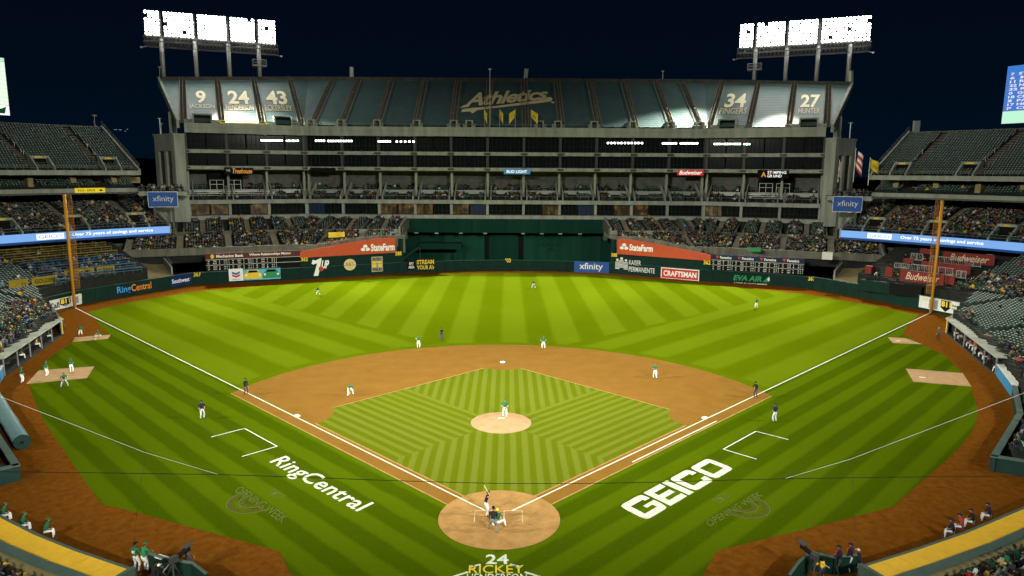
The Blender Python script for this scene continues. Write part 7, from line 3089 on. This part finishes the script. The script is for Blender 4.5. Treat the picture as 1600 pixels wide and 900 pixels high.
# --- waiting pitchers in the shelters
names = {}
p, d, n_, L = SIDE[('pen', -1)]
an = math.atan2(-n_.y, -n_.x) - math.pi / 2
for s_, tp, lab in ((L * .36, JYEL, 'player in a yellow top and white trousers sitting in the left shelter'), (L * .14, JGREEN, 'player in dark green lounging at the far end of the left shelter'), (L * .62, JGREEN, 'player in green hidden deep in the near half of the left shelter')):
    q = p + d * s_ + n_ * .95
    person(lab, (q.x, q.y, 0), an + .3, mm(tp, PWHITE), dict(SIT, lean=15), 'players waiting in the shelters', JGREEN)
p, d, n_, L = SIDE[('pen', 1)]
an = math.atan2(-n_.y, -n_.x) - math.pi / 2
ord_ = ['first', 'second', 'third', 'fourth', 'fifth', 'sixth', 'seventh', 'eighth', 'ninth', 'tenth', 'eleventh', 'twelfth']
k = 0
for s_, tp, tr, ps in ((2.2, JNAVY, PGREY, SITF), (4.1, JNAVY, PGREY, SIT), (5.4, JBLACK, PDARK, SIT), (7.2, JNAVY, PDARK, SIT), (8.6, JRED, PGREY, SIT), (9.9, JRED, PGREY, SITF), (11.3, JRED, PGREY, SIT), (12.9, JRED, PGREY, STAND), (14.2, JNAVY, PGREY, SIT), (15.8, JBLACK, PGREY, SITF), (17.4, JNAVY, PDARK, SIT)):
    if s_ > L - .5:
        break
    q = p + d * s_ + n_ * (.95 if ps is not STAND else .4)
    col = {'navy_jersey': 'navy', 'black_jacket': 'black', 'red_jersey': 'red'}[tp.name]
    person('player in a %s top %s in the right shelter, %s from the far end' % (col, 'standing' if ps is STAND else 'sitting', ord_[k]), (q.x, q.y, 0), an + random.uniform(-.3, .3), mm(tp, tr), ps, 'players waiting in the shelters', JNAVY)
    k += 1
p = F_(1466, 531)
person('man in a pale grey top standing at the far corner of the right shelter', p, facing(p, (0, 30, 0)), mm(JGREY, PDARK, hr=HAIRG), dict(STAND, long_sleeves=True), None, None)
p = F_(1556, 582)
person('player in white trousers bending over by the blue wall on the right', p, facing(p, (60, 40, 0)), mm(JNAVY, PWHITE), dict(READY, lean=60), None, JNAVY)

# --- along the dugout rails
fr, nv = DUG[-1]
for px, py, lab, tp in ((34, 832, 'player in a green jacket resting on the rail of the left dugout, with white trousers', JGREEN), (71, 842, 'player in a green jacket low at the rail of the left dugout, right of another', JGREEN), (4, 816, 'player in green at the very edge of the picture by the left dugout', JGREEN)):
    p = F_(px, py)
    person(lab, p, facing(p, (20, 20, 0)), mm(tp, PWHITE), dict(SIT, long_sleeves=True, lean=22), 'players at the dugout rails', JGREEN)
fr, nv = DUG[1]
for px, py, lab, tp in ((1489, 842, 'player in a navy jacket at the right dugout rail, nearest the picture centre', JNAVY), (1503, 834, 'player in an orange-red and navy top at the right dugout rail', JRED), (1520, 826, 'player in a black jacket at the right dugout rail, beside the red one', JBLACK), (1546, 816, 'player in a navy jacket alone at the right dugout rail', JNAVY)):
    p = F_(px, py)
    person(lab, p, facing(p, (-20, 20, 0)), mm(tp, PGREY), dict(SIT, long_sleeves=True, lean=18), 'players at the dugout rails', JNAVY)

# --- the two camera wells by the dugout ends
p = F_(213.5, 893)
person('player in a green jersey with a white back number by the left dugout end', p, R_(-12), mm(JGREEN, PWHITE), dict(STAND, hands=((-.25, .12, .85), (.2, .28, 1.05))), 'men beside the left dugout end', BLACK, num='58')
p = F_(228, 893)
person('man in a bright green hooded jacket leaning on the padded rail', p, R_(-30), mm(mat('bright_green_jacket', (.012, .17, .065), .8, .1, 8), PWHITE), dict(STAND, lean=14, long_sleeves=True, hands=((-.1, .42, 1.1), (.12, .42, 1.1)), pel=(0, -.08, .94), build=1.15), 'men beside the left dugout end', JGREEN)
p = F_(294.5, 899)
person('bald man in a long dark grey coat standing at the lower left rail', p, facing(p, (20, 20, 0)), mm(JGREY, PDARK, hr=HAIRG), dict(STAND, long_sleeves=True, hands=((-.12, .3, 1.05), (.12, .3, 1.05)), build=1.12, coat=.25, hair=False), None, None)


def rail_run(pts, h, label, name, mats):
    t = thing(name, label, 'barrier', pts[0])
    mb = MB()
    for a, b in zip(pts, pts[1:]):
        d = (b - a).normalized()
        n_ = Vector((-d.y, d.x, 0)) * .12
        mb.hexa([a - n_, b - n_, b + n_, a + n_] + [x + Vector((0, 0, h)) for x in (a - n_, b - n_, b + n_, a + n_)])
    mb.build('padded_panel', mats, t)
    mb = MB()
    mb.tube([p_ + Vector((0, 0, h + .06)) for p_ in pts], .09, 8)
    mb.build('top_pad', GREENT, t)
    return t


rail_run([F_(236, 893), F_(266, 903), F_(303, 908)], 1.05, 'green padded rail beside the left dugout end', 'padded_rail', PAD)
rail_run([F_(303, 908), F_(324, 925)], 1.05, 'slanting padded rail right of the bald man', 'padded_rail', PAD)
rail_run([F_(1336, 893), F_(1300, 897), F_(1264, 889), F_(1246, 905), F_(1232, 925)], 1.0, 'padded rail of the camera well at the lower right', 'padded_rail', PAD)
a = F_(252, 890, 1.1)
mb = MB()
f = Frame(F_(246, 880, .62), F_(262, 885, .62) - F_(246, 880, .62), (0, 0, .45))
mb.slab(f.p(0, 0, .14), f.x, f.y, f.n * .03)
mb.slab(f.p(0, 1, .14) + V3(0, 0, .02), f.x, -f.n * .3, (0, 0, .02))
t = mb.top('towel', WHITE, 'white printed cloth draped over the padded rail at lower left', 'cloth')


def tv_camera(at, yaw, label, op_label, tilt=.25, opm=None):
    t = thing('tv_camera', label, 'camera', at, yaw, 'broadcast cameras')
    mb = MB()
    mb.box((0, 0, 1.45), (.28, .60, .30))
    mb.build('camera_body', STEELD, t, False, True)
    mb = MB()
    mb.tube([(0, .30, 1.48), (0, .45, 1.50), (0, .9, 1.60), (0, 1.05, 1.63)], [.11, .13, .15, .17], 12)
    mb.build('lens', BLACK, t, True, True)
    mb = MB()
    mb.slab((-.2, .75, 1.78), (.4, 0, 0), (0, .5, .08), (0, 0, .03))
    mb.build('lens_hood', STEELD, t, False, True)
    mb = MB()
    mb.box((0, -.45, 1.62), (.24, .2, .2))
    mb.build('viewfinder', BLACK, t, False, True)
    for k in range(3):
        a = R_(90 + 120 * k)
        mb = MB()
        mb.tube([(0, 0, 1.28), (.55 * math.cos(a), .55 * math.sin(a), 0)], [.045, .03], 6)
        mb.build('leg', STEELD, t, False, True)
    mb = MB()
    mb.tube([(.05, -.2, 1.35), (.25, -.75, 1.15)], .02, 5)
    mb.build('pan_handle', STEEL, t, False, True)


p = F_(272, 912)
tv_camera(p, R_(-30), 'television camera on a tripod aimed at the field from the lower left well', None)
q = p + V3(-.65, -.75, 0)
person('camera operator in dark clothes and headphones at the lower left camera', q, R_(-30), mm(JBLACK, PDARK), dict(STAND, lean=16, long_sleeves=True, hands=((-.05, .45, 1.2), (.25, .4, 1.15)), pel=(0, -.1, .92)), 'crew in the camera wells', capB)
p = F_(262, 912)
person('crouching crew member with a pale cap low beside the lower left camera', p + V3(-.5, -.1, 0), R_(-20), mm(JBLACK, PDARK), dict(SQUAT, long_sleeves=True), 'crew in the camera wells', WHITE)
p = F_(1272, 908)
tv_camera(p, R_(24), 'television camera on a tripod aimed at the field from the lower right well', None)
p = F_(1284, 912)
person('crew member in a bright yellow jacket beside the lower right camera', p, R_(30), mm(JYEL, PDARK), dict(STAND, lean=18, long_sleeves=True, hands=((-.1, .4, 1.15), (.15, .4, 1.1))), 'crew in the camera wells', JGREEN)
p = F_(1311, 898)
person('coach in navy with an orange-red front holding a board at the lower right', p, R_(60), mm(JNAVY, PDARK), dict(CHESTG, long_sleeves=True, lean=8), 'men beside the right dugout end', JNAVY, vest=JRED)
p = F_(1328.5, 894)
person('tall coach in a navy jacket with an orange-red sleeve at the right dugout end', p, R_(55), mm(JNAVY, PGREY), dict(CHESTG, long_sleeves=True, hands=((-.14, .25, 1.1), (.2, .2, 1.0))), 'men beside the right dugout end', JNAVY, vest=JRED)
p = F_(1341, 893)
person('player sitting low at the corner of the right dugout roof', p, R_(40), mm(JNAVY, PGREY), SIT, 'men beside the right dugout end', mat('grey_cap', (.4, .4, .4), .8))

# rolled tarpaulin lying by the left wall
a, b = F_(36, 702), F_(-26, 600)
t = thing('tarp_roll', 'long rolled blue-grey tarpaulin lying along the left foul ground', 'tarpaulin roll', a)
r_ = .62
d = (b - a).normalized()
nn = Vector((-d.y, d.x, 0))
mb = MB()
N = 20
L = (b - a).length
vs, fs = [], []
K = 26
for i in range(K + 1):
    for k in range(N):
        an = 2 * math.pi * k / N
        rr = r_ * (1 + .025 * math.sin(i * 1.7 + k) + .02 * math.sin(3 * an + i * .9))
        vs.append(a + d * L * i / K + nn * rr * math.cos(an) + Vector((0, 0, r_ + rr * math.sin(an))))
for i in range(K):
    for k in range(N):
        fs.append((i * N + k, i * N + (k + 1) % N, (i + 1) * N + (k + 1) % N, (i + 1) * N + k))
mb.raw(vs, fs)
mb.build('vinyl_wrap', TARPB, t, True)
mb = MB()
mb.tube([a - d * .02, a + d * .1], r_ * .985, N)
for v in mb.v:
    pass
mb.v = [(x, y, z + r_) for x, y, z in mb.v]
mb.build('end_cap', GREENW, t)
mb = MB()
mb.tube([a - d * .1 + Vector((0, 0, r_)), a + Vector((0, 0, r_))], .12, 8)
mb.build('roller_core', BLACK, t)

# protective-net cables strung across behind the plate
def cable(pts, r, m, label, name='net_cable'):
    mb = MB()
    mb.tube(pts, r, 5)
    mb.top(name, m, label, 'cable', 'protective net cables')


Yn = -20.0
GY = lambda px, py, y: GP(px, py, (0, y, 0), (0, 1, 0))
cable([GY(x, y, Yn) for x, y in ((-60, 735.5), (0, 737), (170, 739), (340, 741.5), (470, 745.5), (600, 750.5), (700, 753.5), (790, 755.5), (900, 755.5), (1000, 754), (1110, 751), (1225, 748), (1400, 745.5), (1600, 744), (1660, 743.5))], .012, BLACK, 'thin black cable sagging right across the picture in front of home plate')
NETW = mat('pale_net_cord', (.30, .31, .25), .7)
cable([GY(-40, 604, -12), GY(0, 619.5, -13), GY(110, 661.5, -15.5), GY(225, 706.5, -18), GY(340, 741, -20)], .0085, NETW, 'pale support cable running up to the left edge of the picture')
cable([GY(1640, 598, -12), GY(1600, 614, -13), GY(1450, 671, -15.5), GY(1330, 717, -18), GY(1225, 748.3, -20)], .0085, NETW, 'pale support cable running up to the right edge of the picture')
cable([GY(228, 707, -18.0), GY(222, 745, -18.2), GY(214, 800, -18.4), GY(209, 850, -18.6), GY(205, 910, -18.8)], .0055, mat('dark_net_cord', (.03, .03, .02), .8), 'fine dark net seam hanging above the left dugout end')
cable([GY(1329.5, 718, -18.0), GY(1333, 760, -18.2), GY(1335.5, 830, -18.5), GY(1336, 910, -18.8)], .0055, mat('dark_net_cord', (.03, .03, .02), .8), 'fine dark net seam hanging above the right dugout end')

# small bullpen furniture
p = F_(9, 556)
mb = MB()
mb.box((p.x, p.y, .85), (.75, .12, 1.6), .3)
mb.box((p.x, p.y, .06), (.85, .5, .12), .3)
mb.top('bullpen_board', OFFW, 'small pale upright board at the end of the left shelter', 'board')
p = RA(-1, 83, 61, zR(83))
p = GP(49, 461, p, (-.86, .5, 0))
mb = MB()
mb.tube([p, p + Vector((0, 0, .9)), p + Vector((0, 0, 1.15))], [.33, .09, .05], 10)
mb.box((p.x, p.y, p.z + .03), (.8, .8, .06))
mb.top('traffic_cone', YEL, 'yellow cone standing at the top of the left field seats', 'cone')

# ================================================================ SEATS AND SPECTATORS IN BULK, THE NEAREST ONE BY ONE
SEAT1 = None
mb = MB()
for i in range(3):
    mb.hexa(SEAT_V[i * 8:(i + 1) * 8], 1 if i == 1 else 0)
SEAT1 = mb.mesh('seat', [SEATM, SEATTOP])
owner = {'club': stand, 'bleachers_left': bl[-1], 'bleachers_right': bl[1]}
for side, nm in ((-1, 'left'), (1, 'right')):
    owner['top_' + nm] = owner['club_' + nm] = owner['plaza_' + nm] = SIDE[side]
    owner['lower_' + nm] = LOW[side]
    owner['dugout_' + nm] = LOW[('dug', side)]
allseats = []
for st, lst in SEATS.items():
    for i, s in enumerate(lst):
        x, y = PX((s[0], s[1], s[2] + .6))
        if 0 < x < 1600 and y < 900:
            allseats.append(((Vector(s[:3]) - CAM).length, st, i))
allseats.sort()
single = {}
for d_, st, i in allseats[:300]:
    single.setdefault(st, set()).add(i)
for st, lst in SEATS.items():
    ow = owner[st]
    loc = WLOC[ow.name][0]
    sg = single.get(st, set())
    for i in sg:
        s = lst[i]
        put('seat', SEAT1, ow, Vector(s[:3]) - loc, s[3])
    rest = [(s[0] - loc.x, s[1] - loc.y, s[2] - loc.z, s[3], s[4]) for i, s in enumerate(lst) if i not in sg]
    if rest:
        o = put('seat_rows', bulk_mesh('seat_rows', SEAT_V, SEAT_F, SEAT_M, rest, [SEATM, SEATTOP]), ow)
        o['kind'] = 'stuff'
print('seats', sum(len(v) for v in SEATS.values()), 'crowd', len(CROWD))

for o_ in COL.objects:
    if 'label' in o_ and len(o_['label'].split()) > 16:
        print('LONG', o_['label'])
# sitters
vis = []
for i, c in enumerate(CROWD):
    x, y = PX((c[0], c[1], c[2] + 1.0))
    if 2 < x < 1598 and 0 < y < 893:
        vis.append(((Vector(c[:3]) - CAM).length, i))
vis.sort()
pick = set(i for _, i in vis[:290])
poses = [dict(SIT), dict(SITF), dict(SIT, long_sleeves=True, lean=14), dict(SIT, head=(28, 5), hands=((-.05, .30, .92), (.17, .32, .66))), dict(SIT, head=(-30, 0), long_sleeves=True, lean=2), dict(SITF, long_sleeves=True, head=(15, 0)),
         dict(SIT, hands=((-.02, .26, .80), (.06, .28, .78)), long_sleeves=True), dict(SIT, build=1.18, lean=4)]
SM = []
for k, ps in enumerate(poses):
    for capd in (0, 1):
        mb, L_ = figure(**ps)
        if capd:
            cap_mesh(mb, L_['head'], L_['hy'], L_['hp'], True, 5)
        SM.append((mb.mesh('person', [CLOTHO, TROUSO, SKIND if k % 4 == 1 else SKIN, SHOE, HAIR, CAPO], smooth=True), ('in a cap' if capd else 'bareheaded'), ('leaning forward' if k in (1, 5) else 'head turned aside' if k in (3, 4) else 'sitting back'), bool(ps.get('long_sleeves'))))
def nth(n):
    w = ['', 'first', 'second', 'third', 'fourth', 'fifth', 'sixth', 'seventh', 'eighth', 'ninth', 'tenth', 'eleventh', 'twelfth', 'thirteenth', 'fourteenth', 'fifteenth', 'sixteenth', 'seventeenth', 'eighteenth', 'nineteenth', 'twentieth']
    return w[n] if n < 21 else '%dth' % n


where = {'dugout_left': 'behind left dugout', 'dugout_right': 'behind right dugout', 'lower_left': 'in left foul-line stand', 'lower_right': 'in right foul-line stand', 'party_left': 'on blue-railed left deck',
         'party_right': 'on red right deck'}
rown = ['front row', 'second row', 'third row', 'fourth row', 'fifth row', 'sixth row', 'seventh row', 'eighth row', 'ninth row', 'tenth row', 'eleventh row', 'twelfth row', 'thirteenth row', 'fourteenth row', 'fifteenth row']
byrow = {}
picked = sorted(pick, key=lambda i: (CROWD[i][5], CROWD[i][6], PX(CROWD[i][:3])[0]))
minrow = {}
for i in picked:
    minrow[CROWD[i][5]] = min(minrow.get(CROWD[i][5], 999), CROWD[i][6])
shirt_idx = rng.choice(len(SHIRTS), size=len(CROWD), p=_sw)
used = {}
for i in picked:
    x, y, z, an, sc_, st, ri, k = CROWD[i]
    me, hat, att, lng = SM[(i * 7 + ri * 3) % len(SM)]
    rgb, cname, _ = SHIRTS[shirt_idx[i]]
    rr = ri - minrow[st]
    o = put('person', me, None, (x, y, z), an + math.pi)
    o.scale = (sc_,) * 3
    o.color = (*rgb, 1)
    zone = 'front' if rr < 3 else 'third to sixth row' if False else ('nearer' if rr < 8 else 'middle' if rr < 20 else 'rear')
    key = (st, zone, cname, hat)
    n = used.get(key, 0)
    used[key] = n + 1
    lab = '%s-%s fan %s, %s rows %s, %s from the front' % (cname, 'sleeved' if lng else 'shirted', hat, zone, where.get(st, 'in the stand'), nth(n + 1))
    tag(o, lab, 'person', 'spectators in the nearest rows')
rest = [c for i, c in enumerate(CROWD) if i not in pick]
ridx = [i for i in range(len(CROWD)) if i not in pick]
npv = len(CRV)
cols = np.ones((len(rest), npv, 4), np.float32)
pid = np.array(CRP)
shirt = np.array([SHIRTS[shirt_idx[i]][0] for i in ridx])
trs = np.array([(0.02, 0.025, 0.045), (0.012, 0.012, 0.013), (0.05, 0.06, 0.10), (0.08, 0.07, 0.05)])[rng.integers(0, 4, len(rest))]
skn = np.array([(.26, .14, .09), (.30, .17, .115), (.10, .05, .03), (.20, .105, .065)])[rng.integers(0, 4, len(rest))]
hat = np.array([(.01, .06, .03), (.012, .01, .01), (.30, .20, .02), (.05, .03, .02), (.018, .012, .01), (.30, .30, .30), (.012, .012, .014)])[rng.integers(0, 7, len(rest))]
for k, arr in enumerate((shirt, trs, skn, hat)):
    cols[:, pid == k, :3] = arr[:, None, :]
dye = bpy.data.materials.new('crowd_cloth')
dye.use_nodes = True
at = dye.node_tree.nodes.new('ShaderNodeAttribute')
at.attribute_name = 'dye'
dye.node_tree.links.new(at.outputs['Color'], dye.node_tree.nodes['Principled BSDF'].inputs['Base Color'])
dye.node_tree.nodes['Principled BSDF'].inputs['Roughness'].default_value = .85
dye.node_tree.nodes['Principled BSDF'].inputs['Specular IOR Level'].default_value = .1
cv = [(x, y, z) for x, y, z in CRV]
o = put('spectator_crowd', bulk_mesh('spectator_crowd', cv, CRF, [0] * len(CRF), [c[:5] for c in rest], [dye], cols.reshape(-1, 4)))
tag(o, 'distant crowd of seated fans scattered through all the stands', 'crowd', None, 'stuff')
